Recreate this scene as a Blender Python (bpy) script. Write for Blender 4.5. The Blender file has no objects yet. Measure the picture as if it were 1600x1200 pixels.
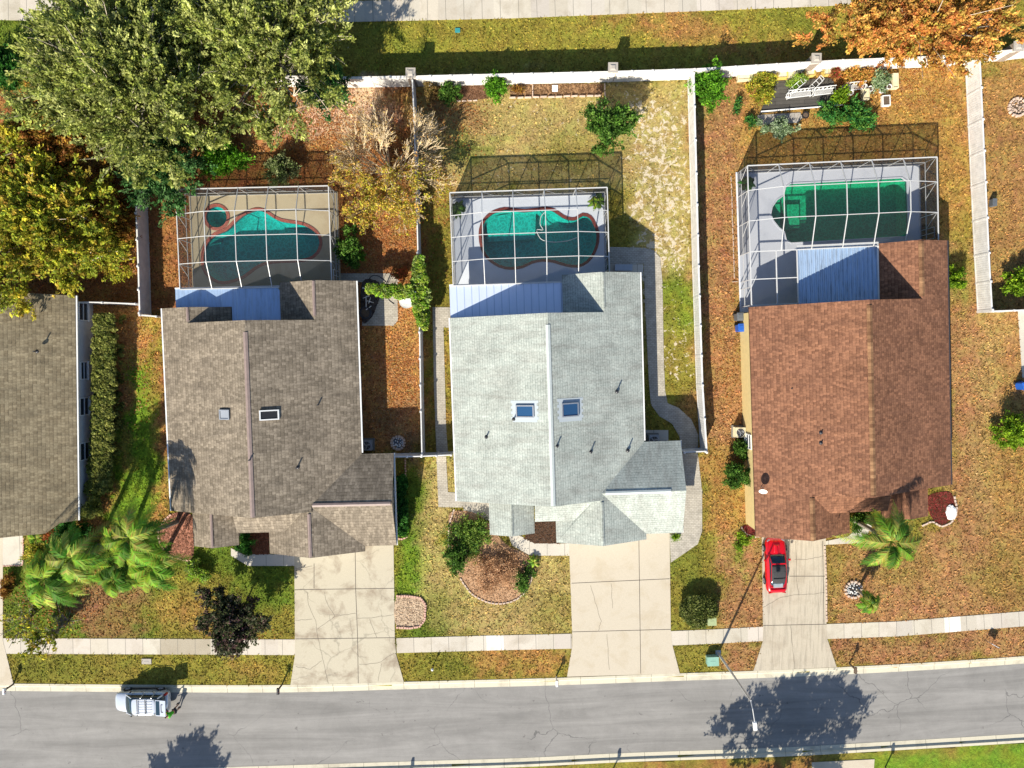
import bpy, math, random
import numpy as np
from mathutils import Vector, Matrix
random.seed(7); rng = np.random.default_rng(7)
R = math.radians
C = bpy.context.scene.collection
S = bpy.context.scene

# ------------------------------------------------------------------ camera, sky, sun, exposure
F = 1111.0; H = 60.0; TILT = R(-2.7)
cd = bpy.data.cameras.new('camera'); cam = bpy.data.objects.new('camera', cd); C.objects.link(cam)
cam.location = (0, 0, H); cam.rotation_euler = (TILT, 0, 0)
cd.sensor_width = 36.0; cd.lens = 36.0 * F / 1600.0; cd.clip_end = 5000
S.camera = cam
SUN_EL = R(34.5); SAZ = R(23.7)
w = bpy.data.worlds.new("World"); S.world = w; w.use_nodes = True
nt = w.node_tree; nt.nodes.clear()
sky = nt.nodes.new('ShaderNodeTexSky'); sky.sky_type = 'NISHITA'; sky.sun_disc = False
sky.sun_elevation = SUN_EL; sky.sun_rotation = math.pi + SAZ
bg = nt.nodes.new('ShaderNodeBackground'); bg.inputs[1].default_value = 0.09; sky.ozone_density = 3.5
wo = nt.nodes.new('ShaderNodeOutputWorld')
nt.links.new(sky.outputs[0], bg.inputs[0]); nt.links.new(bg.outputs[0], wo.inputs[0])
sd = bpy.data.lights.new('sun', 'SUN'); sd.energy = 5.0; sd.angle = R(0.5); sd.color = (1.0, 0.93, 0.80)
so = bpy.data.objects.new('sun', sd); C.objects.link(so)
to_sun = Vector((-math.sin(SAZ) * math.cos(SUN_EL), -math.cos(SAZ) * math.cos(SUN_EL), math.sin(SUN_EL)))
so.rotation_euler = to_sun.to_track_quat('Z', 'Y').to_euler()
S.view_settings.view_transform = 'Standard'; S.view_settings.look = 'None'
S.view_settings.exposure = 0.85; S.view_settings.gamma = 1
S.cycles.max_bounces = 8; S.cycles.transparent_max_bounces = 16
S.cycles.caustics_reflective = False; S.cycles.caustics_refractive = False

# ------------------------------------------------------------------ helpers
CA, SA = math.cos(TILT), math.sin(TILT)
def P(px, py, z=0.0):
    """map reading (picture position of a point whose height is z) -> ground metres"""
    dx = (px - 800) / F; dy = -(py - 600) / F; dz = -1.0
    y = dy * CA - dz * SA; zz = dy * SA + dz * CA
    t = (z - H) / zz
    return Vector((dx * t, y * t, z))
def P2(px, py, z=0.0):
    p = P(px, py, z); return (p.x, p.y)
def lin(c):
    c = [v / 255.0 for v in c]
    return tuple(v / 12.92 if v <= 0.04045 else ((v + 0.055) / 1.055) ** 2.4 for v in c)
def A(r, g, b, k=0.72):
    l = lin((r, g, b)); return (l[0] * k, l[1] * k, l[2] * k)

def tag(o, label=None, cat=None, group=None, kind=None):
    if label: o['label'] = label
    if cat: o['category'] = cat
    if group: o['group'] = group
    if kind: o['kind'] = kind
    return o
def empty(name, loc=(0, 0, 0), rz=0.0):
    o = bpy.data.objects.new(name, None); C.objects.link(o); o.location = loc; o.rotation_euler = (0, 0, rz)
    o.empty_display_size = 0.3
    return o
def copy_tree(o, parent=None):
    c = o.copy(); C.objects.link(c); c.parent = parent
    for ch in [x for x in list(C.objects) if x.parent == o]:
        copy_tree(ch, c)
    return c

class MB:
    def __init__(s): s.v = []; s.f = []; s.uv = []; s.col = []; s.hasuv = False; s.hascol = False
    def face(s, pts, uv=None, col=None):
        b = len(s.v); s.v += [tuple(p) for p in pts]; s.f.append(list(range(b, b + len(pts))))
        s.uv.append(uv); s.col.append(col)
        if uv: s.hasuv = True
        if col: s.hascol = True
    def box(s, c, d, rz=0.0, col=None, taper=1.0):
        x, y, z = d[0] / 2, d[1] / 2, d[2] / 2; ca, sa = math.cos(rz), math.sin(rz)
        P8 = []
        for sz in (-1, 1):
            t = taper if sz > 0 else 1
            for sx, sy in ((-1, -1), (1, -1), (1, 1), (-1, 1)):
                a, b_ = sx * x * t, sy * y * t
                P8.append((c[0] + a * ca - b_ * sa, c[1] + a * sa + b_ * ca, c[2] + sz * z))
        b = len(s.v); s.v += P8
        for q in ((3, 2, 1, 0), (4, 5, 6, 7), (0, 1, 5, 4), (1, 2, 6, 5), (2, 3, 7, 6), (3, 0, 4, 7)):
            s.f.append([b + i for i in q]); s.uv.append(None); s.col.append(col)
        if col: s.hascol = True
    def bar(s, p, q, w_=0.05, h_=None, col=None):
        p = Vector(p); q = Vector(q); d = (q - p)
        if d.length < 1e-5: return
        h_ = h_ or w_
        d.normalize(); up = Vector((0, 0, 1)) if abs(d.z) < 0.95 else Vector((0, 1, 0))
        a = d.cross(up).normalized(); b_ = a.cross(d).normalized()
        a *= w_ / 2; b_ *= h_ / 2; b = len(s.v)
        for o in (p, q):
            s.v += [tuple(o - a - b_), tuple(o + a - b_), tuple(o + a + b_), tuple(o - a + b_)]
        for f in ((0, 1, 5, 4), (1, 2, 6, 5), (2, 3, 7, 6), (3, 0, 4, 7), (3, 2, 1, 0), (4, 5, 6, 7)):
            s.f.append([b + i for i in f]); s.uv.append(None); s.col.append(col)
        if col: s.hascol = True
    def tube(s, pts, rad, n=8, col=None, cap=True):
        pts = [Vector(p) for p in pts]; rings = []
        for i, p in enumerate(pts):
            d = (pts[min(i + 1, len(pts) - 1)] - pts[max(i - 1, 0)]).normalized()
            up = Vector((0, 0, 1)) if abs(d.z) < 0.9 else Vector((1, 0, 0))
            a = d.cross(up).normalized(); b_ = a.cross(d).normalized()
            r = rad[i] if isinstance(rad, (list, tuple)) else rad
            b = len(s.v)
            for k in range(n):
                t = 2 * math.pi * k / n
                s.v.append(tuple(p + a * math.cos(t) * r + b_ * math.sin(t) * r))
            rings.append(b)
        for i in range(len(rings) - 1):
            for k in range(n):
                k2 = (k + 1) % n
                s.f.append([rings[i] + k, rings[i] + k2, rings[i + 1] + k2, rings[i + 1] + k]); s.uv.append(None); s.col.append(col)
        if cap:
            s.f.append([rings[0] + k for k in range(n)][::-1]); s.uv.append(None); s.col.append(col)
            s.f.append([rings[-1] + k for k in range(n)]); s.uv.append(None); s.col.append(col)
        if col: s.hascol = True
    def lathe(s, c, prof, n=20, col=None):
        rings = []
        for r, z in prof:
            b = len(s.v)
            for k in range(n):
                t = 2 * math.pi * k / n; s.v.append((c[0] + r * math.cos(t), c[1] + r * math.sin(t), c[2] + z))
            rings.append(b)
        for i in range(len(rings) - 1):
            for k in range(n):
                k2 = (k + 1) % n
                s.f.append([rings[i] + k, rings[i] + k2, rings[i + 1] + k2, rings[i + 1] + k]); s.uv.append(None); s.col.append(col)
        s.f.append([rings[-1] + k for k in range(n)]); s.uv.append(None); s.col.append(col)
        s.f.append([rings[0] + k for k in range(n)][::-1]); s.uv.append(None); s.col.append(col)
        if col: s.hascol = True
    def prism(s, poly, z0, z1, ang=0.0, col=None, sides=True, bottom=False):
        """poly ccw list of (x,y); uv in metres rotated by -ang"""
        ar = sum(poly[i][0] * poly[(i + 1) % len(poly)][1] - poly[(i + 1) % len(poly)][0] * poly[i][1] for i in range(len(poly)))
        if ar < 0: poly = poly[::-1]
        ca, sa = math.cos(ang), math.sin(ang)
        s.face([(x, y, z1) for x, y in poly], [(x * ca + y * sa, -x * sa + y * ca) for x, y in poly], col)
        if bottom: s.face([(x, y, z0) for x, y in poly][::-1], None, col)
        if sides:
            for i in range(len(poly)):
                a, b = poly[i], poly[(i + 1) % len(poly)]
                L = math.hypot(b[0] - a[0], b[1] - a[1])
                s.face([(a[0], a[1], z0), (b[0], b[1], z0), (b[0], b[1], z1), (a[0], a[1], z1)], [(0, 0), (L, 0), (L, z1 - z0), (0, z1 - z0)], col)
    def build(s, name, mat, parent=None, smooth=False, loc=None, bevel=0.0, mats=None):
        me = bpy.data.meshes.new(name); me.from_pydata(s.v, [], s.f)
        if s.hasuv:
            l = me.uv_layers.new(name='UVMap'); i = 0; buf = []
            for f, u in zip(s.f, s.uv):
                buf += [c for p in (u if u else [(0, 0)] * len(f)) for c in p]
            l.data.foreach_set('uv', buf)
        if s.hascol:
            at = me.color_attributes.new('Col', 'FLOAT_COLOR', 'CORNER'); buf = []
            for f, c in zip(s.f, s.col):
                c = c or (1, 1, 1); buf += [c[0], c[1], c[2], 1.0] * len(f)
            at.data.foreach_set('color', buf)
        me.materials.append(mat)
        if smooth: me.polygons.foreach_set('use_smooth', [True] * len(me.polygons))
        me.update()
        o = bpy.data.objects.new(name, me); C.objects.link(o)
        if parent: o.parent = parent
        if loc: o.location = loc
        if bevel:
            m = o.modifiers.new('bevel', 'BEVEL'); m.width = bevel; m.segments = 2; m.limit_method = 'ANGLE'
        return o

def fast_mesh(name, V, nv, mat, col=None, parent=None, loc=None, smooth=False):
    """V (N*nv,3) separate nv-gons, col (N,3)"""
    n = len(V) // nv
    me = bpy.data.meshes.new(name)
    me.vertices.add(len(V)); me.vertices.foreach_set('co', np.asarray(V, dtype=np.float32).ravel())
    me.loops.add(len(V)); me.loops.foreach_set('vertex_index', np.arange(len(V), dtype=np.int32))
    me.polygons.add(n); me.polygons.foreach_set('loop_start', np.arange(0, n * nv, nv, dtype=np.int32))
    me.update(calc_edges=True)
    if col is not None:
        at = me.color_attributes.new('Col', 'FLOAT_COLOR', 'POINT')
        c4 = np.ones((n, nv, 4), dtype=np.float32); c4[:, :, :3] = np.asarray(col)[:, None, :]
        at.data.foreach_set('color', c4.ravel())
    me.materials.append(mat); me.validate()
    o = bpy.data.objects.new(name, me); C.objects.link(o)
    if parent: o.parent = parent
    if loc is not None: o.location = loc
    return o

# ------------------------------------------------------------------ materials
def new_mat(name):
    m = bpy.data.materials.new(name); m.use_nodes = True
    n = m.node_tree.nodes; b = n['Principled BSDF']; return m, m.node_tree, n, b
def nd(nt_, t, **kw):
    x = nt_.nodes.new(t)
    for k, v in kw.items(): setattr(x, k, v)
    return x
def mixc(nt_, a, b, fac, mode='MIX'):
    x = nd(nt_, 'ShaderNodeMix', data_type='RGBA', blend_type=mode)
    for s_, v in ((x.inputs[6], a), (x.inputs[7], b), (x.inputs[0], fac)):
        if hasattr(v, 'is_output'): nt_.links.new(v, s_)
        elif isinstance(v, (int, float)): s_.default_value = v
        else: s_.default_value = (v[0], v[1], v[2], 1)
    return x.outputs[2]
def math_(nt_, op, a, b=None, c=None):
    x = nd(nt_, 'ShaderNodeMath', operation=op)
    for i, v in enumerate((a, b, c)):
        if v is None: continue
        if hasattr(v, 'is_output'): nt_.links.new(v, x.inputs[i])
        else: x.inputs[i].default_value = v
    return x.outputs[0]
def mapr(nt_, v, a, b, c=0.0, d=1.0):
    x = nd(nt_, 'ShaderNodeMapRange'); nt_.links.new(v, x.inputs[0])
    for i, q in enumerate((a, b, c, d)): x.inputs[i + 1].default_value = q
    return x.outputs[0]
def coords(nt_, kind='Object', scale=(1, 1, 1), rot=0.0):
    t = nd(nt_, 'ShaderNodeTexCoord'); m = nd(nt_, 'ShaderNodeMapping'); nt_.links.new(t.outputs[kind], m.inputs[0])
    m.inputs['Scale'].default_value = scale; m.inputs['Rotation'].default_value = (0, 0, rot)
    return m.outputs[0]
def noise(nt_, vec, scale, detail=3.0, rough=0.55, dist=0.0):
    x = nd(nt_, 'ShaderNodeTexNoise'); x.inputs['Scale'].default_value = scale; x.inputs['Detail'].default_value = detail
    x.inputs['Roughness'].default_value = rough; x.inputs['Distortion'].default_value = dist
    if vec is not None: nt_.links.new(vec, x.inputs['Vector'])
    return x.outputs[0]
def bump(nt_, b, h_, strength=0.5, dist=0.02):
    x = nd(nt_, 'ShaderNodeBump'); x.inputs['Strength'].default_value = strength; x.inputs['Distance'].default_value = dist
    nt_.links.new(h_, x.inputs['Height']); nt_.links.new(x.outputs[0], b.inputs['Normal'])

def plain(name, col, rough=0.6, metal=0.0, var=0.15, scale=3.0, coat=0.0, spec=0.5):
    m, t, n, b = new_mat(name); b.inputs['Roughness'].default_value = rough; b.inputs['Metallic'].default_value = metal
    b.inputs['Coat Weight'].default_value = coat; b.inputs['Specular IOR Level'].default_value = spec
    if var:
        v = coords(t); nz = noise(t, v, scale, 4)
        f = mapr(t, nz, 0.3, 0.7, 1 - var, 1 + var * 0.5)
        hs = nd(t, 'ShaderNodeHueSaturation'); hs.inputs['Color'].default_value = (*col, 1); t.links.new(f, hs.inputs['Value'])
        t.links.new(hs.outputs[0], b.inputs['Base Color'])
    else: b.inputs['Base Color'].default_value = (*col, 1)
    return m
def foliage(name, rough=0.55, trans=0.35):
    m, t, n, b = new_mat(name)
    a = nd(t, 'ShaderNodeAttribute', attribute_name='Col')
    t.links.new(a.outputs['Color'], b.inputs['Base Color']); b.inputs['Roughness'].default_value = rough
    b.inputs['Specular IOR Level'].default_value = 0.12
    tr = nd(t, 'ShaderNodeBsdfTranslucent'); t.links.new(a.outputs['Color'], tr.inputs[0])
    mx = nd(t, 'ShaderNodeMixShader'); mx.inputs[0].default_value = trans
    t.links.new(b.outputs[0], mx.inputs[1]); t.links.new(tr.outputs[0], mx.inputs[2])
    t.links.new(mx.outputs[0], n['Material Output'].inputs[0]); return m
def attr_mat(name, rough=0.8, var=0.2, scale=4.0, bmp=0.0):
    m, t, n, b = new_mat(name); a = nd(t, 'ShaderNodeAttribute', attribute_name='Col'); v = coords(t)
    f = mapr(t, noise(t, v, scale, 5, 0.65), 0.25, 0.75, 1 - var, 1 + var)
    hs = nd(t, 'ShaderNodeHueSaturation'); t.links.new(a.outputs['Color'], hs.inputs['Color']); t.links.new(f, hs.inputs['Value'])
    t.links.new(hs.outputs[0], b.inputs['Base Color']); b.inputs['Roughness'].default_value = rough
    if bmp: bump(t, b, noise(t, v, scale * 3, 4), bmp, 0.03)
    return m
def shingle(name, c1, c2, dark, row=0.27, width=0.34, streak=0.25, streakcol=None, msize=0.035, offset=0.5, spot=0.0):
    """UV in metres: u along the eave, v up the slope"""
    m, t, n, b = new_mat(name); tc = nd(t, 'ShaderNodeTexCoord'); uv = tc.outputs['UV']
    sp = nd(t, 'ShaderNodeSeparateXYZ'); t.links.new(uv, sp.inputs[0])
    rv = math_(t, 'DIVIDE', sp.outputs[1], row); ri = math_(t, 'FLOOR', rv); w1 = nd(t, 'ShaderNodeTexWhiteNoise', noise_dimensions='1D'); t.links.new(ri, w1.inputs['W'])
    tu = math_(t, 'ADD', math_(t, 'DIVIDE', sp.outputs[0], width), math_(t, 'MULTIPLY', w1.outputs[0], 9.0)); ti = math_(t, 'FLOOR', tu)
    cb = nd(t, 'ShaderNodeCombineXYZ'); t.links.new(ti, cb.inputs[0]); t.links.new(ri, cb.inputs[1]); w2 = nd(t, 'ShaderNodeTexWhiteNoise', noise_dimensions='2D'); t.links.new(cb.outputs[0], w2.inputs['Vector'])
    col = mixc(t, c1, c2, w2.outputs[0]); fr = math_(t, 'FRACT', rv); edge = mapr(t, fr, 0.0, 0.3, 1, 0)
    col = mixc(t, col, dark, math_(t, 'MULTIPLY', math_(t, 'MULTIPLY', edge, mapr(t, w2.outputs[0], 0, 1, 0.35, 1.0)), 0.85))
    tabg = math_(t, 'LESS_THAN', math_(t, 'FRACT', tu), 0.12); col = mixc(t, col, dark, math_(t, 'MULTIPLY', tabg, 0.35))
    mp = nd(t, 'ShaderNodeMapping'); t.links.new(uv, mp.inputs[0]); mp.inputs['Scale'].default_value = (0.9, 0.16, 1)
    st = mapr(t, noise(t, mp.outputs[0], 2.2, 5, 0.6, 0.3), 0.42, 0.72, 0, streak)
    col = mixc(t, col, streakcol or dark, st)
    g = mapr(t, noise(t, uv, 7, 5, 0.8), 0.3, 0.7, 0.66, 1.32)
    big = mapr(t, noise(t, uv, 0.45, 5, .65), 0.3, 0.7, 0.78, 1.16)
    hs = nd(t, 'ShaderNodeHueSaturation'); t.links.new(col, hs.inputs['Color']); t.links.new(math_(t, 'MULTIPLY', g, big), hs.inputs['Value'])
    out = hs.outputs[0]
    if spot:
        mp2 = nd(t, 'ShaderNodeMapping'); t.links.new(uv, mp2.inputs[0]); mp2.inputs['Scale'].default_value = (4.5, 1.8, 1)
        sp = mapr(t, noise(t, mp2.outputs[0], 1.8, 6, 0.85), 0.55, 0.64, 0, spot)
        out = mixc(t, out, [min(1, v * 1.9) for v in c2], sp)
    t.links.new(out, b.inputs['Base Color']); b.inputs['Roughness'].default_value = 0.9
    b.inputs['Specular IOR Level'].default_value = 0.25
    bump(t, b, edge, -0.5, 0.03)
    return m
def concrete(name, c, joint=None, cracks=0.0, stain=0.3, staincol=None, rough=0.85, streaks=0.0, use_col=False, crack_scale=0.35):
    m, t, n, b = new_mat(name); tc = nd(t, 'ShaderNodeTexCoord'); v = tc.outputs['Object']; uv = tc.outputs['UV']
    base = c
    if use_col:
        a = nd(t, 'ShaderNodeAttribute', attribute_name='Col'); base = mixc(t, c, a.outputs['Color'], 1.0, 'MULTIPLY')
    sf = mapr(t, noise(t, v, 0.55, 5, 0.65, 0.4), 0.5, 0.68, 0, stain)
    col = mixc(t, base, staincol or [q * 0.6 for q in c], sf)
    if streaks:
        mp = nd(t, 'ShaderNodeMapping'); t.links.new(uv, mp.inputs[0]); mp.inputs['Scale'].default_value = (3.2, 0.22, 1)
        col = mixc(t, col, [q * 0.45 for q in c], mapr(t, noise(t, mp.outputs[0], 1.6, 5, 0.7), 0.48, 0.75, 0, streaks))
    g = mapr(t, noise(t, v, 14, 5, 0.7), 0.25, 0.75, 0.88, 1.1)
    col2 = nd(t, 'ShaderNodeHueSaturation'); t.links.new(g, col2.inputs['Value'])
    if hasattr(col, 'is_output'): t.links.new(col, col2.inputs['Color'])
    col = col2.outputs[0]
    if cracks:
        wv = nd(t, 'ShaderNodeVectorMath', operation='ADD'); nz = nd(t, 'ShaderNodeTexNoise'); nz.inputs['Scale'].default_value = 1.1; nz.inputs['Detail'].default_value = 6
        t.links.new(v, nz.inputs['Vector']); t.links.new(v, wv.inputs[0]); t.links.new(nz.outputs['Color'], wv.inputs[1])
        vo = nd(t, 'ShaderNodeTexVoronoi', feature='DISTANCE_TO_EDGE'); vo.inputs['Scale'].default_value = crack_scale
        t.links.new(wv.outputs[0], vo.inputs['Vector'])
        ck = mapr(t, vo.outputs['Distance'], 0.0, 0.02 * crack_scale / 0.35, 1, 0)
        mk = mapr(t, noise(t, v, 0.22, 2), 0.48, 0.56, 0, 1)
        col = mixc(t, col, [q * 0.22 for q in c], math_(t, 'MULTIPLY', math_(t, 'MULTIPLY', ck, mk), cracks))
    if joint:
        jw, jh, th = joint
        sp = nd(t, 'ShaderNodeSeparateXYZ'); t.links.new(uv, sp.inputs[0]); fs = []
        for o_, jj in ((0, jw), (1, jh)):
            if jj:
                fr = math_(t, 'PINGPONG', sp.outputs[o_], jj / 2.0)
                fs.append(math_(t, 'LESS_THAN', fr, th))
        f = fs[0] if len(fs) == 1 else math_(t, 'MAXIMUM', fs[0], fs[1])
        col = mixc(t, col, [q * 0.3 for q in c], math_(t, 'MULTIPLY', f, 0.85))
    t.links.new(col, b.inputs['Base Color']); b.inputs['Roughness'].default_value = rough
    bump(t, b, noise(t, v, 25, 3), 0.25, 0.01)
    return m
def pavers(name, c1, c2, mortar, w_=0.4, h_=0.2):
    m, t, n, b = new_mat(name); tc = nd(t, 'ShaderNodeTexCoord')
    br = nd(t, 'ShaderNodeTexBrick'); t.links.new(tc.outputs['UV'], br.inputs['Vector']); br.inputs['Scale'].default_value = 1
    br.inputs['Brick Width'].default_value = w_; br.inputs['Row Height'].default_value = h_; br.inputs['Mortar Size'].default_value = 0.012
    br.inputs['Color1'].default_value = (*c1, 1); br.inputs['Color2'].default_value = (*c2, 1); br.inputs['Mortar'].default_value = (*mortar, 1)
    f = mapr(t, noise(t, tc.outputs['UV'], 1.5, 5, 0.7), 0.3, 0.7, 0.75, 1.15)
    hs = nd(t, 'ShaderNodeHueSaturation'); t.links.new(br.outputs['Color'], hs.inputs['Color']); t.links.new(f, hs.inputs['Value'])
    t.links.new(hs.outputs[0], b.inputs['Base Color']); b.inputs['Roughness'].default_value = 0.9
    return m
def asphalt():
    m, t, n, b = new_mat('asphalt'); tc = nd(t, 'ShaderNodeTexCoord'); v = tc.outputs['Object']; uv = tc.outputs['UV']
    c = A(154, 151, 146)
    mp = nd(t, 'ShaderNodeMapping'); t.links.new(uv, mp.inputs[0]); mp.inputs['Scale'].default_value = (0.06, 0.7, 1)
    s1 = mapr(t, noise(t, mp.outputs[0], 1.0, 7, 0.7, 0.9), 0.3, 0.72, 0.7, 1.18)
    s2 = mapr(t, noise(t, v, 0.35, 8, 0.75, .5), 0.3, 0.7, 0.86, 1.12)
    s3 = mapr(t, noise(t, v, 22, 3, 0.7), 0.25, 0.75, 0.86, 1.14)
    f = math_(t, 'MULTIPLY', math_(t, 'MULTIPLY', s1, s2), s3)
    hs = nd(t, 'ShaderNodeHueSaturation'); hs.inputs['Color'].default_value = (*c, 1); t.links.new(f, hs.inputs['Value'])
    col = hs.outputs[0]
    wv = nd(t, 'ShaderNodeVectorMath', operation='ADD'); nz = nd(t, 'ShaderNodeTexNoise'); nz.inputs['Scale'].default_value = 0.9; nz.inputs['Detail'].default_value = 7
    t.links.new(v, nz.inputs['Vector']); t.links.new(v, wv.inputs[0]); t.links.new(nz.outputs['Color'], wv.inputs[1])
    vo = nd(t, 'ShaderNodeTexVoronoi', feature='DISTANCE_TO_EDGE'); vo.inputs['Scale'].default_value = 0.16; t.links.new(wv.outputs[0], vo.inputs['Vector'])
    ck = mapr(t, vo.outputs['Distance'], 0.0, 0.006, 1, 0); mk = mapr(t, noise(t, v, 0.12, 3), 0.5, 0.58, 0, 0.75)
    col = mixc(t, col, (0.05, 0.05, 0.05), math_(t, 'MULTIPLY', ck, mk))
    oil = mapr(t, noise(t, v, 1.7, 3, 0.6), 0.68, 0.74, 0, 0.6); col = mixc(t, col, (0.07, 0.065, 0.06), oil)
    t.links.new(col, b.inputs['Base Color']); b.inputs['Roughness'].default_value = 0.9
    bump(t, b, noise(t, v, 40, 2), 0.3, 0.01); return m
def ground_mat():
    m, t, n, b = new_mat('lawn_soil'); tc = nd(t, 'ShaderNodeTexCoord'); v = tc.outputs['Object']
    a = nd(t, 'ShaderNodeAttribute', attribute_name='Col')
    mp = nd(t, 'ShaderNodeMapping'); t.links.new(v, mp.inputs[0]); mp.inputs['Scale'].default_value = (1, 1.0, 1); mp.inputs['Rotation'].default_value = (0, 0, 0.6)
    n1 = noise(t, mp.outputs[0], 5.0, 6, 0.75, 0.5); n2 = noise(t, v, 0.9, 5, 0.65)
    n1 = noise(t, mp.outputs[0], 3.4, 7, 0.85, 0.9); f = math_(t, 'MULTIPLY', mapr(t, n1, 0.3, 0.7, 0.35, 1.65), mapr(t, n2, 0.3, 0.7, 0.8, 1.2))
    hue = mapr(t, noise(t, v, 0.7, 4, 0.6), 0.3, 0.7, 0.475, 0.53)
    hs = nd(t, 'ShaderNodeHueSaturation'); t.links.new(a.outputs['Color'], hs.inputs['Color']); t.links.new(f, hs.inputs['Value']); t.links.new(hue, hs.inputs['Hue'])
    sand = noise(t, v, 2.1, 6, 0.72, 0.6)
    th = mapr(t, a.outputs['Alpha'], 0, 1, 0.74, 0.38)
    sf = math_(t, 'SUBTRACT', sand, th); sf = mapr(t, sf, 0.0, 0.03, 0, 0.95)
    sc = mixc(t, A(226, 204, 166), A(250, 238, 214), noise(t, v, 6, 3))
    col = mixc(t, hs.outputs[0], sc, sf)
    t.links.new(col, b.inputs['Base Color']); b.inputs['Roughness'].default_value = 0.95; b.inputs['Specular IOR Level'].default_value = 0.15
    bump(t, b, n1, 1.0, 0.12); return m
def screen_mat(name='roof_screen_mesh', dens=0.24):
    m, t, n, b = new_mat(name); b.inputs['Base Color'].default_value = (0.02, 0.02, 0.022, 1); b.inputs['Roughness'].default_value = 0.7
    tr = nd(t, 'ShaderNodeBsdfTransparent'); mx = nd(t, 'ShaderNodeMixShader'); mx.inputs[0].default_value = dens
    t.links.new(tr.outputs[0], mx.inputs[1]); t.links.new(b.outputs[0], mx.inputs[2]); t.links.new(mx.outputs[0], n['Material Output'].inputs[0]); return m
def water_mat(name, tint):
    m, t, n, b = new_mat(name); n.remove(b)
    tr = nd(t, 'ShaderNodeBsdfTransparent'); tr.inputs[0].default_value = (*tint, 1)
    gl = nd(t, 'ShaderNodeBsdfGlossy'); gl.inputs['Roughness'].default_value = 0.04
    bp = nd(t, 'ShaderNodeBump'); bp.inputs['Strength'].default_value = 0.25; bp.inputs['Distance'].default_value = 0.05
    t.links.new(noise(t, coords(t), 3.5, 3, 0.5, 0.5), bp.inputs['Height']); t.links.new(bp.outputs[0], gl.inputs['Normal'])
    mx = nd(t, 'ShaderNodeMixShader'); mx.inputs[0].default_value = 0.04
    t.links.new(tr.outputs[0], mx.inputs[1]); t.links.new(gl.outputs[0], mx.inputs[2]); t.links.new(mx.outputs[0], n['Material Output'].inputs[0]); return m
def basin_caustic_mat(name, c):
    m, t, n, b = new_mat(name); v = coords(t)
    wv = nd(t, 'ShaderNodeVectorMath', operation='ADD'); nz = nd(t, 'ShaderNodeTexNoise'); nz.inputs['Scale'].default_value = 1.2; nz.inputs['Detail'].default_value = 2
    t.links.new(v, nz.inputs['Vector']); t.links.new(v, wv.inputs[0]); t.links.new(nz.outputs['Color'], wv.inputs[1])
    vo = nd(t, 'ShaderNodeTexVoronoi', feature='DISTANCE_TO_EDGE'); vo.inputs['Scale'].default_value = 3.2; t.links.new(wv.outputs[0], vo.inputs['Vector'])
    f = mapr(t, vo.outputs['Distance'], 0, 0.16, 1.35, 0.82)  # bright web of water caustics painted into the plaster colour
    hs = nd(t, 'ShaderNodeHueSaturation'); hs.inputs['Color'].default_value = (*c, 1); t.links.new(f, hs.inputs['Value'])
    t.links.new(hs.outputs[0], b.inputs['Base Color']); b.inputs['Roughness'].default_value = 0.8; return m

M = {}
M['ground'] = ground_mat(); M['asphalt'] = asphalt()
M['leaf'] = foliage('leaf'); M['grass'] = foliage('grass_blade', 0.7, 0.3); M['litter'] = foliage('dry_leaf', 0.8, 0.2)
M['bark'] = plain('grey_bark', A(150, 140, 125), 0.9, var=0.4, scale=8)
M['twig'] = plain('pale_twig', A(225, 208, 185), 0.9, var=0.3, scale=8)
M['tantwig'] = plain('tan_twig', A(236, 212, 170), 0.9, var=0.3, scale=8)
M['darkbark'] = plain('brown_bark', A(110, 92, 75), 0.9, var=0.4, scale=8)
M['palmbark'] = plain('palm_bark', A(165, 155, 140), 0.9, var=0.35, scale=12)
M['vinyl'] = plain('white_vinyl', A(236, 234, 230, 0.78), 0.45, var=0.16, scale=2.2)
M['backwall'] = concrete('painted_wall', A(244, 240, 232, 0.8), stain=0.5, staincol=A(190, 178, 160))
M['brick'] = pavers('pillar_brick', A(170, 150, 130), A(140, 115, 98), A(190, 180, 165), 0.25, 0.09)
M['cap'] = concrete('cap_stone', A(190, 182, 170), stain=0.6)
M['frame'] = plain('white_aluminium', A(214, 214, 212, 0.78), 0.4, var=0.04)
M['screen'] = screen_mat(); M['wscreen'] = screen_mat('wall_screen_mesh', 0.55)
M['glass'] = plain('window_glass', (0.02, 0.03, 0.04), 0.06, var=0.0, spec=0.8)
M['skyglass'] = plain('skylight_glass', (0.02, 0.07, 0.16), 0.05, var=0.0, spec=0.9)
M['skyfrost'] = plain('frosted_skylight', (0.28, 0.30, 0.33), 0.25, var=0.05)
M['metaldark'] = plain('dark_metal', (0.03, 0.03, 0.035), 0.45, var=0.1)
M['metal'] = plain('grey_metal', (0.45, 0.46, 0.47), 0.4, 0.6, var=0.1)
M['galv'] = plain('galvanised_steel', (0.5, 0.5, 0.5), 0.45, 0.3, var=0.1)
M['black'] = plain('black_plastic', (0.015, 0.015, 0.017), 0.5, var=0.0)
M['rubber'] = plain('tyre_rubber', (0.02, 0.02, 0.02), 0.85, var=0.0)
M['rim'] = plain('alloy_rim', (0.55, 0.55, 0.57), 0.3, 0.8, var=0.0)
M['white'] = plain('white_paint', (0.75, 0.75, 0.73), 0.5, var=0.08)
M['cream'] = plain('cream_plastic', A(240, 228, 190), 0.6, var=0.1)
M['yellowbox'] = plain('yellowed_planter', A(235, 205, 110), 0.7, var=0.15)
M['blue'] = plain('blue_plastic', A(35, 100, 200), 0.45, var=0.05)
M['greybin'] = plain('grey_plastic', A(105, 110, 115), 0.55, var=0.05)
M['teal'] = plain('teal_enamel', A(150, 195, 175), 0.5, var=0.1)
M['lightgreen'] = plain('pale_green_enamel', A(175, 190, 140), 0.6, var=0.1)
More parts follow.
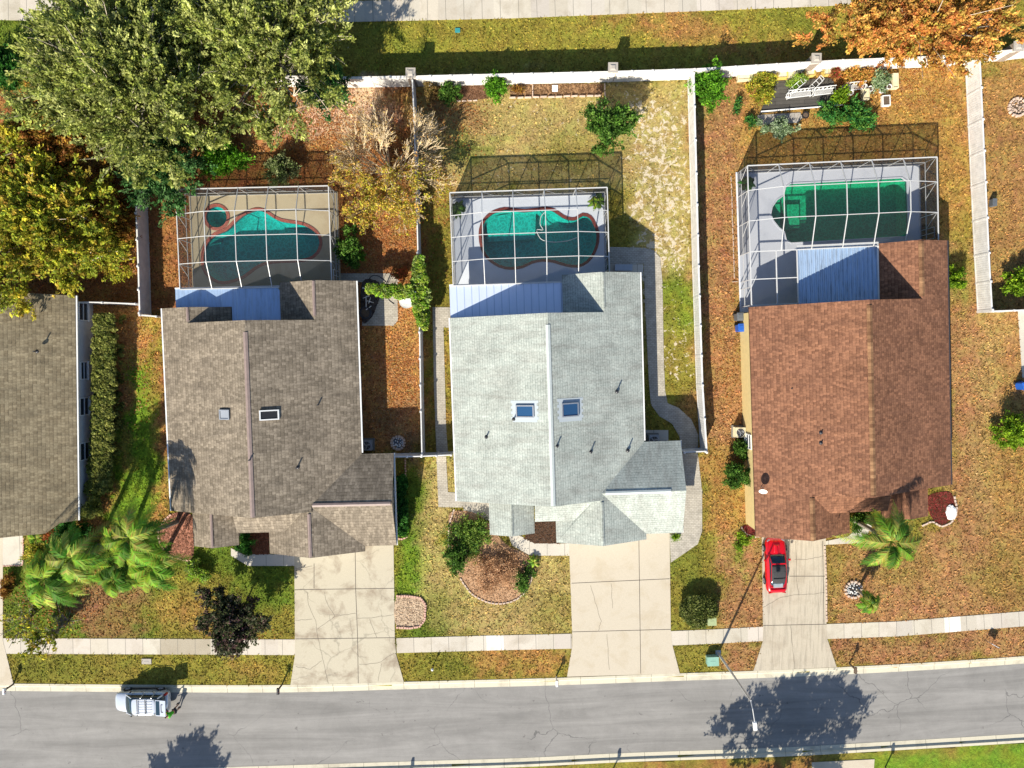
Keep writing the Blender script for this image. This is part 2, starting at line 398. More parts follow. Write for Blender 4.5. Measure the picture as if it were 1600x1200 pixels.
M['tealcap'] = plain('teal_valve_cap', A(60, 160, 160), 0.6, var=0.1)
M['edging'] = concrete('edging_stone', A(225, 200, 180), stain=0.5)
M['terracotta'] = plain('terracotta', A(190, 110, 75), .8, var=.15)
M['pinkedge'] = concrete('pink_edging_stone', A(225, 180, 160), stain=0.5)
M['mulch'] = attr_mat('mulch', 0.95, 0.5, 7, 1.0)

# ------------------------------------------------------------------ geometry tools
def in_poly(X, Y, poly):
    c = np.zeros(X.shape, bool); n = len(poly); j = n - 1
    for i in range(n):
        xi, yi = poly[i]; xj, yj = poly[j]
        if yi != yj:
            c ^= ((yi > Y) != (yj > Y)) & (X < (xj - xi) * (Y - yi) / (yj - yi) + xi)
        j = i
    return c
def smooth_poly(pts, sub=4, closed=True):
    out = []; n = len(pts)
    for i in range(n if closed else n - 1):
        p0, p1, p2, p3 = [Vector(pts[(i + k) % n] if closed else pts[max(0, min(n - 1, i + k))]) for k in (-1, 0, 1, 2)]
        for k in range(sub):
            t = k / sub
            q = 0.5 * ((2 * p1) + (-p0 + p2) * t + (2 * p0 - 5 * p1 + 4 * p2 - p3) * t * t + (-p0 + 3 * p1 - 3 * p2 + p3) * t ** 3)
            out.append((q.x, q.y))
    if not closed: out.append(tuple(pts[-1][:2]))
    return out
def offset_poly(pts, d):
    n = len(pts); ar = sum(pts[i][0] * pts[(i + 1) % n][1] - pts[(i + 1) % n][0] * pts[i][1] for i in range(n)); sg = 1 if ar > 0 else -1
    out = []
    for i in range(n):
        a = Vector(pts[i - 1]); b = Vector(pts[(i + 1) % n]); t = (b - a).normalized()
        nrm = Vector((t.y, -t.x)) * sg
        out.append((pts[i][0] + nrm.x * d, pts[i][1] + nrm.y * d))
    return out
def pp(lst, z=0.0): return [P2(x, y, z) for x, y in lst]
EXC = []      # hard surfaces where no grass grows
def slab(name, pxpoly, mat, z=0.03, kind='structure', ang=0.0, smooth=False, exc=True, z0=-0.2, col=None, **kw):
    poly = pp(pxpoly)
    if smooth: poly = smooth_poly(poly, 4)
    m = MB(); m.prism(poly, z0, z, ang, col=col)
    o = m.build(name, mat)
    if kind: o['kind'] = kind
    tag(o, **kw)
    if exc: EXC.append(poly)
    return o

class Frame:
    def __init__(s, px, py, z, ang): 
        o = P(px, py, z); s.o = Vector((o.x, o.y, 0)); s.a = R(ang); s.c = math.cos(s.a); s.s = math.sin(s.a)
    def loc(s, px, py, z):
        p = P(px, py, z); x, y = p.x - s.o.x, p.y - s.o.y
        return (x * s.c + y * s.s, -x * s.s + y * s.c)
    def w(s, u, v): return (s.o.x + u * s.c - v * s.s, s.o.y + u * s.s + v * s.c)

# ------------------------------------------------------------------ road, kerbs, pavements
RZ = -0.13
def strip(name, line, offs, mat, kind='structure', tint=None, seg=None, side=-1):
    """line: ground polyline; offs: [(offset, z), ...] cross-section swept along it; uv=(length, across)"""
    line = [Vector((p[0], p[1])) for p in line]
    if seg:
        out = [line[0]]
        for a, b in zip(line, line[1:]):
            k = max(1, round((b - a).length / seg))
            out += [a + (b - a) * (i / k) for i in range(1, k + 1)]
        line = out
    m = MB(); L = 0; rows = []
    for i, p in enumerate(line):
        d = (line[min(i + 1, len(line) - 1)] - line[max(i - 1, 0)]).normalized(); nn = Vector((-d.y, d.x)) * side
        if i: L += (p - line[i - 1]).length
        rows.append((p, nn, L))
    for i in range(len(rows) - 1):
        c = tint(i) if tint else None
        for (o0, z0), (o1, z1) in zip(offs, offs[1:]):
            (p, n0, l0), (q, n1, l1) = rows[i], rows[i + 1]
            pts = [(*(p + n0 * o1), z1), (*(q + n1 * o1), z1), (*(q + n1 * o0), z0), (*(p + n0 * o0), z0)]
            uv = [(l0, o1), (l1, o1), (l1, o0), (l0, o0)]
            if side > 0: pts = pts[::-1]; uv = uv[::-1]
            m.face(pts, uv, c)
    o = m.build(name, mat); o['kind'] = kind; return o
kerb_px = [(-420, 1066), (15, 1068), (250, 1070), (455, 1070), (640, 1065), (870, 1059), (1060, 1052), (1180, 1048), (1320, 1042), (1450, 1035), (1600, 1025), (1800, 1008), (2100, 975)]
kerb_line = smooth_poly(pp(kerb_px), 4, False)
far_px = [(-420, 1222), (200, 1216), (656, 1203), (820, 1198), (987, 1190), (1220, 1182), (1400, 1172), (1600, 1160), (1800, 1146), (2100, 1118)]
far_line = smooth_poly(pp(far_px), 4, False)
kc = A(222, 214, 190)
M['kerb'] = concrete('kerb_concrete', kc, joint=(3.05, 0, 0.02), stain=0.45, staincol=A(150, 140, 120))
strip('kerb', kerb_line, [(-0.02, -0.2), (0.0, 0.03), (0.22, 0.03), (0.32, RZ + 0.03), (0.72, RZ + 0.012)], M['kerb'])
strip('kerb', far_line, [(0.02, -0.2), (0.0, 0.03), (-0.22, 0.03), (-0.32, RZ + 0.03), (-0.72, RZ + 0.012)][::-1], M['kerb'])
# the road sheet between the two kerbs
m = MB(); n = min(len(kerb_line), len(far_line)); L = 0
def resample(line, n):
    line = [Vector(p) for p in line]; D = [0]
    for a, b in zip(line, line[1:]): D.append(D[-1] + (b - a).length)
    out = []; j = 0
    for i in range(n):
        s_ = D[-1] * i / (n - 1)
        while j < len(D) - 2 and D[j + 1] < s_: j += 1
        t = (s_ - D[j]) / (D[j + 1] - D[j]); out.append(line[j] + (line[j + 1] - line[j]) * t)
    return out
ka = resample(kerb_line, 60); fa = resample(far_line, 60)
for i in range(59):
    a, b, c_, d = ka[i], ka[i + 1], fa[i + 1], fa[i]
    l0, l1 = i * 2.4, (i + 1) * 2.4; o_ = Vector((0, -0.4)); f_ = Vector((0, 0.4))
    m.face([(*(d + f_), RZ), (*(c_ + f_), RZ), (*(b + o_), RZ), (*(a + o_), RZ)], [(l0, 8), (l1, 8), (l1, 0), (l0, 0)])
road = m.build('road', M['asphalt']); road['kind'] = 'structure'
ROADPOLY = [tuple(p) for p in [v + Vector((0, -0.25)) for v in ka] + [v + Vector((0, 0.25)) for v in fa][::-1]]
EXC.append([(p[0], p[1] + .3) for p in ROADPOLY[:60]] + [(p[0], p[1] - .35) for p in ROADPOLY[60:]])

M['walk'] = concrete('pavement_concrete', A(216, 208, 192), joint=(1.5, 0, 0.02), stain=0.4, staincol=A(165, 150, 125), use_col=True)
def sidewalk(top, width, bright=(), dark=()):
    line = pp(top); pr = random.Random(int(top[0][0]) + 5)
    def tint(i):
        if i in bright: return (1.5, 1.52, 1.6)
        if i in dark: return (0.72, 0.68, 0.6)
        q = pr.uniform(0.9, 1.06); return (q, q * pr.uniform(0.97, 1), q * pr.uniform(0.93, 1))
    o = strip('pavement', line, [(-0.001, -0.2), (0, 0.035), (width, 0.035), (width + 0.001, -0.2)], M['walk'], tint=tint, seg=1.5)
    l2 = [Vector(p) for p in line]; poly = [tuple(p) for p in l2]
    for i in range(len(l2) - 1, -1, -1):
        d = (l2[min(i + 1, len(l2) - 1)] - l2[max(i - 1, 0)]).normalized(); poly.append((l2[i].x + d.y * width, l2[i].y - d.x * width))
    EXC.append(poly); return o
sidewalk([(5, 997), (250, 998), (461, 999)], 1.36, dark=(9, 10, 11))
sidewalk([(619, 997), (760, 993), (893, 990)], 1.3, bright=(5,))
sidewalk([(1048, 986), (1120, 983), (1192, 979)], 1.25)
sidewalk([(1291, 975), (1400, 971), (1500, 963), (1600, 955), (1750, 942)], 1.3, bright=(7,))
sidewalk([(-300, -8), (60, 0), (540, 2), (800, -4), (1290, -23), (1700, -55)], 1.68)

# driveways, paths and pads
M['driveA'] = concrete('cracked_drive', A(206, 196, 172), cracks=0.4, stain=0.9, staincol=A(162, 146, 124), crack_scale=0.3)
M['driveB'] = concrete('pale_drive', A(212, 200, 178), joint=None, stain=0.35, staincol=A(185, 165, 130))
M['driveC'] = concrete('worn_drive', A(206, 194, 172), cracks=0.0, stain=0.4, staincol=A(165, 148, 125), streaks=0.8)
M['pad'] = concrete('path_concrete', A(216, 208, 192), joint=(1.5, 0, 0.02), stain=0.3)
M['paver'] = pavers('path_paver', A(206, 198, 182), A(190, 182, 166), A(150, 142, 128), 0.3, 0.15)
def joint_line(m, pts, w_=0.035, z=0.056):
    for a, b in zip(pts, pts[1:]):
        a = P(*a); b = P(*b); d = Vector((b.x - a.x, b.y - a.y)); d.normalize(); n_ = Vector((-d.y, d.x)) * w_ / 2
        m.face([(a.x - n_.x, a.y - n_.y, z), (b.x - n_.x, b.y - n_.y, z), (b.x + n_.x, b.y + n_.y, z), (a.x + n_.x, a.y + n_.y, z)])
M['jointline'] = plain('joint_sealant', (0.09, 0.075, 0.06), 0.95, var=0.2)
def driveway(poly, mat, joints, cracks=(), z=0.05):
    o = slab('driveway', poly, mat, z)
    m = MB()
    for j in joints: joint_line(m, j, 0.05, z + 0.004)
    for j in cracks:
        q = []
        for a, b in zip(j, j[1:]):
            for k in range(5):
                t = k / 5; q.append((a[0] + (b[0] - a[0]) * t + random.uniform(-.7, .7), a[1] + (b[1] - a[1]) * t + random.uniform(-.7, .7)))
        q.append(j[-1]); joint_line(m, q, 0.024, z + 0.004)
    jo = m.build('driveway_joints', M['jointline']); jo['kind'] = 'structure'
driveway([(460, 850), (615, 850), (617, 997), (619, 1022), (631, 1065), (454, 1070), (461, 1024), (461, 999)], M['driveA'],
         [[(461, 921), (616, 919)], [(462, 998), (618, 996)], [(555, 852), (556, 921), (559, 997), (560, 1067)], [(491, 880), (491, 919)]],
         [[(480, 925), (483, 945), (493, 970), (498, 1000), (506, 1035), (513, 1067)], [(507, 925), (512, 945), (524, 962), (496, 983)], [(462, 969), (488, 967)], [(524, 962), (556, 958)],
          [(559, 966), (580, 965), (615, 960)], [(578, 967), (589, 996)], [(562, 1038), (590, 1036), (617, 1020)], [(462, 1041), (485, 1045), (503, 1032)], [(596, 1036), (591, 1064)], [(462, 888), (488, 884)]])
driveway([(889, 845), (1046, 831), (1048, 985), (1050, 1006), (1062, 1052), (886, 1057), (894, 1010), (894, 990)], M['driveB'],
         [[(893, 911), (1046, 904)], [(894, 987), (1048, 983)], [(998, 838), (1000, 983), (1001, 1052)]], [[(923, 915), (930, 940), (939, 970), (935, 985)], [(955, 911), (957, 950)], [(948, 990), (952, 1046)]])
driveway([(1190, 833), (1290, 838), (1291, 975), (1292, 997), (1307, 1042), (1177, 1048), (1192, 1001), (1192, 979)], M['driveC'],
         [[(1233, 900), (1290, 900)], [(1192, 977), (1291, 975)], [(1285, 845), (1287, 975)]],
         [[(1192, 949), (1215, 935), (1240, 929), (1270, 928), (1288, 925)], [(1243, 845), (1244, 900), (1248, 930)], [(1235, 977), (1238, 1010), (1242, 1045)], [(1241, 874), (1265, 873), (1288, 868)]])
slab('driveway', [(-120, 835), (5, 835), (5, 1000), (22, 1070), (-140, 1070)], M['driveB'], 0.048)
slab('driveway', [(1268, 1191), (1366, 1186), (1360, 1290), (1275, 1290)], M['driveB'], 0.048)
slab('path', [(361, 856), (380, 866), (466, 866), (463, 884), (388, 884), (361, 868)], M['pad'], 0.046)
slab('path', [(795, 837), (813, 837), (835, 849), (891, 849), (891, 868), (829, 868), (800, 852)], M['pad'], 0.046)
slab('path', [(1287, 846), (1325, 838), (1350, 815), (1362, 822), (1347, 848), (1290, 851)], M['pad'], 0.046)
slab('path', [(5, 835), (36, 830), (36, 882), (5, 884)], M['pad'], 0.046)
slab('path', [(676, 480), (705, 480), (705, 512), (693, 512), (697, 666), (700, 708), (682, 708), (678, 600)], M['paver'], 0.04, ang=0.03)
slab('path', [(682, 713), (697, 713), (700, 769), (716, 770), (775, 780), (766, 813), (725, 809), (724, 793), (685, 792)], M['paver'], 0.04, ang=0.03)
slab('path', [(950, 386), (1005, 387), (1021, 391), (1031, 402), (1035, 440), (1037, 560), (1039, 610), (1043, 630), (1060, 637), (1080, 655), (1091, 680), (1090, 705), (1064, 706), (1062, 683), (1050, 662), (1030, 650), (1017, 632), (1014, 600), (1008, 480), (1006, 412), (950, 414)], M['paver'], 0.04, ang=0.03)
slab('path', [(1060, 708), (1090, 708), (1097, 767), (1097, 830), (1090, 850), (1048, 879), (1046, 835), (1068, 830), (1062, 766)], M['paver'], 0.04, ang=0.03)
slab('patio', [(530, 427), (623, 427), (624, 440), (530, 441)], M['paver'], 0.035)
slab('patio', [(566, 441), (621, 441), (622, 500), (615, 509), (566, 509)], M['paver'], 0.04, ang=0.0)
slab('path', [(1590, 485), (1640, 485), (1640, 590), (1597, 590)], M['pad'], 0.04)

# ------------------------------------------------------------------ lawn colours: kinds of grass and litter by plot
COL = dict(tan=A(190, 164, 104), olive=A(150, 138, 58), green=A(112, 130, 42), brightgreen=A(128, 158, 44), orange=A(200, 146, 86), rust=A(172, 118, 70),
           gold=A(186, 144, 78), brown=A(164, 124, 82), cbrown=A(184, 138, 90), pink=A(236, 198, 162), yellow=A(162, 150, 62), dirt=A(130, 108, 80), erow=A(182, 140, 84), dark=A(70, 75, 30), sandy=A(188, 166, 102))
ZONES = [  # (px polygon, colour, bare sand amount, feather m)
    ([(-400, -200), (2100, -200), (2100, 1400), (-400, 1400)], 'olive', 0.0),
    ([(-100, 100), (240, 100), (236, 500), (-100, 500)], 'rust', 0.0),
    ([(230, 120), (656, 120), (662, 712), (250, 712), (232, 490)], 'rust', 0.0),
    ([(380, 180), (540, 180), (540, 235), (380, 235)], 'orange', 0.35),
    ([(480, 130), (600, 130), (600, 200), (480, 200)], 'pink', 0.1),
    ([(565, 430), (662, 430), (664, 712), (565, 712)], 'orange', 0.0),
    ([(118, 475), (255, 475), (258, 860), (118, 860)], 'orange', 0.05),
    ([(205, 560), (240, 555), (250, 800), (180, 850), (185, 760)], 'brightgreen', 0.0), ([(215, 490), (252, 490), (252, 640), (235, 640)], 'yellow', 0.0),
    ([(0, 840), (462, 850), (462, 999), (0, 999)], 'green', 0.05),
    ([(250, 900), (462, 900), (462, 999), (250, 999)], 'olive', 0.0),
    ([(340, 865), (462, 885), (462, 960), (400, 960)], 'green', 0.0),
    ([(15, 1020), (461, 1022), (455, 1070), (20, 1070)], 'olive', 0.1),
    ([(200, 1022), (461, 1022), (458, 1060), (230, 1050)], 'yellow', 0.0),
    ([(617, 712), (712, 712), (700, 860), (700, 999), (617, 999)], 'green', 0.0),
    ([(664, 715), (712, 715), (700, 850), (690, 999), (655, 930)], 'sandy', 0.2),
    ([(690, 850), (895, 850), (895, 999), (690, 999)], 'sandy', 0.12),
    ([(619, 1020), (893, 1010), (886, 1060), (628, 1065)], 'olive', 0.05),
    ([(740, 1025), (893, 1010), (886, 1050), (740, 1055)], 'gold', 0.05),
    ([(660, 130), (712, 130), (708, 712), (663, 712)], 'olive', 0.15),
    ([(656, 125), (1080, 125), (1085, 300), (656, 300)], 'sandy', 0.35),
    ([(970, 160), (1080, 160), (1090, 640), (1000, 640)], 'sandy', 0.62),
    ([(1000, 420), (1085, 420), (1090, 640), (1030, 640)], 'olive', 0.5),
    ([(1000, 560), (1095, 600), (1095, 700), (1000, 700)], 'olive', 0.2),
    ([(1085, 120), (1190, 120), (1200, 990), (1105, 990)], 'cbrown', 0.1),
    ([(1095, 705), (1170, 705), (1190, 830), (1100, 830)], 'gold', 0.15),
    ([(1040, 830), (1130, 830), (1130, 985), (1040, 985)], 'olive', 0.15),
    ([(1125, 830), (1192, 830), (1192, 985), (1125, 985)], 'cbrown', 0.1),
    ([(1050, 1004), (1110, 1004), (1115, 1055), (1050, 1055)], 'olive', 0.2),
    ([(1120, 1002), (1192, 1000), (1180, 1050), (1120, 1052)], 'cbrown', 0.1),
    ([(1170, 100), (1512, 90), (1530, 500), (1150, 500)], 'gold', 0.0),
    ([(1470, 360), (1530, 360), (1590, 980), (1480, 980)], 'cbrown', 0.1),
    ([(1285, 840), (1620, 830), (1620, 975), (1290, 985)], 'cbrown', 0.05),
    ([(1530, 490), (1640, 490), (1640, 960), (1540, 960)], 'erow', 0.03),
    ([(1510, 90), (1700, 80), (1700, 490), (1528, 490)], 'erow', 0.0),
    ([(1292, 998), (1620, 976), (1620, 1028), (1306, 1044)], 'cbrown', 0.0),
    ([(480, 30), (1700, -40), (1700, 78), (1290, 92), (480, 120)], 'yellow', 0.15),
    ([(900, 20), (1300, 5), (1300, 80), (1150, 90)], 'gold', 0.0),
    ([(1100, 10), (1300, 5), (1300, 70), (1150, 80)], 'yellow', 0.0),
    ([(-100, 25), (520, 30), (520, 120), (-100, 120)], 'green', 0.0),
    ([(-400, 1190), (700, 1190), (700, 1400), (-400, 1400)], 'green', 0.0),
    ([(1000, 1192), (1280, 1188), (1280, 1400), (1000, 1400)], 'rust', 0.0),
    ([(1360, 1180), (2100, 1120), (2100, 1400), (1360, 1400)], 'brightgreen', 0.0),
    ([(120, 905), (235, 925), (235, 985), (170, 990), (110, 960)], 'brown', 0.1),
]
BLOBS = [  # px, py, rx(px), ry, colour, strength, sand
    (1500, 380, 14, 70, 'olive', .7, 0), (1495, 440, 18, 40, 'brightgreen', .5, 0), (740, 230, 40, 12, 'green', .7, 0), (900, 240, 60, 20, 'olive', .6, 0.1), (1060, 470, 25, 60, 'brightgreen', .6, 0.2),
    (1075, 640, 25, 40, 'brown', .6, 0), (640, 900, 25, 60, 'brightgreen', .6, 0), (690, 960, 25, 40, 'green', .6, 0), (860, 960, 35, 40, 'olive', .5, 0), (760, 970, 60, 15, 'tan', .7, .15),
    (1410, 880, 60, 40, 'olive', .35, 0), (1310, 880, 18, 60, 'olive', .6, 0), (1560, 900, 60, 50, 'olive', .3, 0), (1360, 250, 60, 20, 'brown', .3, 0), (1160, 880, 14, 16, 'brightgreen', .8, 0),
    (1168, 560, 5, 100, 'olive', .8, 0), (1130, 560, 18, 90, 'orange', .3, 0), (430, 410, 50, 30, 'rust', .8, 0), (620, 600, 30, 60, 'orange', .6, 0), (615, 655, 45, 30, 'brown', .8, 0), (640, 690, 30, 20, 'dirt', .9, 0),
    (695, 600, 5, 90, 'orange', .8, 0), (1000, 680, 10, 60, 'green', .6, 0), (1000, 560, 5, 60, 'green', .8, 0), (690, 400, 12, 60, 'olive', .6, 0), (690, 280, 12, 60, 'orange', .5, 0), (720, 180, 50, 30, 'brown', .7, 0),
    (530, 450, 30, 60, 'rust', .9, 0), (630, 60, 60, 20, 'green', .5, 0), (860, 50, 60, 20, 'olive', .5, 0), (1250, 45, 40, 30, 'green', .5, 0), (1480, 1010, 60, 15, 'brown', .5, 0), (1590, 700, 40, 90, 'gold', .5, 0),
    (1545, 620, 25, 200, 'tan', .4, 0), (210, 520, 30, 40, 'orange', .8, 0), (220, 960, 60, 20, 'olive', .5, 0), (300, 960, 50, 30, 'gold', .6, 0), (80, 1045, 60, 20, 'green', .4, 0), (390, 1045, 50, 18, 'gold', .5, 0), (1090, 1000, 30, 10, 'green', .4, 0),
    (600, 180, 40, 25, 'pink', .6, 0), (460, 200, 60, 14, 'pink', .7, 0.2), (1040, 890, 6, 40, 'green', .6, 0), (1320, 600, 10, 10, 'gold', .1, 0), (1420, 130, 60, 30, 'gold', .5, 0), (1540, 110, 30, 14, 'green', .6, 0),
    (700, 1040, 40, 12, 'green', .5, 0), (820, 1030, 60, 12, 'orange', .35, 0), (1075, 880, 25, 50, 'green', .4, 0),
]
def vnoise(X, Y, s, seed=0):
    r2 = np.random.default_rng(seed); T = r2.random((64, 64)); x = X * s; y = Y * s
    xi = np.floor(x).astype(int); yi = np.floor(y).astype(int); fx = x - xi; fy = y - yi; fx = fx * fx * (3 - 2 * fx); fy = fy * fy * (3 - 2 * fy)
    g = lambda a, b: T[a % 64, b % 64]
    return (g(xi, yi) * (1 - fx) + g(xi + 1, yi) * fx) * (1 - fy) + (g(xi, yi + 1) * (1 - fx) + g(xi + 1, yi + 1) * fx) * fy
def lawn(X, Y):
    return sum(lawn1(X, Y, k) for k in range(4)) / 4
def lawn1(X, Y, k_):
    wx = X + (vnoise(X, Y, 0.5, 1) - .5) * 1.8 + (vnoise(X, Y, 1.7, 2 + 40 * k_) - .5) * 2.2; wy = Y + (vnoise(X, Y, 0.5, 3) - .5) * 1.8 + (vnoise(X, Y, 1.7, 4 + 40 * k_) - .5) * 2.2
    out = np.zeros(X.shape + (4,)); out[..., :3] = COL['olive']
    for poly, c, sand in ZONES:
        k = in_poly(wx, wy, pp(poly)); out[k, :3] = COL[c]; out[k, 3] = sand
    for px, py, rx, ry, c, st, sand in BLOBS:
        o = P(px, py); d = ((wx - o.x) / (rx / 18.5)) ** 2 + ((wy - o.y) / (ry / 18.5)) ** 2
        f = np.clip(1.5 - d, 0, 1) * st; f = f[..., None]
        out = out * (1 - f) + np.array([*COL[c], sand]) * f
    mix_ = (vnoise(X, Y, 0.33, 9) * .6 + vnoise(X, Y, 1.1, 10) * .4)[..., None]
    out[..., :3] *= 0.85 + 0.3 * mix_
    gsh = np.clip((vnoise(X, Y, 0.23, 11) * .6 + vnoise(X, Y, .8, 12) * .4 - .5) * 3, 0, 1)[..., None] * .15
    out[..., :3] = out[..., :3] * (1 - gsh) + out[..., :3] * np.array([.78, 1.05, .75]) * gsh
    return out
HOLES = []
def build_ground():
    xs = np.arange(-66, 66.01, 0.4); ys = np.arange(-56, 56.01, 0.4)
    X, Y = np.meshgrid(xs, ys); c = lawn(X, Y); Z = np.zeros(X.shape)
    rd = in_poly(X, Y, ROADPOLY); Z[rd] = -0.3
    for hp in [ ]: pass
    nx, ny = len(xs), len(ys)
    V = np.stack([X, Y, Z], -1).reshape(-1, 3).tolist()
    cx = (X[:-1, :-1] + .2); cy = (Y[:-1, :-1] + .2); drop = np.zeros(cx.shape, bool)
    for h in HOLES:
        for sx in (-.3, 0, .3):
            for sy in (-.3, 0, .3): drop |= in_poly(cx + sx, cy + sy, h)
    Fc = []
    for j in range(ny - 1):
        for i in range(nx - 1):
            if not drop[j, i]: a = j * nx + i; Fc.append((a, a + 1, a + nx + 1, a + nx))
    b = len(V); x0, x1, y0, y1 = xs[0], xs[-1], ys[0], ys[-1]; Q = 2500
    V += [(-Q, -Q, 0), (Q, -Q, 0), (Q, Q, 0), (-Q, Q, 0), (x0, y0, 0), (x1, y0, 0), (x1, y1, 0), (x0, y1, 0)]
    Fc += [(b, b + 1, b + 5, b + 4), (b + 1, b + 2, b + 6, b + 5), (b + 2, b + 3, b + 7, b + 6), (b + 3, b, b + 4, b + 7)]
    me = bpy.data.meshes.new('ground'); me.from_pydata(V, [], Fc)
    at = me.color_attributes.new('Col', 'FLOAT_COLOR', 'POINT'); cc = np.vstack([c.reshape(-1, 4), np.tile([*COL['olive'], 0], (8, 1))])
    at.data.foreach_set('color', cc.astype(np.float32).ravel()); me.materials.append(M['ground'])
    o = bpy.data.objects.new('ground', me); C.objects.link(o); o['kind'] = 'structure'

# ------------------------------------------------------------------ houses
SL = 0.42; EZ = 2.7
class House:
    def __init__(s, fr, label, roofmat, trimmat, wallmat):
        s.f = fr; s.root = empty('house', (fr.o.x, fr.o.y, 0), fr.a); tag(s.root, label, 'house'); s.rm = roofmat; s.tm = trimmat; s.wm = wallmat
        s.roof = MB()
    def plane(s, pts, up, th=0.14):
        """pts [(u,v,z)] ccw from above; up = (du,dv) uphill direction in plan, for the shingle courses"""
        p = [Vector(q) for q in pts]; n_ = Vector((0, 0, 0))
        for i in range(len(p)):
            a, b = p[i], p[(i + 1) % len(p)]; n_ += Vector(((a.y - b.y) * (a.z + b.z), (a.z - b.z) * (a.x + b.x), (a.x - b.x) * (a.y + b.y)))
        if n_.z < 0: p = p[::-1]
        k = math.sqrt(1 + SL * SL); al = (up[1], -up[0])
        s.roof.face(p, [(q.x * al[0] + q.y * al[1], (q.x * up[0] + q.y * up[1]) * k) for q in p])
        low = [q - Vector((0, 0, th)) for q in p]
        s.roof.face(low[::-1])
        for i in range(len(p)):
            j = (i + 1) % len(p); s.roof.face([low[i], low[j], p[j], p[i]])
    def child(s, name, m, mat, parent=None, **k): return m.build(name, mat, parent or s.root, **k)
    def done(s):
        s.roofo = s.roof.build('roof', s.rm, s.root); return s.roofo
    def cap(s, a, b, w_=0.34, mat=None, name='ridge_cap', lift=0.05):
        m = MB(); a = Vector(a); b = Vector(b); d = (b - a).normalized(); side = Vector((-d.y, d.x, 0)).normalized() * w_ / 2; dn = Vector((0, 0, -abs(w_ / 2 * SL)))
        up = Vector((0, 0, lift))
        for sg in (1, -1):
            q = [a + up, b + up, b + up + side * sg + dn, a + up + side * sg + dn]
            L = (b - a).length; uv = [(0, 0), (L, 0), (L, w_ / 2), (0, w_ / 2)]
            if sg < 0: q = [q[1], q[0], q[3], q[2]]; uv = [uv[1], uv[0], uv[3], uv[2]]
            m.face(q[::-1], uv[::-1])
        e = [a + up, a + up + side + dn, a + side + dn * 1.3, a - side + dn * 1.3, a + up - side + dn]
        return s.child(name, m, mat or s.tm, s.roofo)
def wall_mesh(foot, zt, gables=()):
    m = MB(); n = len(foot)
    ar = sum(foot[i][0] * foot[(i + 1) % n][1] - foot[(i + 1) % n][0] * foot[i][1] for i in range(n))
    if ar < 0: foot = foot[::-1]
    for i in range(n):
        a, b = foot[i], foot[(i + 1) % n]; m.face([(a[0], a[1], 0), (b[0], b[1], 0), (b[0], b[1], zt), (a[0], a[1], zt)])
    for g in gables: m.face(g)
    return m
def pipe_vent(h, u, v, z, r=0.06, hh=0.42, mat=None, bend=False):
    m = MB(); m.tube([(u, v, z - 0.1), (u, v, z + hh)], r, 8); m.lathe((u, v, z - 0.02), [(0.16, 0), (0.12, 0.07), (r, 0.1)], 10)
    h.child('roof_vent', m, mat or M['metaldark'], h.roofo)
def skylight(h, u, v, z, du, dv, sgn, glass, framemat, patch=None):
    """lies on the slope; sgn +1: roof rises with +u"""
    k = SL * sgn
    def q(a, b, lift): return (u + a, v + b, z + a * k + lift)
    m = MB()
    t = 0.09; H_ = 0.16
    for (a0, a1, b0, b1) in ((-du / 2 - t, du / 2 + t, -dv / 2 - t, -dv / 2), (-du / 2 - t, du / 2 + t, dv / 2, dv / 2 + t), (-du / 2 - t, -du / 2, -dv / 2, dv / 2), (du / 2, du / 2 + t, -dv / 2, dv / 2)):
        top = [q(a0, b0, H_), q(a1, b0, H_), q(a1, b1, H_), q(a0, b1, H_)]; bot = [(x, y, zz - H_ - 0.03) for x, y, zz in top]
        m.face(top)
        for i in range(4): m.face([bot[i], bot[(i + 1) % 4], top[(i + 1) % 4], top[i]])
    fo = h.child('skylight', m, framemat, h.roofo)
    g = MB(); g.face([q(-du / 2, -dv / 2, H_ - 0.05), q(du / 2, -dv / 2, H_ - 0.05), q(du / 2, dv / 2, H_ - 0.05), q(-du / 2, dv / 2, H_ - 0.05)])
    h.child('pane', g, glass, fo)
    if patch:
        p = MB(); a, b = du / 2 + 0.34, dv / 2 + 0.45; n_ = 8
        for i in range(n_):
            b0 = -b + 2 * b * i / n_; b1 = -b + 2 * b * (i + .72) / n_; ex = 0.12 if i % 2 else 0.0
            p.face([q(-a - ex, b0, 0.012), q(a + ex, b0, 0.012), q(a + ex, -b + 2 * b * (i + 1) / n_, 0.012), q(-a - ex, -b + 2 * b * (i + 1) / n_, 0.012)])
        h.child('new_shingle_patch', p, patch, h.roofo)
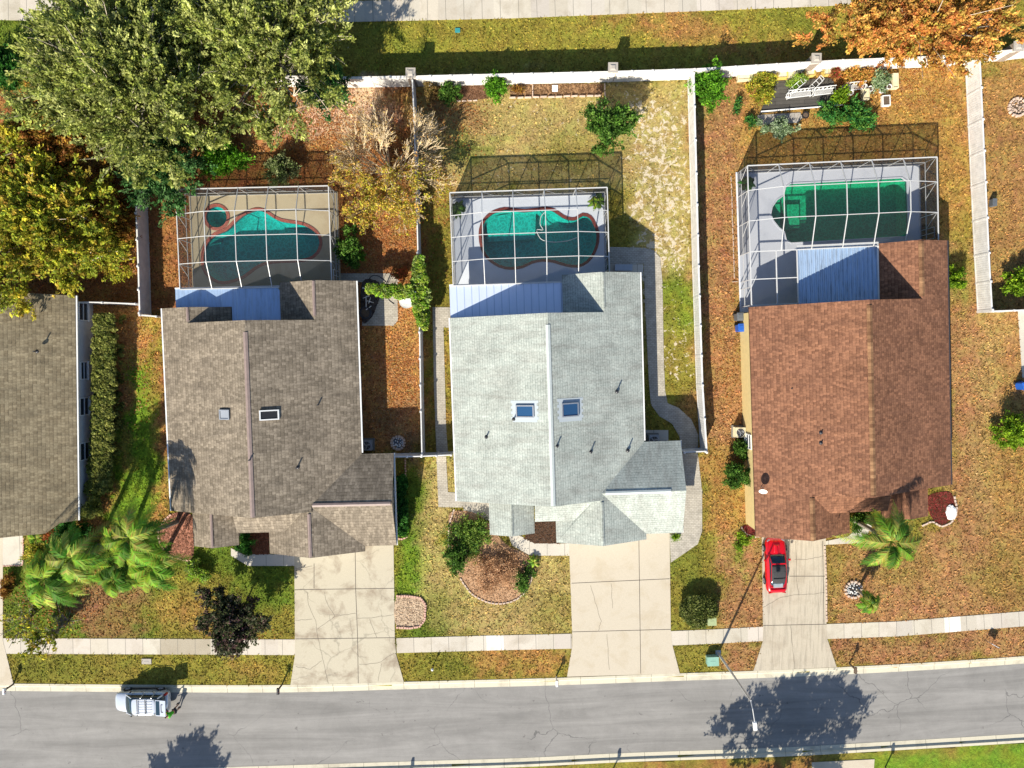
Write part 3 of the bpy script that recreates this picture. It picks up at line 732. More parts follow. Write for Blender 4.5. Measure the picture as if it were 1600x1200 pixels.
def window_part(h, c, wd, ht, nrm, mats=None):
    """c centre on wall; nrm (nx,ny)"""
    nx, ny = nrm; tx, ty = -ny, nx; m = MB(); t = 0.07; d = 0.03
    def bx(o, mm, a0, a1, z0, z1, off, dep):
        ca = (a0 + a1) / 2; cz = (z0 + z1) / 2
        mm.box((c[0] + tx * ca + nx * off, c[1] + ty * ca + ny * off, c[2] + cz), ((a1 - a0) if abs(tx) > .5 else dep, (a1 - a0) if abs(ty) > .5 else dep, z1 - z0))
    for a0, a1, z0, z1 in ((-wd / 2 - t, wd / 2 + t, ht / 2, ht / 2 + t), (-wd / 2 - t, wd / 2 + t, -ht / 2 - t, -ht / 2), (-wd / 2 - t, -wd / 2, -ht / 2, ht / 2), (wd / 2, wd / 2 + t, -ht / 2, ht / 2), (-wd / 2, wd / 2, -0.025, 0.025)):
        bx(None, m, a0, a1, z0, z1, 0.04, 0.08)
    bx(None, m, -wd / 2 - 0.12, wd / 2 + 0.12, -ht / 2 - t - 0.06, -ht / 2 - t, 0.09, 0.18)
    f = h.child('window', m, M['white']); g = MB(); bx(None, g, -wd / 2, wd / 2, -ht / 2, ht / 2, 0.015, 0.02); h.child('pane', g, M['glass'], f)
def gutter(h, a, b, mat=None):
    m = MB(); m.bar(a, b, 0.12, 0.12); h.child('gutter', m, mat or M['white'])
def door_part(h, c, wd, ht, nrm, mat, name='door'):
    nx, ny = nrm; tx, ty = -ny, nx; m = MB(); m.box((c[0] + nx * .03, c[1] + ny * .03, ht / 2), (wd if abs(tx) > .5 else .06, wd if abs(ty) > .5 else .06, ht))
    d = h.child(name, m, mat)
    k = MB(); k.lathe((c[0] + nx * .1 + tx * wd * .38, c[1] + ny * .1 + ty * wd * .38, 1.0), [(0.03, -.03), (.04, 0), (0.03, .03)], 8); h.child('handle', k, M['metal'], d)

rB1, rB2, rBd = A(192, 198, 188, .8), A(180, 187, 178, .8), A(112, 120, 116, .8)
M['roofB'] = shingle('pale_green_shingle', rB1, rB2, rBd, 0.21, 0.26, streak=0.45, streakcol=A(140, 134, 126), msize=0.028)
M['patchB'] = shingle('new_pale_shingle', A(228, 236, 236, .85), A(222, 230, 232, .85), A(190, 200, 205), 0.25, 0.36, streak=0.0, msize=0.02)
M['trimB'] = plain('pale_ridge_metal', A(205, 212, 208, .8), 0.5, var=0.06)
M['roofA'] = shingle('weathered_shingle', A(172, 158, 138), A(134, 122, 105), A(78, 68, 56), 0.27, 0.22, streak=0.6, streakcol=A(104, 94, 82), msize=0.04, spot=0.45)
M['trimA'] = plain('pinkish_ridge_metal', A(158, 138, 130), 0.6, var=0.15)
M['roofC'] = shingle('red_brown_shingle', A(172, 122, 92), A(126, 86, 64), A(76, 48, 36), 0.24, 0.2, streak=0.5, streakcol=A(126, 88, 70), msize=0.035, spot=0.8)
M['trimC'] = shingle('tan_ridge_shingle', A(196, 152, 110), A(186, 142, 102), A(100, 66, 46), 5.0, 0.26, streak=0.1, msize=0.03, offset=0)
M['roofD'] = shingle('olive_grey_shingle', A(172, 158, 128), A(140, 126, 100), A(82, 72, 58), 0.27, 0.22, streak=0.5, streakcol=A(100, 92, 76), msize=0.045, spot=0.3)
M['wallW'] = plain('white_stucco', A(225, 225, 225), 0.85, var=0.08)
M['wallY'] = plain('yellow_stucco', A(240, 215, 150), 0.85, var=0.08)
M['wallT'] = plain('tan_stucco', A(200, 185, 165), 0.85, var=0.08)
def pan_mat(name, c, seam, wid, stain):
    m, t, n, b = new_mat(name); tc = nd(t, 'ShaderNodeTexCoord'); sp = nd(t, 'ShaderNodeSeparateXYZ'); t.links.new(tc.outputs['UV'], sp.inputs[0])
    fr = math_(t, 'PINGPONG', sp.outputs[0], wid / 2); ln = mapr(t, fr, 0.0, 0.05, 1, 0)
    mp = nd(t, 'ShaderNodeMapping'); t.links.new(tc.outputs['UV'], mp.inputs[0]); mp.inputs['Scale'].default_value = (2.5, 0.35, 1)
    st = mapr(t, noise(t, mp.outputs[0], 1.6, 5, 0.7), 0.45, 0.7, 0, stain)
    col = mixc(t, c, A(110, 112, 115), st); col = mixc(t, col, seam, math_(t, 'MULTIPLY', ln, .8))
    t.links.new(col, b.inputs['Base Color']); b.inputs['Roughness'].default_value = 0.3; b.inputs['Metallic'].default_value = 0.35; bump(t, b, ln, 0.5, 0.03); return m
M['panB'] = pan_mat('white_pan_roof_blue_shade', A(225, 236, 255, .9), A(170, 195, 225), 0.6, 0.08)  # white roof; the blue of skylit shade is put into its base colour
M['panC'] = pan_mat('stained_pan_roof_blue_shade', A(180, 208, 240, .8), A(205, 225, 245, .8), 0.33, 0.75)  # base colour carries a painted sky-blue shade tint, besides the stains
M['panA'] = pan_mat('dull_pan_roof_blue_shade', A(185, 212, 245, .8), A(205, 225, 245, .8), 1.2, 0.35)  # blue of the shade painted into the base colour here too

def house_AB(fr, label, mats, d, isA):
    """d: v values; shared plan of the two mirrored-free neighbours"""
    h = House(fr, label, mats[0], mats[1], mats[2]); W = d['W']; r = W / 2; zr = EZ + SL * r
    vR, vF = d['rear'], d['front']; wl, wr_v = d['wing_u'], d['wing_v']           # rear wing: left eave u, rear v
    rw = (wl + W) / 2; zw = EZ + SL * (W - rw)
    g0, g1 = d['g_rear'], d['g_front']; gm = (g0 + g1) / 2; zg = EZ + SL * (g0 - gm); gu = W - (g0 - gm); GW = d['GW']
    zg_ = zg
    # main left plane (+ rear-left bump on house A)
    if isA:
        bu = 2.5; h.plane([(0, 0, EZ), (0, vF, EZ), (r, vF, zr), (r, vR, zr), (bu, vR, EZ + SL * bu), (bu, 0, EZ + SL * bu)], (1, 0))
        h.plane([(bu, 0, EZ + SL * bu - .01), (bu, vR, EZ + SL * bu - .01), (5.5, vR, EZ - .15), (5.5, 0, EZ - .15)], (-1, 0))
    else:
        h.plane([(0, vR, EZ), (0, vF, EZ), (r, vF, zr), (r, vR, zr)], (1, 0))
    # main right plane with rear wing and garage valley
    h.plane([(r, vR, zr), (r, vF, zr), (gu, vF, EZ + SL * (W - gu)), (gu, gm, zg), (W, g0, EZ), (W, wr_v, EZ), (rw, wr_v, zw), (rw, vR, zw)], (-1, 0))
    h.plane([(wl, vR, EZ), (rw, vR, zw), (rw, wr_v, zw), (wl, wr_v, EZ)], (1, 0))
    # garage cross roof
    h.plane([(gu, gm, zg), (GW, gm, zg), (GW, g0, EZ), (W, g0, EZ)], (0, -1))
    xg = d['xr']; xl = d['xl']; fz = zg - 0.004
    pe = d['porch_v']; zp = zg - SL * (gm - pe); pl = d['porch_u']
    xv = d['x_front']; zx = EZ + SL * (W - xg) - .03 * 0
    zx = EZ + SL * (W - xg) * 1.0
    # front plane = garage front slope + porch slope, valley against the cross gable
    uv_ = W - (zg - EZ) / SL
    h.plane([(xg, gm, zg), (GW, gm, zg), (GW, g1, EZ), (W, g1, EZ)], (0, 1))
    zfp = lambda v: zg - SL * (gm - v)
    h.plane([(pl, vF + .0, zfp(vF)), (pl, pe, zp), (xl + (zp - EZ) / SL, pe, zp), (xg, gm, zg), (xg, vF + 1e-3, zfp(vF))] if False else
            [(pl, vF, zfp(vF)), (pl, pe, zp), (xl + (zp - EZ) / SL, pe, zp), (xg - .02, gm - .02, zg - .01), (xg - .6, vF, zfp(vF))], (0, 1))
    zxr = zg - 0.01
    h.plane([(xg, gm, zxr), (xg, xv, zxr), (xl, xv, zxr - SL * (xg - xl)), (xl, pe, zxr - SL * (xg - xl)), (xl + (zp - EZ) / SL, pe, zp - .01)], (1, 0))
    h.plane([(xg, gm, zxr), (W, g1, EZ - .01), (W, xv, EZ - .01), (xg, xv, zxr)], (-1, 0))
    # small front-left projection
    su0, su1, sv = d['s0'], d['s1'], d['sv']; sm = (su0 + su1) / 2; zs = EZ + SL * (sm - su0)
    h.plane([(su0, vF + .35, EZ - .02), (su0, sv, EZ - .02), (sm, sv, zs), (sm, vF + .35, zs)], (1, 0))
    h.plane([(sm, vF + .35, zs), (sm, sv, zs), (su1, sv, EZ - .02), (su1, vF + .35, EZ - .02)], (-1, 0))
    h.done()
    # walls
    e = 0.42; zt = EZ - 0.13
    foot = [(e, (0 if isA else vR) - e), (e, vF + e), (su0 + e, vF + e), (su0 + e, sv + e), (su1 - e, sv + e), (su1 - e, vF + e), (xl + e, vF + e), (xl + e, xv + e + .3), (W - e, xv + e + .3), (W - e, g1 + e), (GW - e, g1 + e), (GW - e, g0 - e), (W - e, g0 - e), (W - e, wr_v - e), (wl + e, wr_v - e), (wl + e, vR - e)]
    foot += [(5.2, vR - e), (5.2, -e)] if isA else []
    gb = []
    for v_ in (vR - e, vF + e):
        gb.append([(e, v_, zt), (W - e, v_, zt), (r, v_, zr - .2)])
    gb.append([(wl + e, wr_v - e, zt), (W - e, wr_v - e, zt), (rw, wr_v - e, zw - .2)])
    gb.append([(xl + e, xv + e + .3, zt), (W - e, xv + e + .3, zt), (xg, xv + e + .3, zg - .25)])
    gb.append([(GW - e, g0 - e, zt), (GW - e, g1 + e, zt), (GW - e, gm, zg - .25)])
    gb.append([(su0 + e, sv + e, zt), (su1 - e, sv + e, zt), (sm, sv + e, zs - .2)])
    h.child('wall', wall_mesh(foot, zt, gb), h.wm)
    gd = MB()
    for i in range(4): gd.box(((xl + W) / 2 + .1, xv + e + .27, 0.28 + i * .53), (4.9, .05, .5))
    h.child('garage_door', gd, M['white'])
    door_part(h, ((pl + xl) / 2, vF + e), 0.95, 2.05, (0, -1), M['darkbark'])
    for v_ in (-3, -7, -11): window_part(h, (e, v_, 1.5), 1.0, 1.1, (-1, 0))
    for v_ in (-2, -6.5): window_part(h, (W - e, v_, 1.5), 1.0, 1.1, (1, 0))
    window_part(h, (sm, sv + e, 1.5), 1.2, 1.2, (0, -1))
    # gutters and fascia
    gm_ = M['white']
    gutter(h, (0 - .05, (0 if isA else vR), EZ - .08), (-.05, vF, EZ - .08)); gutter(h, (W + .05, wr_v, EZ - .08), (W + .05, g0 + .1, EZ - .08))
    gutter(h, (GW + .02, g0, EZ - .1), (GW + .02, g1, EZ - .1))
    # ridges
    h.cap((r, vR - .9, zr), (r, vF + .05, zr)); h.cap((rw, wr_v - .05, zw), (rw, vR + .3, zw), .22, mats[1] if isA else mats[0]); h.cap((sm, vF - .1, zs), (sm, sv + .05, zs), .2, mats[1] if isA else mats[0])
    h.cap((xg, gm - .7, zg), (xg, xv + .05, zg), .26, mats[1] if isA else mats[0]); h.cap((xg + .3, gm, zg), (GW - (1.2 if not isA else .1), gm, zg), .3)
    if isA: h.cap((bu, -.02, EZ + SL * bu), (bu, vR + .1, EZ + SL * bu), .2)
    return h, zr, r
# house in the middle
fB = Frame(703, 497, 2.7, 1.9)
hB, zrB, rB_ = house_AB(fB, 'single-storey house with pale mint grey shingle roof, in the middle of the photo', (M['roofB'], M['trimB'], M['wallW']),
    dict(W=15.35, rear=0.0, front=-14.85, wing_u=9.1, wing_v=3.15, g_rear=-10.5, g_front=-18.05, GW=18.3, xr=11.6, xl=8.0, x_front=-18.5, porch_v=-16.6, porch_u=6.3, s0=2.6, s1=6.25, sv=-17.7), False)
fA = Frame(253, 482, 2.7, 1.3)
hA, zrA, rA_ = house_AB(fA, 'single-storey house with weathered brown grey shingle roof, between the hedge and the cracked driveway', (M['roofA'], M['trimA'], M['wallT']),
    dict(W=15.65, rear=-1.25, front=-16.4, wing_u=9.5, wing_v=1.85, g_rear=-12.1, g_front=-19.65, GW=18.25, xr=11.65, xl=7.9, x_front=-20.1, porch_v=-18.2, porch_u=5.5, s0=1.7, s1=5.4, sv=-19.35), True)
def on_main(W, u): r = W / 2; return EZ + SL * (u if u < r else W - u)
skylight(hB, 5.72, -7.5, on_main(15.35, 5.72), 1.2, 0.78, 1, M['skyglass'], M['metal'], M['patchB'])
skylight(hB, 9.25, -7.48, on_main(15.35, 9.25), 1.15, 0.9, -1, M['skyglass'], M['metal'], M['patchB'])
skylight(hA, 5.65, -8.46, on_main(15.65, 5.65), .75, .6, 1, M['skyfrost'], M['metal'])
skylight(hA, 9.25, -8.54, on_main(15.65, 9.25), 1.15, .6, -1, M['black'], M['white'])
for hh, W, px in ((hB, 15.35, [(760, 683), (870, 697), (923, 706), (964, 612), (981, 704), (803, 655)]), (hA, 15.65, [(498, 632), (465, 730), (392, 718)])):
    for q in px:
        u, v = hh.f.loc(q[0], q[1], 4.8); z = on_main(W, u); u, v = hh.f.loc(q[0], q[1], z); pipe_vent(hh, u, v, z)
# patio (pan) roofs: parts of their houses
def pan(h, u0, u1, v0, v1, z, mat, post=True, cut=None):
    m = MB(); poly = [(u0, v0), (u1, v0), (u1, v1), (u0, v1)] if not cut else cut
    m.prism(poly, z - .09, z, 0, bottom=True); o = h.child('patio_roof', m, mat)
    g = MB(); g.bar((u0, v1 + .04, z), (u1, v1 + .04, z), .1, .12); h.child('gutter', g, M['white'])
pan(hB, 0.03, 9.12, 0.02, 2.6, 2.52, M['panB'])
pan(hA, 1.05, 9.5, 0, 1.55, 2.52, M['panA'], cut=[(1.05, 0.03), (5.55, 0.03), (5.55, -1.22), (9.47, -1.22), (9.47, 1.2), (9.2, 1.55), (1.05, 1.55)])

# brown house on the right
fC = Frame(1170, 480, 2.7, 2.6)
hC = House(fC, 'single-storey house with red-brown shingle roof and yellow wall, beside the red car', M['roofC'], M['trimC'], M['wallY'])
W = 16.0; r = 8.0; zr = EZ + SL * r; wl = 10.55; rw = (wl + W) / 2; zw = EZ + SL * (W - rw); xr = 4.0; zx = EZ + SL * xr
hC.plane([(0, 0, EZ), (0, -18.65, EZ), (xr, -18.75, zx), (xr, -15.1, zx), (r, -15.1, zr), (r, 0, zr)], (1, 0))
hC.plane([(r, 0, zr), (r, -15.1, zr), (W, -15.1, EZ), (W, 4.6, EZ), (rw, 4.6, zw), (rw, 0, zw)], (-1, 0))
hC.plane([(wl, 0, EZ), (rw, 0, zw), (rw, 4.6, zw), (wl, 4.6, EZ)], (1, 0))
zpv = lambda v: zx - SL * (-15.1 - v)
hC.plane([(xr + .02, -15.15, zpv(-15.15)), (xr + (zx - zpv(-16.75)) / SL, -16.75, zpv(-16.75)), (10.3, -16.75, zpv(-16.75)), (10.3, -15.12, zpv(-15.12))], (0, 1))
hC.plane([(xr, -15.1, zx - .01), (xr, -18.75, zx - .01), (7.6, -18.65, EZ + .17), (7.6, -16.75, EZ + .17), (xr + (zx - zpv(-16.75)) / SL, -16.75, zpv(-16.75) - .01)], (-1, 0))
hC.plane([(10.3, -14.8, EZ - .02), (10.3, -17.6, EZ - .02), (12.2, -17.6, EZ + .78), (12.2, -14.8, EZ + .78)], (1, 0))
hC.plane([(12.2, -14.8, EZ + .78), (12.2, -17.6, EZ + .78), (14.1, -17.6, EZ - .02), (14.1, -14.8, EZ - .02)], (-1, 0))
hC.done(); e = .42; zt = EZ - .13
hC.child('wall', wall_mesh([(.1, -e), (.1, -18.2), (7.2, -18.2), (7.2, -15.1 + e), (10.7, -15.1 + e), (10.7, -17.2), (13.7, -17.2), (13.7, -15.1 + e), (W - e, -15.1 + e), (W - e, 4.6 - e), (wl + e, 4.6 - e), (wl + e, -e)], zt,
    [[(.3, v_, zt), (W - e, v_, zt), (r, v_, zr - .2)] for v_ in (-e, -15.1 + e)] + [[(wl + e, 4.6 - e, zt), (W - e, 4.6 - e, zt), (rw, 4.6 - e, zw - .2)], [(.2, -18.2, zt), (7.2, -18.2, zt), (xr, -18.2, zx - .25)]]), M['wallY'])
gd = MB()
for i in range(4): gd.box((3.3, -18.23, .28 + i * .53), (4.9, .05, .5))
hC.child('garage_door', gd, M['white']); door_part(hC, (8.9, -15.1 + e), .95, 2.05, (0, -1), M['darkbark'])
for v_ in (-2.5, 1.5): window_part(hC, (W - e, v_, 1.5), 1.0, 1.1, (1, 0))
window_part(hC, (.1, -11.0, 1.5), 1.1, 1.1, (-1, 0)); window_part(hC, (12.2, -17.2, 1.5), 1.3, 1.2, (0, -1))
gutter(hC, (W + .05, 4.6, EZ - .08), (W + .05, -15.1, EZ - .08), M['metaldark'])
hC.cap((r, -.4, zr), (r, -15.0, zr), .42); hC.cap((rw, 4.5, zw), (rw, .2, zw), .42); hC.cap((xr, -15.3, zx), (xr, -18.7, zx), .42)
for q in ((1236, 607), (1283, 676), (1205, 695), (1283, 692)):
    u, v = fC.loc(q[0], q[1], 4.6); z = EZ + SL * min(u, W - u); u, v = fC.loc(q[0], q[1], z); pipe_vent(hC, u, v, z, .05, .22)
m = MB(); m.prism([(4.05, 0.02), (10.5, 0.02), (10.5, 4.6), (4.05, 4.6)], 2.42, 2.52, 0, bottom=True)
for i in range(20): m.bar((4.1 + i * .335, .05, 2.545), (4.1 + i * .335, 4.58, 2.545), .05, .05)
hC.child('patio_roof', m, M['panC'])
g = MB(); g.bar((4.0, 4.68, 2.55), (10.55, 4.68, 2.55), .14, .16); g.bar((10.52, 0, 2.57), (10.52, 4.6, 2.57), .12, .12); hC.child('gutter', g, M['white'])

# house at the left edge
fD = Frame(118, 462, 2.7, -1.0)
hD = House(fD, 'house with olive grey roof and white wall, cut off by the left edge', M['roofD'], M['trimA'], M['wallW'])
hD.plane([(0, 0, EZ), (0, -18.2, EZ), (-1.2, -18.35, EZ + SL * 1.2), (-2.1, -19.1, EZ + SL * 2.1), (-8, -19.3, EZ + SL * 8), (-8, .15, EZ + SL * 8)], (-1, 0))
hD.plane([(-8, .15, EZ + SL * 8), (-8, -19.3, EZ + SL * 8), (-16, -19.3, EZ), (-16, .15, EZ)], (1, 0)); hD.done()
hD.child('wall', wall_mesh([(-.18, -.42), (-.18, -17.8), (-2.3, -17.8), (-2.3, -18.8), (-15.6, -18.8), (-15.6, -.42)], zt, [[(-.3, v_, zt), (-15.6, v_, zt), (-8, v_, EZ + SL * 8 - .2)] for v_ in (-.42, -17.8)]), M['wallW'])
for py, hh in ((487, 1.25), (579, .9), (635, 1.25), (705, 1.35)):
    u, v = fD.loc(125, py, 1.5); window_part(hD, (-.18, v, 1.45), 1.35, hh * .9, (1, 0))
hD.cap((-8, .1, EZ + SL * 8), (-8, -19.2, EZ + SL * 8)); gutter(hD, (.05, 0, EZ - .08), (.05, -18.2, EZ - .08))
pipe_vent(hD, *[(lambda q: (q[0], q[1]))(fD.loc(56, 549, 4.2))][0], EZ + SL * 3.3, .05, .4)
for h_ in (fA, fB, fC): pass
EXC += [[fB.w(*q) for q in ((.3, 3), (.3, -14.5), (3, -17.3), (6, -17.3), (6, -14.5), (8.3, -14.6), (8.3, -18.2), (18, -17.8), (18, -10.8), (15, -10.8), (15, 2.8))],
        [fA.w(*q) for q in ((.3, 1), (.3, -16), (2, -19), (5, -19), (5, -16), (8.3, -16), (8.3, -19.7), (18, -19.4), (18, -12.4), (15.2, -12.4), (15.2, 1.6))],
        [fC.w(*q) for q in ((.1, -.2), (.1, -18.3), (7.3, -18.3), (7.3, -14.7), (15.6, -14.7), (15.6, 4.2), (10.8, 4.2))], [fD.w(*q) for q in ((-.2, -.2), (-.2, -18), (-16, -19), (-16, 0))]]

# ------------------------------------------------------------------ pools, decks and screen cages
import bmesh
def plate_with_holes(name, outer, holes, z, mat, depth=0.25):
    bm = bmesh.new()
    for loop in [outer] + holes:
        vs = [bm.verts.new((x, y, z)) for x, y in loop]
        for i in range(len(vs)): bm.edges.new((vs[i], vs[(i + 1) % len(vs)]))
    bmesh.ops.triangle_fill(bm, use_beauty=True, use_dissolve=False, edges=bm.edges[:])
    for f in bm.faces:
        if f.normal.z < 0: f.normal_flip()
    vs = [bm.verts.new((x, y, z)) for x, y in outer]; lo = [bm.verts.new((x, y, z - depth)) for x, y in outer]
    for i in range(len(vs)):
        j = (i + 1) % len(vs); bm.faces.new((lo[i], lo[j], vs[j], vs[i]))
    me = bpy.data.meshes.new(name); bm.to_mesh(me); bm.free(); me.materials.append(mat)
    o = bpy.data.objects.new(name, me); C.objects.link(o); o['kind'] = 'structure'; return o
DZ = 0.07
M['deckA'] = concrete('tan_deck', A(226, 210, 174), stain=0.3, staincol=A(180, 150, 110))
M['deckB'] = concrete('white_deck_blue_shade', A(230, 237, 246, .86), stain=0.15, staincol=A(180, 185, 195))  # faint blue of shade mixed into the white base colour
M['deckC'] = concrete('pale_blue_deck', A(218, 222, 230, .82), stain=0.25, staincol=A(165, 172, 185))
M['copingR'] = pavers('brick_coping', A(160, 70, 55), A(135, 58, 48), A(110, 60, 50), 0.25, 0.12)
M['copingP'] = pavers('pink_coping', A(215, 125, 105), A(190, 105, 88), A(150, 90, 80), 0.25, 0.12)
M['water'] = water_mat('pool_water', (0.4, 0.88, 0.86)); M['waterC'] = water_mat('green_pool_water', (0.35, 0.82, 0.6))
M['basinB'] = basin_caustic_mat('aqua_plaster_caustics', (0.02, 0.50, 0.42)); M['basinA'] = basin_caustic_mat('teal_plaster_caustics', (0.02, 0.48, 0.44)); M['basinC'] = basin_caustic_mat('green_plaster_caustics', (0.03, 0.44, 0.36))
M['tile'] = plain('pool_tile', (0.03, 0.16, 0.2), 0.2, var=0.3, scale=12)
def make_pool(label, poly, coping_w, copmat, basinmat, watermat, depth=1.3, steps=None, cat='swimming pool'):
    root = empty('swimming_pool', (sum(p[0] for p in poly) / len(poly), sum(p[1] for p in poly) / len(poly), 0)); ox, oy = root.location.x, root.location.y
    tag(root, label, cat)
    q = [(x - ox, y - oy) for x, y in poly]; n = len(q); out = offset_poly(q, coping_w)
    ar = sum(q[i][0] * q[(i + 1) % n][1] - q[(i + 1) % n][0] * q[i][1] for i in range(n))
    if ar < 0: q = q[::-1]; out = out[::-1]
    c = MB(); zt = DZ + .04; L = 0
    for i in range(n):
        j = (i + 1) % n; l = math.dist(q[i], q[j])
        c.face([(*q[j], zt), (*q[i], zt), (*out[i], zt), (*out[j], zt)], [(L + l, 0), (L, 0), (L, coping_w), (L + l, coping_w)])
        c.face([(*out[j], zt), (*out[i], zt), (*out[i], DZ - .05), (*out[j], DZ - .05)][::-1]); c.face([(*q[i], zt), (*q[j], zt), (*q[j], DZ - .1), (*q[i], DZ - .1)][::-1]); L += l
    c.build('coping', copmat, root)
    b = MB(); fl = offset_poly(q, -.25)
    t = MB()
    for i in range(n):
        j = (i + 1) % n
        t.face([(*q[j], DZ - .1), (*q[i], DZ - .1), (*q[i], -.22), (*q[j], -.22)][::-1])
        b.face([(*q[j], -.22), (*q[i], -.22), (*fl[i], -depth), (*fl[j], -depth)][::-1])
    b.face([(*p, -depth) for p in fl]); b.build('basin', basinmat, root); t.build('tile_band', M['tile'], root)
    wv = MB(); wv.face([(*p, -.09) for p in q]); wv.build('water', watermat, root)
    if steps:
        s_ = MB()
        for poly2, z in steps: s_.prism([(x - ox, y - oy) for x, y in poly2], -depth + .01, z)
        s_.build('steps', basinmat, root)
    HOLES.append(poly); return root
def zpx(lst, x0, y0, k): return [P2(x0 + x / k, y0 + y / k) for x, y in lst]
poolB = smooth_poly(zpx([(372, 405), (420, 340), (480, 300), (560, 278), (640, 284), (740, 295), (850, 282), (930, 272), (1000, 290), (1080, 345), (1150, 368), (1205, 362), (1262, 328), (1320, 348), (1352, 400), (1380, 470), (1380, 560), (1350, 650), (1290, 730), (1210, 765), (1110, 755), (1000, 722), (900, 712), (800, 732), (720, 770), (620, 785), (520, 765), (430, 705), (375, 620), (355, 500)], 690, 280, 5.714), 2)
poolA = smooth_poly(zpx([(330, 590), (400, 520), (500, 480), (570, 415), (650, 345), (740, 302), (800, 292), (860, 312), (920, 352), (1000, 392), (1120, 412), (1210, 430), (1290, 470), (1345, 530), (1360, 600), (1330, 675), (1260, 725), (1150, 745), (1000, 750), (850, 768), (750, 820), (650, 895), (520, 940), (430, 940), (350, 895), (300, 820), (290, 700)], 270, 280, 5.926), 2)
spc = P2(270 + 408 / 5.926, 280 + 352 / 5.926); spa = [(spc[0] + 0.86 * math.cos(t), spc[1] + .86 * math.sin(t)) for t in np.linspace(0, 2 * math.pi, 29)[:-1]]
sc_ = [(435, 600), (400, 575), (360, 525), (340, 480), (350, 430), (385, 380), (430, 350)]
poolC = zpx([(450, 660)] + sc_ + [(445, 290), (478, 264), (880, 243), (1272, 222), (1308, 245), (1314, 430), (1318, 615), (1300, 635), (900, 658), (482, 682)], 1130, 230, 4.571)
def cage(fr, label, eave, upx, vpx, deckmat, deck_extra, pools, group, rise=0.95, front_open=True, extra=None):
    """eave: px of TL,TR,BR,BL of the eave frame; upx/vpx: px of the interior ribs/purlins on the eave frame"""
    EH = 2.62
    tl, tr, br, bl = [fr.loc(*q, EH) for q in eave]
    u0 = (tl[0] + bl[0]) / 2; u1 = (tr[0] + br[0]) / 2; v1 = (tl[1] + tr[1]) / 2; v0 = min(bl[1], br[1]) if not extra else bl[1]
    us = [u0] + [fr.loc(x, y, EH)[0] for x, y in upx] + [u1]; vs = [v1] + [fr.loc(x, y, EH + rise * .9)[1] for x, y in vpx] + [v0]
    root = empty('pool_cage', (fr.o.x, fr.o.y, 0), fr.a); tag(root, label, 'screen enclosure', group)
    nu, nv = len(us) - 1, len(vs) - 1
    def Z(i, j): return EH + (rise if (0 < i < nu and 0 < j < nv) else 0)
    m = MB(); W1 = .055
    for i, u in enumerate(us):
        for j in range(nv):
            m.bar((u, vs[j], Z(i, j)), (u, vs[j + 1], Z(i, j + 1)), W1 if 0 < i < nu else .07, .09)
    for j, v in enumerate(vs):
        for i in range(nu):
            if j == nv and 0: continue
            m.bar((us[i], v, Z(i, j)), (us[i + 1], v, Z(i + 1, j)), .045 if 0 < j < nv else .08, .08)
    m.build('roof_frame', M['frame'], root)
    s_ = MB()
    for i in range(nu):
        for j in range(nv):
            a, b, c_, d = [(us[i], vs[j + 1], Z(i, j + 1)), (us[i + 1], vs[j + 1], Z(i + 1, j + 1)), (us[i + 1], vs[j], Z(i + 1, j)), (us[i], vs[j], Z(i, j))]
            s_.face([a, b, c_]); s_.face([a, c_, d])
    s_.build('roof_screen', M['screen'], root)
    # walls: back, left, right
    def wall(pts, nm):
        w_ = MB(); sc = MB()
        for p in pts: w_.bar((p[0], p[1], DZ), (p[0], p[1], EH - .06), .055, .055)
        for p, q in zip(pts, pts[1:]):
            w_.bar((p[0], p[1], 1.0), (q[0], q[1], 1.0), .05, .05); w_.bar((p[0], p[1], DZ + .03), (q[0], q[1], DZ + .03), .05, .05)
            sc.face([(p[0], p[1], DZ), (q[0], q[1], DZ), (q[0], q[1], EH), (p[0], p[1], EH)])
        for p, q in zip(pts, pts[1:]):   # knee braces
            mx = ((p[0] + q[0] * 1.0) / 2, (p[1] + q[1]) / 2)
            w_.bar((p[0], p[1], EH - .1), (p[0] + (q[0] - p[0]) * .42, p[1] + (q[1] - p[1]) * .42, 1.0), .035, .035)
        wf = w_.build('wall_frame', M['frame'], root); sc.build('wall_screen', M['wscreen'], wf)
    wall([(u, v1) for u in us], 'back'); wall([(u0, v) for v in vs], 'l'); wall([(u1, v) for v in vs], 'r')
    if extra: extra(root, us, vs, EH, m)
    d = MB(); dz0, dz1 = (vs[-1] + .5, vs[-1] + 1.4); d.box((u1 + .02, (dz0 + dz1) / 2, 1.05), (.06, .05, 2.0)); d.bar((u1 + .03, dz0, DZ), (u1 + .03, dz0, 2.05), .06); d.bar((u1 + .03, dz1, DZ), (u1 + .03, dz1, 2.05), .06); d.bar((u1 + .03, dz0, 2.05), (u1 + .03, dz1, 2.05), .06)
    do = d.build('screen_door', M['frame'], root); kn = MB(); kn.box((u1 + .1, dz0 + .1, 1.0), (.08, .03, .14)); kn.build('handle', M['metaldark'], do)
    outer = [(u0 - .12, v1 + .12), (u1 + .12, v1 + .12)] + deck_extra(u0, u1, v0)
    outer = [fr.w(*q) for q in outer]
    plate_with_holes('pool_deck', outer, [offset_poly(p, .02) for p in pools], DZ, deckmat); EXC.append(outer)
    return root, us, vs
def zz(x0, y0, k, l): return [(x0 + x / k, y0 + y / k) for x, y in l]
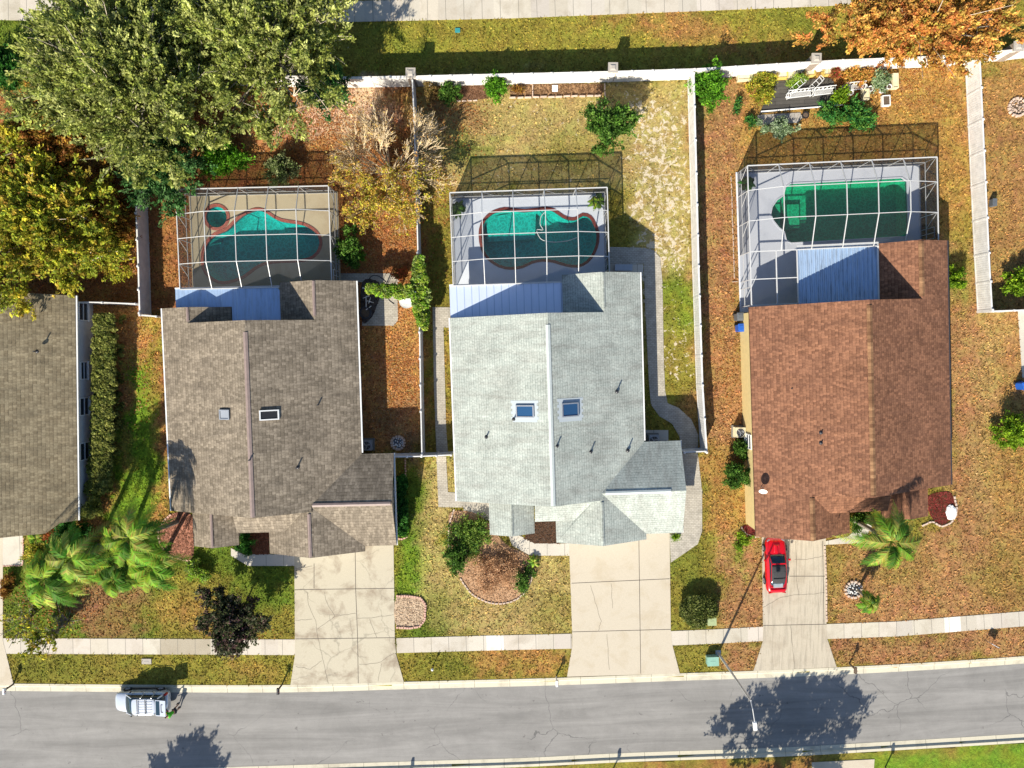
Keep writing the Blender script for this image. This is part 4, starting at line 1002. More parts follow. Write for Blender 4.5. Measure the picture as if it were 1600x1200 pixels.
cageB = cage(fB, 'white framed screen cage over the pool of the pale green-roofed house', zz(690, 280, 5.714, [(75, 124), (1478, 70), (1500, 905), (102, 945)]), zz(690, 280, 5.714, [(358, 113), (635, 103), (915, 92), (1197, 81)]),
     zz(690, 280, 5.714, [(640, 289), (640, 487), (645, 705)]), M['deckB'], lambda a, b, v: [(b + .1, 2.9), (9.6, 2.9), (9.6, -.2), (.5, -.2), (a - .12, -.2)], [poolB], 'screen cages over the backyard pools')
cageA = cage(fA, 'white framed screen cage over the pool and round spa behind the brown grey house', [(277, 294.5), (514.7, 291.5), (517, 447), (278.5, 448.7)], [(324.8, 293), (371.8, 292.5), (419.3, 292), (466.6, 291.7)],
     [(371, 329.3), (371, 368), (371, 408.5)], M['deckA'], lambda a, b, v: [(b + .12, 1.4), (9.9, 1.4), (9.9, -1.6), (1.0, -1.6), (a - .12, 1.2)], [poolA, spa], 'screen cages over the backyard pools')
def extraC(root, us, vs, EH, m0):
    m = MB(); sc = MB(); u0, v0 = us[0], vs[-1]; ue = 4.0; vm = v0 / 2
    for u in (u0, (u0 + ue) / 2 + .2, ue): m.bar((u, v0, EH), (u, .15, EH), .08, .1)
    for v in (vm, .15): m.bar((u0, v, EH), (ue, v, EH), .07, .09)
    for v in (vm, .15): m.bar((u0, v, DZ), (u0, v, EH), .055)
    m.bar((u0, v0, 1.0), (u0, .15, 1.0), .05); m.bar((u0, vm - .6, 0.05), (u0, vm - .6, EH), .05)
    sc.face([(u0, v0, EH), (u0, .15, EH), (ue, .15, EH), (ue, v0, EH)]); sc.face([(u0, v0, DZ), (u0, .15, DZ), (u0, .15, EH), (u0, v0, EH)])
    o = m.build('side_frame', M['frame'], root); sc.build('side_screen', M['screen'], o)
cageC = cage(fC, 'white framed screen cage over the rectangular green pool', [(1167.6, 260.6), (1460, 244), (1470, 374), (1172, 393.5)], zz(1130, 230, 4.571, [(395, 130), (615, 118), (838, 106), (1060, 93), (1285, 80)]),
     [(1270, 289.5), (1270, 338)], M['deckC'], lambda a, b, v: [(b + .12, 4.2), (10.9, 4.2), (10.9, -.3), (a - .12, -.3)], [poolC], 'screen cages over the backyard pools', extra=extraC)
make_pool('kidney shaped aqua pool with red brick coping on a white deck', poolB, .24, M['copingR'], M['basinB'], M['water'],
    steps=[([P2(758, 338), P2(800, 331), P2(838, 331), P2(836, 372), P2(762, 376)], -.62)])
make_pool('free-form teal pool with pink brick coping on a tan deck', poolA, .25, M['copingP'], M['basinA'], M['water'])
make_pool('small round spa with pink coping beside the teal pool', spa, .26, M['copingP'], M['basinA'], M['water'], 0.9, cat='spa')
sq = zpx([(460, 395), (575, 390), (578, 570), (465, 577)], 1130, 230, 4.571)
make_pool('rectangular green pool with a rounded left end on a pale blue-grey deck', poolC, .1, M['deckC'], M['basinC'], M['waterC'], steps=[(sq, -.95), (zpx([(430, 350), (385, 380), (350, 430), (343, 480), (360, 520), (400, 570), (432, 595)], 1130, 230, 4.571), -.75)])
# pool hose
m = MB(); hp = smooth_poly(zpx([(925, 290), (890, 330), (880, 400), (905, 450), (850, 450), (870, 510), (910, 545), (1000, 560), (1120, 550), (1210, 520)], 690, 280, 5.714), 4, False)
m.tube([(x, y, -.06) for x, y in hp], .03, 6); tag(m.build('pool_hose', M['white']), 'thin white hose floating on the kidney shaped pool', 'hose')

# ------------------------------------------------------------------ walls and fences
def fence(label, pts, hgt, seg, thick=.05, mat='vinyl', post=.13, posth=.12, name='fence', px=True, cat='fence', capw=None, group=None, wave=0.0):
    line = [Vector(P2(*p)) if px else Vector(p) for p in pts]
    root = empty(name, (*line[0], 0)); tag(root, label, cat, group); o0 = line[0]
    k = 0; pts_ = []
    for a, b in zip(line, line[1:]):
        n = max(1, round((b - a).length / seg))
        for i in range(n): pts_.append(a + (b - a) * (i / n))
    pts_.append(line[-1])
    for i, p in enumerate(pts_):
        m = MB(); q = p - o0; m.box((q.x, q.y, (hgt + posth) / 2 - .05), (post, post, hgt + posth + .1)); m.box((q.x, q.y, hgt + posth + .02), (post + .05, post + .05, .05), taper=.6); m.build('post', M[mat], root)
    for a, b in zip(pts_, pts_[1:]):
        m = MB(); A_, B_ = a - o0, b - o0; d = (B_ - A_).normalized(); A_ = A_ + d * (post / 2 + .003); B_ = B_ - d * (post / 2 + .003); zz0 = random.uniform(0, wave)
        m.bar((A_.x, A_.y, (hgt) / 2 + .02), (B_.x, B_.y, hgt / 2 + .02), thick, hgt - .1)
        m.bar((A_.x, A_.y, hgt - .03), (B_.x, B_.y, hgt - .03), capw or (thick + .04), .1); m.bar((A_.x, A_.y, .12), (B_.x, B_.y, .12), thick + .04, .12)
        L = (B_ - A_).length
        if mat == 'vinyl':
            nb = int(L / .18); s = Vector((-d.y, d.x)) * (thick / 2 + .004)
            for t in range(1, nb):
                c = A_ + d * (L * t / nb)
                for sg in (1, -1): m.bar((c.x + s.x * sg, c.y + s.y * sg, .2), (c.x + s.x * sg, c.y + s.y * sg, hgt - .1), .012, .01)
        m.build('panel', M[mat], root)
    return root
back = [(200, 130), (555, 136), (646, 134.5), (800, 131), (950, 127.5), (1076, 123.5), (1200, 116), (1300, 110), (1480, 103), (1600, 90), (1800, 70)]
fence('long white painted wall across the top between the backyards and the grass strip', back, 1.95, 1.72, .09, 'backwall', .16, .1, name='boundary_wall', cat='wall', capw=.2)
def pillar(px, py, label):
    p = P(px, py); root = empty('brick_pillar', p); tag(root, label, 'pillar', 'brick pillars along the back wall')
    m = MB(); 
    for s_, (dx, dy) in enumerate(((0, -1), (1, 0), (0, 1), (-1, 0))):
        hw = .32; tx, ty = -dy, dx
        a = (dx * hw - tx * hw, dy * hw - ty * hw); b = (dx * hw + tx * hw, dy * hw + ty * hw)
        m.face([(*a, -.05), (*b, -.05), (*b, 2.15), (*a, 2.15)], [(0, 0), (.8, 0), (.8, 2.2), (0, 2.2)])
    m.build('shaft', M['brick'], root); c = MB(); c.box((0, 0, 2.2), (.78, .78, .1)); c.box((0, 0, 2.29), (.5, .5, .08), taper=.5); c.build('cap', M['cap'], root)
pillar(647.5, 130, 'brick pillar in the back wall above the bare branched tree'); pillar(952, 122, 'brick pillar in the back wall above the end of the raised bed')
pillar(1258, 108, 'brick pillar in the back wall behind the yellow planters'); pillar(1562, 90, 'brick pillar in the back wall right of the orange tree')
fence('white vinyl fence with green vine over its middle, left of the pale green house', [(649, 139), (652, 200), (657.5, 400), (660, 520), (662, 640), (663.5, 706)], 1.83, 2.45)
fence('white vinyl fence between the pale green house and the brown house', [(1075, 128), (1079, 280), (1082.5, 420), (1088.5, 600), (1095, 702)], 1.83, 2.45, thick=.1)
fence('white vinyl fence at the right between the brown house and the right-hand yard', [(1508, 102), (1517, 293), (1522, 400), (1527, 486)], 1.83, 2.45, thick=.08)
fence('white vinyl fence left of the first pool cage', [(229, 255), (231, 340), (234, 420), (236, 491)], 1.83, 2.45, thick=.08)
fence('short white fence from the left house to the fence corner', [(134, 474), (180, 475), (230, 477)], 1.83, 2.3)
fence('short white fence joining the fence corner to the brown grey house', [(237, 494), (262, 496)], 1.83, 1.4)
fence('short white fence closing the side yard beside the dark roofed garage', [(619, 709), (663, 708), (708, 706)], 1.83, 1.3)
fence('short white fence with a post beside the grey garage corner and curved path', [(1061, 702), (1093, 700.5)], 1.83, 1.6)
fence('white fence running off the right edge below the round fire pit', [(1527, 488), (1560, 487), (1660, 482)], 1.83, 2.2)

# ------------------------------------------------------------------ vegetation
GR = dict(
    oak=[A(184, 190, 96), A(160, 170, 78), A(208, 210, 132), A(134, 148, 66), A(104, 118, 56)], dark=[A(78, 120, 42), A(96, 140, 48), A(56, 88, 36), A(125, 160, 70)], bright=[A(112, 176, 42), A(140, 198, 54), A(88, 146, 38), A(66, 112, 34)],
    yellow=[A(212, 212, 66), A(178, 188, 60), A(138, 156, 54), A(228, 206, 66), A(106, 124, 46), A(196, 152, 70), A(156, 172, 56)], autumn=[A(235, 175, 85), A(222, 140, 80), A(205, 170, 80), A(190, 110, 65), A(245, 200, 110), A(150, 150, 62)],
    rusty=[A(170, 110, 55), A(140, 85, 45), A(190, 150, 60), A(120, 115, 45)], purple=[A(74, 78, 54), A(96, 96, 66), A(62, 74, 46), A(136, 96, 100), A(92, 102, 62), A(70, 84, 50)], hedge=[A(158, 162, 78), A(122, 134, 60), A(182, 182, 98), A(88, 104, 46)],
    hedgeg=[A(62, 118, 46), A(78, 140, 50), A(45, 88, 36)], hedge2=[A(120, 130, 60), A(90, 105, 45), A(145, 150, 80), A(70, 85, 38)], limey=[A(170, 200, 50), A(130, 170, 40), A(90, 130, 35)], vine=[A(140, 190, 50), A(165, 205, 62), A(100, 150, 42), A(190, 198, 76), A(178, 188, 120)],
    lowmix=[A(130, 165, 60), A(85, 125, 50), A(160, 180, 80), A(60, 95, 40)], redf=[A(210, 70, 70), A(180, 50, 60), A(110, 130, 50)], silver=[A(190, 205, 170), A(150, 175, 125), A(110, 140, 80)], tangle=[A(150, 120, 70), A(170, 140, 90), A(120, 110, 55)], variegated=[A(150, 165, 110), A(110, 130, 60), A(180, 185, 130), A(70, 90, 40)], deep=[A(62, 108, 52), A(84, 132, 66), A(116, 156, 92), A(44, 78, 38)],
    orangef=[A(220, 120, 70), A(190, 95, 60), A(120, 120, 50)], garden=[A(60, 130, 60), A(85, 150, 70), A(45, 100, 45), A(120, 160, 60)], myrtle=[A(225, 215, 70), A(200, 200, 75), A(225, 185, 80), A(165, 165, 60), A(220, 150, 75)], dryshrub=[A(222, 174, 130), A(200, 150, 108), A(236, 196, 154), A(166, 126, 90)], palm=[A(165, 198, 66), A(136, 178, 56), A(98, 144, 48), A(190, 200, 92)])
def leaves(cl, n, size, pal, seed, up=0.5, sq=1.0, dens=0.6, elong=1.7):
    """cl: (k,6) clump centres & radii; leaf quads scattered in the clumps' outer shells"""
    r2 = np.random.default_rng(seed); cl = np.asarray(cl, float); vol = (cl[:, 3] * cl[:, 4]); pr = vol / vol.sum()
    idx = r2.choice(len(cl), n, p=pr); d = r2.normal(size=(n, 3)); d[:, 2] = np.abs(d[:, 2]) * (1.0) - .25 * r2.random(n) * 3 * (r2.random(n) < .35); d /= np.linalg.norm(d, axis=1)[:, None]
    rr = r2.random(n) ** dens; c = cl[idx, :3] + d * cl[idx, 3:6] * rr[:, None]
    nrm = r2.normal(size=(n, 3)) * .8 + d * .6; nrm[:, 2] += up; nrm /= np.linalg.norm(nrm, axis=1)[:, None]
    t = r2.normal(size=(n, 3)); t -= nrm * (t * nrm).sum(1)[:, None]; t /= np.linalg.norm(t, axis=1)[:, None]; b = np.cross(nrm, t)
    s = size * (0.6 + .8 * r2.random(n))[:, None]
    V = np.stack([c - t * s * elong / 2, c - b * s * .5, c + t * s * elong / 2, c + b * s * .5], 1).reshape(-1, 3)
    pal = np.array(pal); ci = r2.choice(len(pal), n); cb = r2.random(len(cl)) * .7 + .62; cc = r2.choice(len(pal), len(cl))
    col = (pal[ci] * .6 + pal[cc[idx]] * .4) * (cb[idx] * (0.75 + .5 * r2.random(n)))[:, None]
    return V, col
def clumps(rx, ry, rz, k, cr, seed, low=-0.2, fill=1.0):
    r2 = np.random.default_rng(seed); out = []
    for i in range(k):
        a = r2.random() * 2 * math.pi; zz_ = low + (1 - low) * r2.random() ** .9; rad = math.sqrt(max(0, 1 - zz_ * abs(zz_))) * (r2.random() ** .45) * fill
        rad *= 1 + .16 * math.sin(3 * a + seed) + .1 * math.sin(5 * a + 2 * seed)
        c = cr * r2.uniform(.65, 1.3); out.append((rx * rad * math.cos(a), ry * rad * math.sin(a), rz * zz_, c, c, c * .75))
    return out
def branchset(m, base, tips, r0, levels=1, seed=0, droop=0):
    rr = random.Random(seed); base = Vector(base)
    for t in tips:
        t = Vector(t); mid = base.lerp(t, .5) + Vector((rr.uniform(-.3, .3), rr.uniform(-.3, .3), rr.uniform(0, .5)))
        m.tube([base, mid, t], [r0, r0 * .6, r0 * .22], 5, cap=False)
        for k in range(levels * 3):
            s_ = mid.lerp(t, rr.random()); L = (t - base).length * .22
            m.tube([s_, s_ + Vector((rr.uniform(-L, L), rr.uniform(-L, L), rr.uniform(0, L * .7)))], [r0 * .3, r0 * .1], 4, cap=False)
def tree(label, base_px, hgt, zc, rx, ry, rz, pal, n, leaf, k, cr, seed, name='tree', cat='tree', bark='bark', group=None, crown_px=None, tr=.22, twigs=0, low=-0.3, world=None, elong=1.7, dens=.6, gap=.3):
    """crown centre at height zc above the base; crown_px: where the crown's centre shows, gives the base"""
    if world: b = Vector((*world, 0)); off = Vector((0, 0, 0))
    else:
        cw = P(*crown_px, zc); b = P(*base_px) if base_px else Vector((cw.x, cw.y, 0)); off = Vector((cw.x - b.x, cw.y - b.y, 0))
    root = empty(name, b); tag(root, label, cat, group)
    n = int(n * 1.5); leaf *= .8; k = int(k * 2.4); cr *= .68
    cl = clumps(rx, ry, rz, k, cr, seed, low); cl = [(c[0] + off.x, c[1] + off.y, c[2] + zc, *c[3:]) for c in cl]
    cl += [(off.x, off.y, zc - .15 * rz, rx * .7, ry * .7, rz * .75)] * 2
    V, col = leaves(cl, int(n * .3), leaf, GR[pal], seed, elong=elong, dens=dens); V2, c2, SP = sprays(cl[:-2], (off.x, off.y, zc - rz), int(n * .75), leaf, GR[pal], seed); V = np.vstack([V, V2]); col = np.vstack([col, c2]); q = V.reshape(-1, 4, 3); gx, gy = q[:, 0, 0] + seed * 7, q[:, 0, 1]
    gn = vnoise(gx, gy, .75, seed) * .55 + vnoise(gx, gy, 1.9, seed + 1) * .45; r3 = np.random.default_rng(seed)
    keep = gn + r3.random(len(q)) * .12 > gap + .06; V = q[keep].reshape(-1, 3); col = col[keep] * (.62 + .76 * gn[keep])[:, None]
    fast_mesh('crown', V, 4, M['leaf'], col, root)
    m = MB(); h0 = max(.5, zc - rz * .8); top = Vector((off.x * .5, off.y * .5, h0)); m.tube([(0, 0, -.1), (0, 0, .2), tuple(top * .5), tuple(top)], [tr * 1.4, tr, tr * .85, tr * .7], 8)
    rr = random.Random(seed); tips = [(c[0] * .92, c[1] * .92, c[2] + c[5] * .3) for c in rr.sample(cl, min(len(cl), 10 + twigs))]
    branchset(m, top - Vector((0, 0, .1)), tips, tr * .42, 1, seed); m.build('trunk', M[bark], root)
    if twigs:
        tw = MB(); aa, bb = SP
        for i in range(0, len(aa), 6 if twigs > 15 else 12): tw.tube([aa[i], bb[i]], [.035, .012], 3, cap=False)
        for c in rr.sample(cl, min(len(cl), twigs)):
            for q in range(5):
                a = Vector((c[0], c[1], c[2] - .2)); d = Vector((rr.gauss(0, 1), rr.gauss(0, 1), rr.uniform(.3, 1.3))); d.normalize(); tw.tube([a, a + d * c[3] * 1.15], [.035, .012], 3, cap=False)
        tw.build('twigs', M['twig'], root)['kind'] = 'stuff'
    return root
def sprays(cl, ctr, n, size, pal, seed):
    r2 = np.random.default_rng(seed + 500); cl = np.asarray(cl, float); m_ = 5; ci = np.repeat(np.arange(len(cl)), m_); a = cl[ci, :3] + r2.normal(size=(len(ci), 3)) * cl[ci, 3:6] * .35
    d = a - np.array(ctr); d /= np.linalg.norm(d, axis=1)[:, None]; d += r2.normal(size=d.shape) * .55; d[:, 2] += .15; d /= np.linalg.norm(d, axis=1)[:, None]; L = cl[ci, 3] * r2.uniform(.9, 2.1, len(ci)); b = a + d * L[:, None]
    k = r2.integers(0, len(a), n); t = r2.random(n) ** .8; p = a[k] + (b[k] - a[k]) * t[:, None] + r2.normal(size=(n, 3)) * (.13 * (1.35 - .8 * t))[:, None]
    ax = d[k] + r2.normal(size=(n, 3)) * .6; ax /= np.linalg.norm(ax, axis=1)[:, None]; sd_ = np.cross(ax, np.array([0, 0, 1.]) + r2.normal(size=(n, 3)) * .5); sd_ /= np.linalg.norm(sd_, axis=1)[:, None]; s_ = size * (.6 + .7 * r2.random(n))[:, None]
    V = np.stack([p - ax * s_, p - sd_ * s_ * .45, p + ax * s_, p + sd_ * s_ * .45], 1).reshape(-1, 3); pal = np.array(pal); q = r2.random(len(a)) * .6 + .72; base = r2.integers(0, len(pal), len(a))
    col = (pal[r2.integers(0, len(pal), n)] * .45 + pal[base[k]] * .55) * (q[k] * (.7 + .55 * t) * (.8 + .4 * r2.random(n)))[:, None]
    return V, col, (a, b)
def shrub(label, px, py, zc, rx, ry, rz, pal, n, leaf, seed, name='shrub', cat='shrub', group=None, k=None, cr=None):
    b = P(px, py, zc); k = k or max(14, int(rx * ry * 22)); cr = cr or min(rx, ry) * .26; n = int(n * 1.4); leaf *= .82
    cl = [(c[0], c[1], c[2] + zc, *c[3:]) for c in clumps(rx - cr * .5, ry - cr * .5, rz, k, cr, seed, -.5)]
    cl.append((0, 0, zc * .7, rx * .6, ry * .6, rz * .8))
    V, col = leaves(cl, int(n * .6), leaf, GR[pal], seed); V2, c2, _ = sprays(cl[:-1], (0, 0, 0), int(n * .7), leaf * .9, GR[pal], seed); V = np.vstack([V, V2]); col = np.vstack([col, c2]); V[:, 2] = np.maximum(V[:, 2], .02)
    root = empty(name, (b.x, b.y, 0)); tag(root, label, cat, group); fast_mesh('foliage', V, 4, M['leaf'], col, root)
    m = MB(); rr = random.Random(seed)
    for i in range(5): a = rr.uniform(0, 6.28); m.tube([(0, 0, -.03), (rx * .4 * math.cos(a), ry * .4 * math.sin(a), zc)], [.04, .015], 5, cap=False)
    m.build('stem', M['darkbark'], root); return root
def boxhedge(label, pts_px, w_, hgt, pal, n, seed, name='hedge'):
    line = [Vector(P2(*p)) for p in pts_px]; o0 = line[0]; r2 = np.random.default_rng(seed); segs = [(a - o0, b - o0) for a, b in zip(line, line[1:])]; Ls = np.array([(b - a).length for a, b in segs]); cl = []
    for (a, b), L in zip(segs, Ls):
        for i in range(int(L * 34 * w_)):
            t = r2.random(); p = a.lerp(b, t); d = (b - a).normalized(); s = Vector((-d.y, d.x)); o = (r2.random() - .5) * w_; p = p + s * o
            zt = hgt * (.93 + .1 * r2.random()) - .25; cl.append((p.x, p.y, zt if r2.random() < .75 else zt * r2.random(), .24, .24, .2))
    root = empty(name, (*o0, 0)); tag(root, label, 'hedge'); V, col = leaves(cl, n, .11, GR[pal], seed); V[:, 2] = np.maximum(V[:, 2], .02); fast_mesh('foliage', V, 4, M['leaf'], col, root)
    m = MB()
    for a, b in segs:
        k = max(2, int((b - a).length))
        for i in range(k): p = a.lerp(b, (i + .5) / k); m.tube([(p.x, p.y, -.02), (p.x, p.y, hgt * .7)], [.05, .02], 5)
    m.build('stem', M['darkbark'], root); return root
def frond(V, Fc, col, base, az, L, rise, droop, c0, rr, nleaf=26, wl=.5, leafw=.035):
    """rachis arc with two rows of leaflets, all appended as quads"""
    pts = []
    for i in range(nleaf + 1):
        t = i / nleaf; h = L * t; r_ = h * math.cos(rise * (1 - t * .3)) * (1 - .08 * t * t); z = rise * 1.0 * h - droop * L * t * t * 1.0
        pts.append(Vector((base[0] + r_ * math.cos(az), base[1] + r_ * math.sin(az), base[2] + z)))
    for i in range(nleaf):
        a, b = pts[i], pts[i + 1]; d = (b - a).normalized(); s = Vector((-d.y, d.x, 0)).normalized() * .02
        V += [a - s, b - s, b + s, a + s]; col.append([v * 1.15 for v in c0])
        t = i / nleaf
        if t < .12: continue
        ll = wl * math.sin(math.pi * min(1, .12 + t * .95)) ** .6 * rr.uniform(.85, 1.1)
        for sg in (1, -1):
            for q in range(2):
                o = a.lerp(b, q * .5); dr = (d * .75 + Vector((-d.y, d.x, 0)).normalized() * sg).normalized(); dr.z -= rr.uniform(.1, .55); e = o + dr * ll; wv = d * leafw
                c = [v * rr.uniform(.65, 1.25) for v in c0]; V += [o - wv, o + wv, e + wv * .3, e - wv * .3]; col.append(c)
def palm(label, base, crown, hgt, L, nf, seed, pal='palm', bulk=.16, name='palm_tree', dead=0, nleaf=17, wl=.62, leafw=.05):
    b = P(*base); cw = P(*crown, hgt); off = Vector((cw.x - b.x, cw.y - b.y, 0)); rr = random.Random(seed)
    root = empty(name, b); tag(root, label, 'palm')
    m = MB(); pts = []; rd = []
    for i in range(13):
        t = i / 12; pts.append((off.x * t * t * .6 + off.x * t * .4, off.y * t * t * .6 + off.y * t * .4, hgt * t)); rd.append(bulk * (1.25 - .5 * t) * (1.08 if i % 2 else .95))
    m.tube(pts, rd, 10); m.build('trunk', M['palmbark'], root)
    V = []; col = []
    for i in range(int(nf * 1.35)):
        az = 2 * math.pi * i * .381966 + rr.uniform(-.35, .35); t = i / (nf * 1.35); c = GR[pal][rr.randrange(len(GR[pal]))]; k = rr.uniform(.55, 1.25)
        frond(V, None, col, (off.x, off.y, hgt), az, L * rr.uniform(.7, 1.15), 1.0 * (1 - t) + .05, .55 + .5 * (1 - t) + .25 * t, [v * k for v in c], rr, nleaf, wl, leafw)
    for i in range(dead):
        frond(V, None, col, (off.x, off.y, hgt - .2), rr.uniform(0, 6.28), L * .9, -.5, .6, A(175, 150, 90), rr, nleaf, wl, leafw)
    fast_mesh('fronds', np.array([tuple(v) for v in V]), 4, M['leaf'], np.array(col), root); return root

# big trees, top left
tree('large olive-green oak filling the top left corner', None, 8, 7.0, 7.6, 6.9, 2.6, 'oak', 62000, .17, 120, 1.35, 11, name='oak_tree', crown_px=(205, 120), tr=.45, twigs=60, elong=1.9)
tree('grey-green oak leaning over the back wall beside the top pavement', None, 8, 6.6, 6.0, 6.3, 2.6, 'oak', 48000, .17, 95, 1.25, 12, name='oak_tree', crown_px=(412, 62), tr=.4, twigs=80, elong=1.9)
tree('olive oak crown running off the top left edge of the photo', None, 8, 6.0, 4.2, 3.4, 1.9, 'oak', 20000, .16, 40, 1.1, 13, name='oak_tree', crown_px=(250, -20), tr=.3, twigs=20)
tree('dark green broad-leaved tree at the corner of the first pool cage', None, 5, 3.8, 2.9, 3.1, 1.8, 'deep', 13000, .17, 36, .8, 14, crown_px=(255, 262), tr=.14, bark='darkbark')
tree('yellow-green autumn tree at the left edge above the olive grey roof', None, 7, 5.0, 5.6, 6.6, 2.0, 'yellow', 36000, .18, 90, 1.1, 15, crown_px=(62, 345), tr=.25, bark='darkbark', twigs=10)
tree('dull green and rust tree between the oak and the yellow tree', None, 6, 4.0, 4.8, 3.4, 1.8, 'rusty', 16000, .17, 50, .9, 16, crown_px=(90, 215), tr=.2, bark='darkbark')
tree('orange autumn tree across the back wall in the top right corner', None, 6, 4.6, 7.6, 2.9, 1.9, 'autumn', 52000, .15, 85, .95, 17, crown_px=(1440, 38), tr=.25, twigs=14, elong=1.5)
tree('dark green leafy tree over the back wall right of the oaks', None, 4, 3.3, 1.7, 1.7, 1.2, 'deep', 6000, .14, 18, .6, 18, crown_px=(512, 145), tr=.1, bark='darkbark')
tree('round bright-leaved citrus tree in the pale green house backyard', None, 3, 1.9, 1.75, 1.9, 1.1, 'dark', 9000, .15, 26, .55, 19, crown_px=(950, 196), tr=.09, bark='darkbark')
tree('dark purple-leaved tree over the left pavement', None, 4, 2.9, 2.5, 2.45, 1.4, 'purple', 11000, .16, 40, .55, 20, crown_px=(361, 968), tr=.09, bark='darkbark')
shrub('bright green round shrub above the first pool cage', 342, 243, 1.0, 1.7, 1.6, .9, 'bright', 6500, .13, 21)
shrub('small variegated shrub at the back of the first pool cage', 441, 266, .8, 1.35, 1.2, .8, 'variegated', 3500, .12, 22)
shrub('dark straggly shrub right of the first pool cage', 547, 385, 1.0, .95, 1.6, .9, 'dark', 3500, .14, 23)
shrub('small shrub by the cage corner and paved patio', 556, 402, .8, .6, .5, .5, 'bright', 900, .12, 24)
shrub('orange-flowered shrub beside the vine covered fence', 625, 431, .6, .5, .75, .5, 'orangef', 1300, .11, 25)
shrub('mixed green and brown shrub by the back wall', 702, 145, .7, 1.0, .8, .6, 'dark', 2000, .12, 26)
shrub('brown twiggy shrub at the pillar and fence corner', 672, 143, .6, .8, .8, .5, 'tangle', 1200, .11, 27)
shrub('bright green shrub against the back wall beside the raised bed', 770, 137, .9, 1.0, 1.0, .8, 'bright', 3000, .12, 28)
shrub('leafy bright green bush at the top corner of the brown house yard', 1108, 138, 1.1, 1.35, 1.7, 1.0, 'bright', 5500, .14, 29)
shrub('pale yellow-green shrub beside the brown house right eave', 1491, 438, .8, .75, 1.15, .7, 'limey', 2200, .12, 30)
shrub('dark round shrub by the yellow side wall', 1151, 742, .9, 1.3, 1.15, .8, 'dark', 4500, .12, 31)
shrub('shaded shrub behind the air conditioner by the yellow wall', 1155, 700, .6, .9, .95, .5, 'dark', 2000, .12, 32)
shrub('yellow-green shrub at the right edge below the fire pit', 1592, 442, .8, 1.2, 1.1, .8, 'limey', 2500, .13, 33)
shrub('two-tone green shrub at the right edge beside the blue bin', 1585, 676, .9, 1.7, 1.3, .8, 'limey', 4500, .13, 34)
shrub('big dark green shrub at the front corner of the left house', 113, 835, 1.2, 1.6, 1.5, 1.1, 'hedgeg', 6000, .13, 35)
shrub('olive clipped bush at the bottom end of the long hedge', 146, 790, 1.4, .85, 1.25, 1.0, 'hedge', 4500, .11, 36)
shrub('small dark green bush beside the shaded entry path', 383, 851, .9, .62, .95, .8, 'hedgeg', 2500, .1, 37)
shrub('red and green low shrub in the left house front bed', 82, 838, .5, .7, .6, .45, 'orangef', 900, .12, 38)
shrub('yellow-green groundcover shrub by the left house path', 58, 862, .4, 1.2, 1.0, .4, 'yellow', 1900, .12, 39)
shrub('low autumn-coloured shrub beside the left driveway', 14, 915, .4, .8, 1.0, .35, 'rusty', 1400, .12, 40)
shrub('bright low plant under the palm fronds by the brick edged bed', 306, 893, .4, 1.1, .8, .4, 'vine', 1500, .12, 41)
shrub('dark green spreading shrub in the round bed by the small entry roof', 735, 836, .3, 1.8, 1.7, .25, 'lowmix', 3800, .12, 42)
shrub('dark green shrub on the left rim of the round bed', 715, 872, .6, .9, 1.3, .5, 'dark', 2800, .12, 43)
shrub('dried reddish-brown shrub filling the round bed', 774, 890, .4, 2.1, 1.9, .35, 'dryshrub', 3800, .09, 44, k=40)
shrub('low green groundcover on the right of the round bed', 820, 905, .3, .9, 1.0, .3, 'dark', 1600, .1, 45)
shrub('tall wispy shrub with yellow tips behind the low shade trees', 150, 330, .9, 3.0, 4.4, .7, 'rusty', 9000, .15, 46, k=44, cr=.75)
shrub('yellow-green leafy undergrowth left of the first fence', 185, 375, .7, 1.5, 3.4, .6, 'yellow', 4000, .14, 47, k=24, cr=.6)
shrub('dark palmetto-like clump at the far left edge', 12, 110, 1.2, 1.6, 1.5, 1.0, 'hedgeg', 3500, .2, 48)
shrub('yellow leafed plant beside the small dark pavilion deck', 1192, 137, .5, .95, 1.3, .5, 'yellow', 2600, .12, 49)
shrub('large-leaved green vine bed above the third pool cage', 1330, 180, .35, 2.5, 1.0, .4, 'garden', 4800, .14, 50, k=26, cr=.5)
shrub('pale green plants over the stone row at the garden edge', 1215, 200, .35, 1.6, .7, .35, 'silver', 2100, .12, 51)
shrub('lime green flowering shrub behind the ornate white bench', 1248, 128, .6, .8, .5, .5, 'vine', 1300, .12, 52)
shrub('yellow-green shrub at the end of the garden deck', 1309, 150, .5, .75, .9, .5, 'limey', 1500, .12, 53)
shrub('silvery leaved plant by the cream planters', 1374, 128, .6, 1.0, .8, .5, 'silver', 1500, .13, 54)
shrub('thin green seedling row left of the garden deck', 1152, 168, .25, .3, .8, .2, 'garden', 400, .12, 55)
shrub('small green plant at the lower corner of the garden deck', 1175, 187, .25, .5, .4, .2, 'garden', 400, .12, 56)
shrub('light green weeds beside the red mulch and driveway corner', 1162, 845, .15, .8, .8, .15, 'limey', 700, .1, 57)
shrub('low mixed shrub left of the brown house entry path', 1345, 810, .6, 1.0, .8, .5, 'dark', 2600, .12, 58)
shrub('dark green shrub by the brown house front window', 1405, 806, .6, 1.3, .55, .5, 'dark', 2200, .12, 59)
shrub('small plants at the end of the raised garden bed', 808, 140, .3, .5, .3, .25, 'rusty', 400, .1, 60)
shrub('yellow and red flowers beside the mint house garage', 1055, 839, .25, .5, .22, .2, 'limey', 350, .1, 61)
shrub('deep green shrub at the bottom left beside house corner and hedge', 125, 862, .7, 1.2, .9, .6, 'dark', 2600, .13, 62)
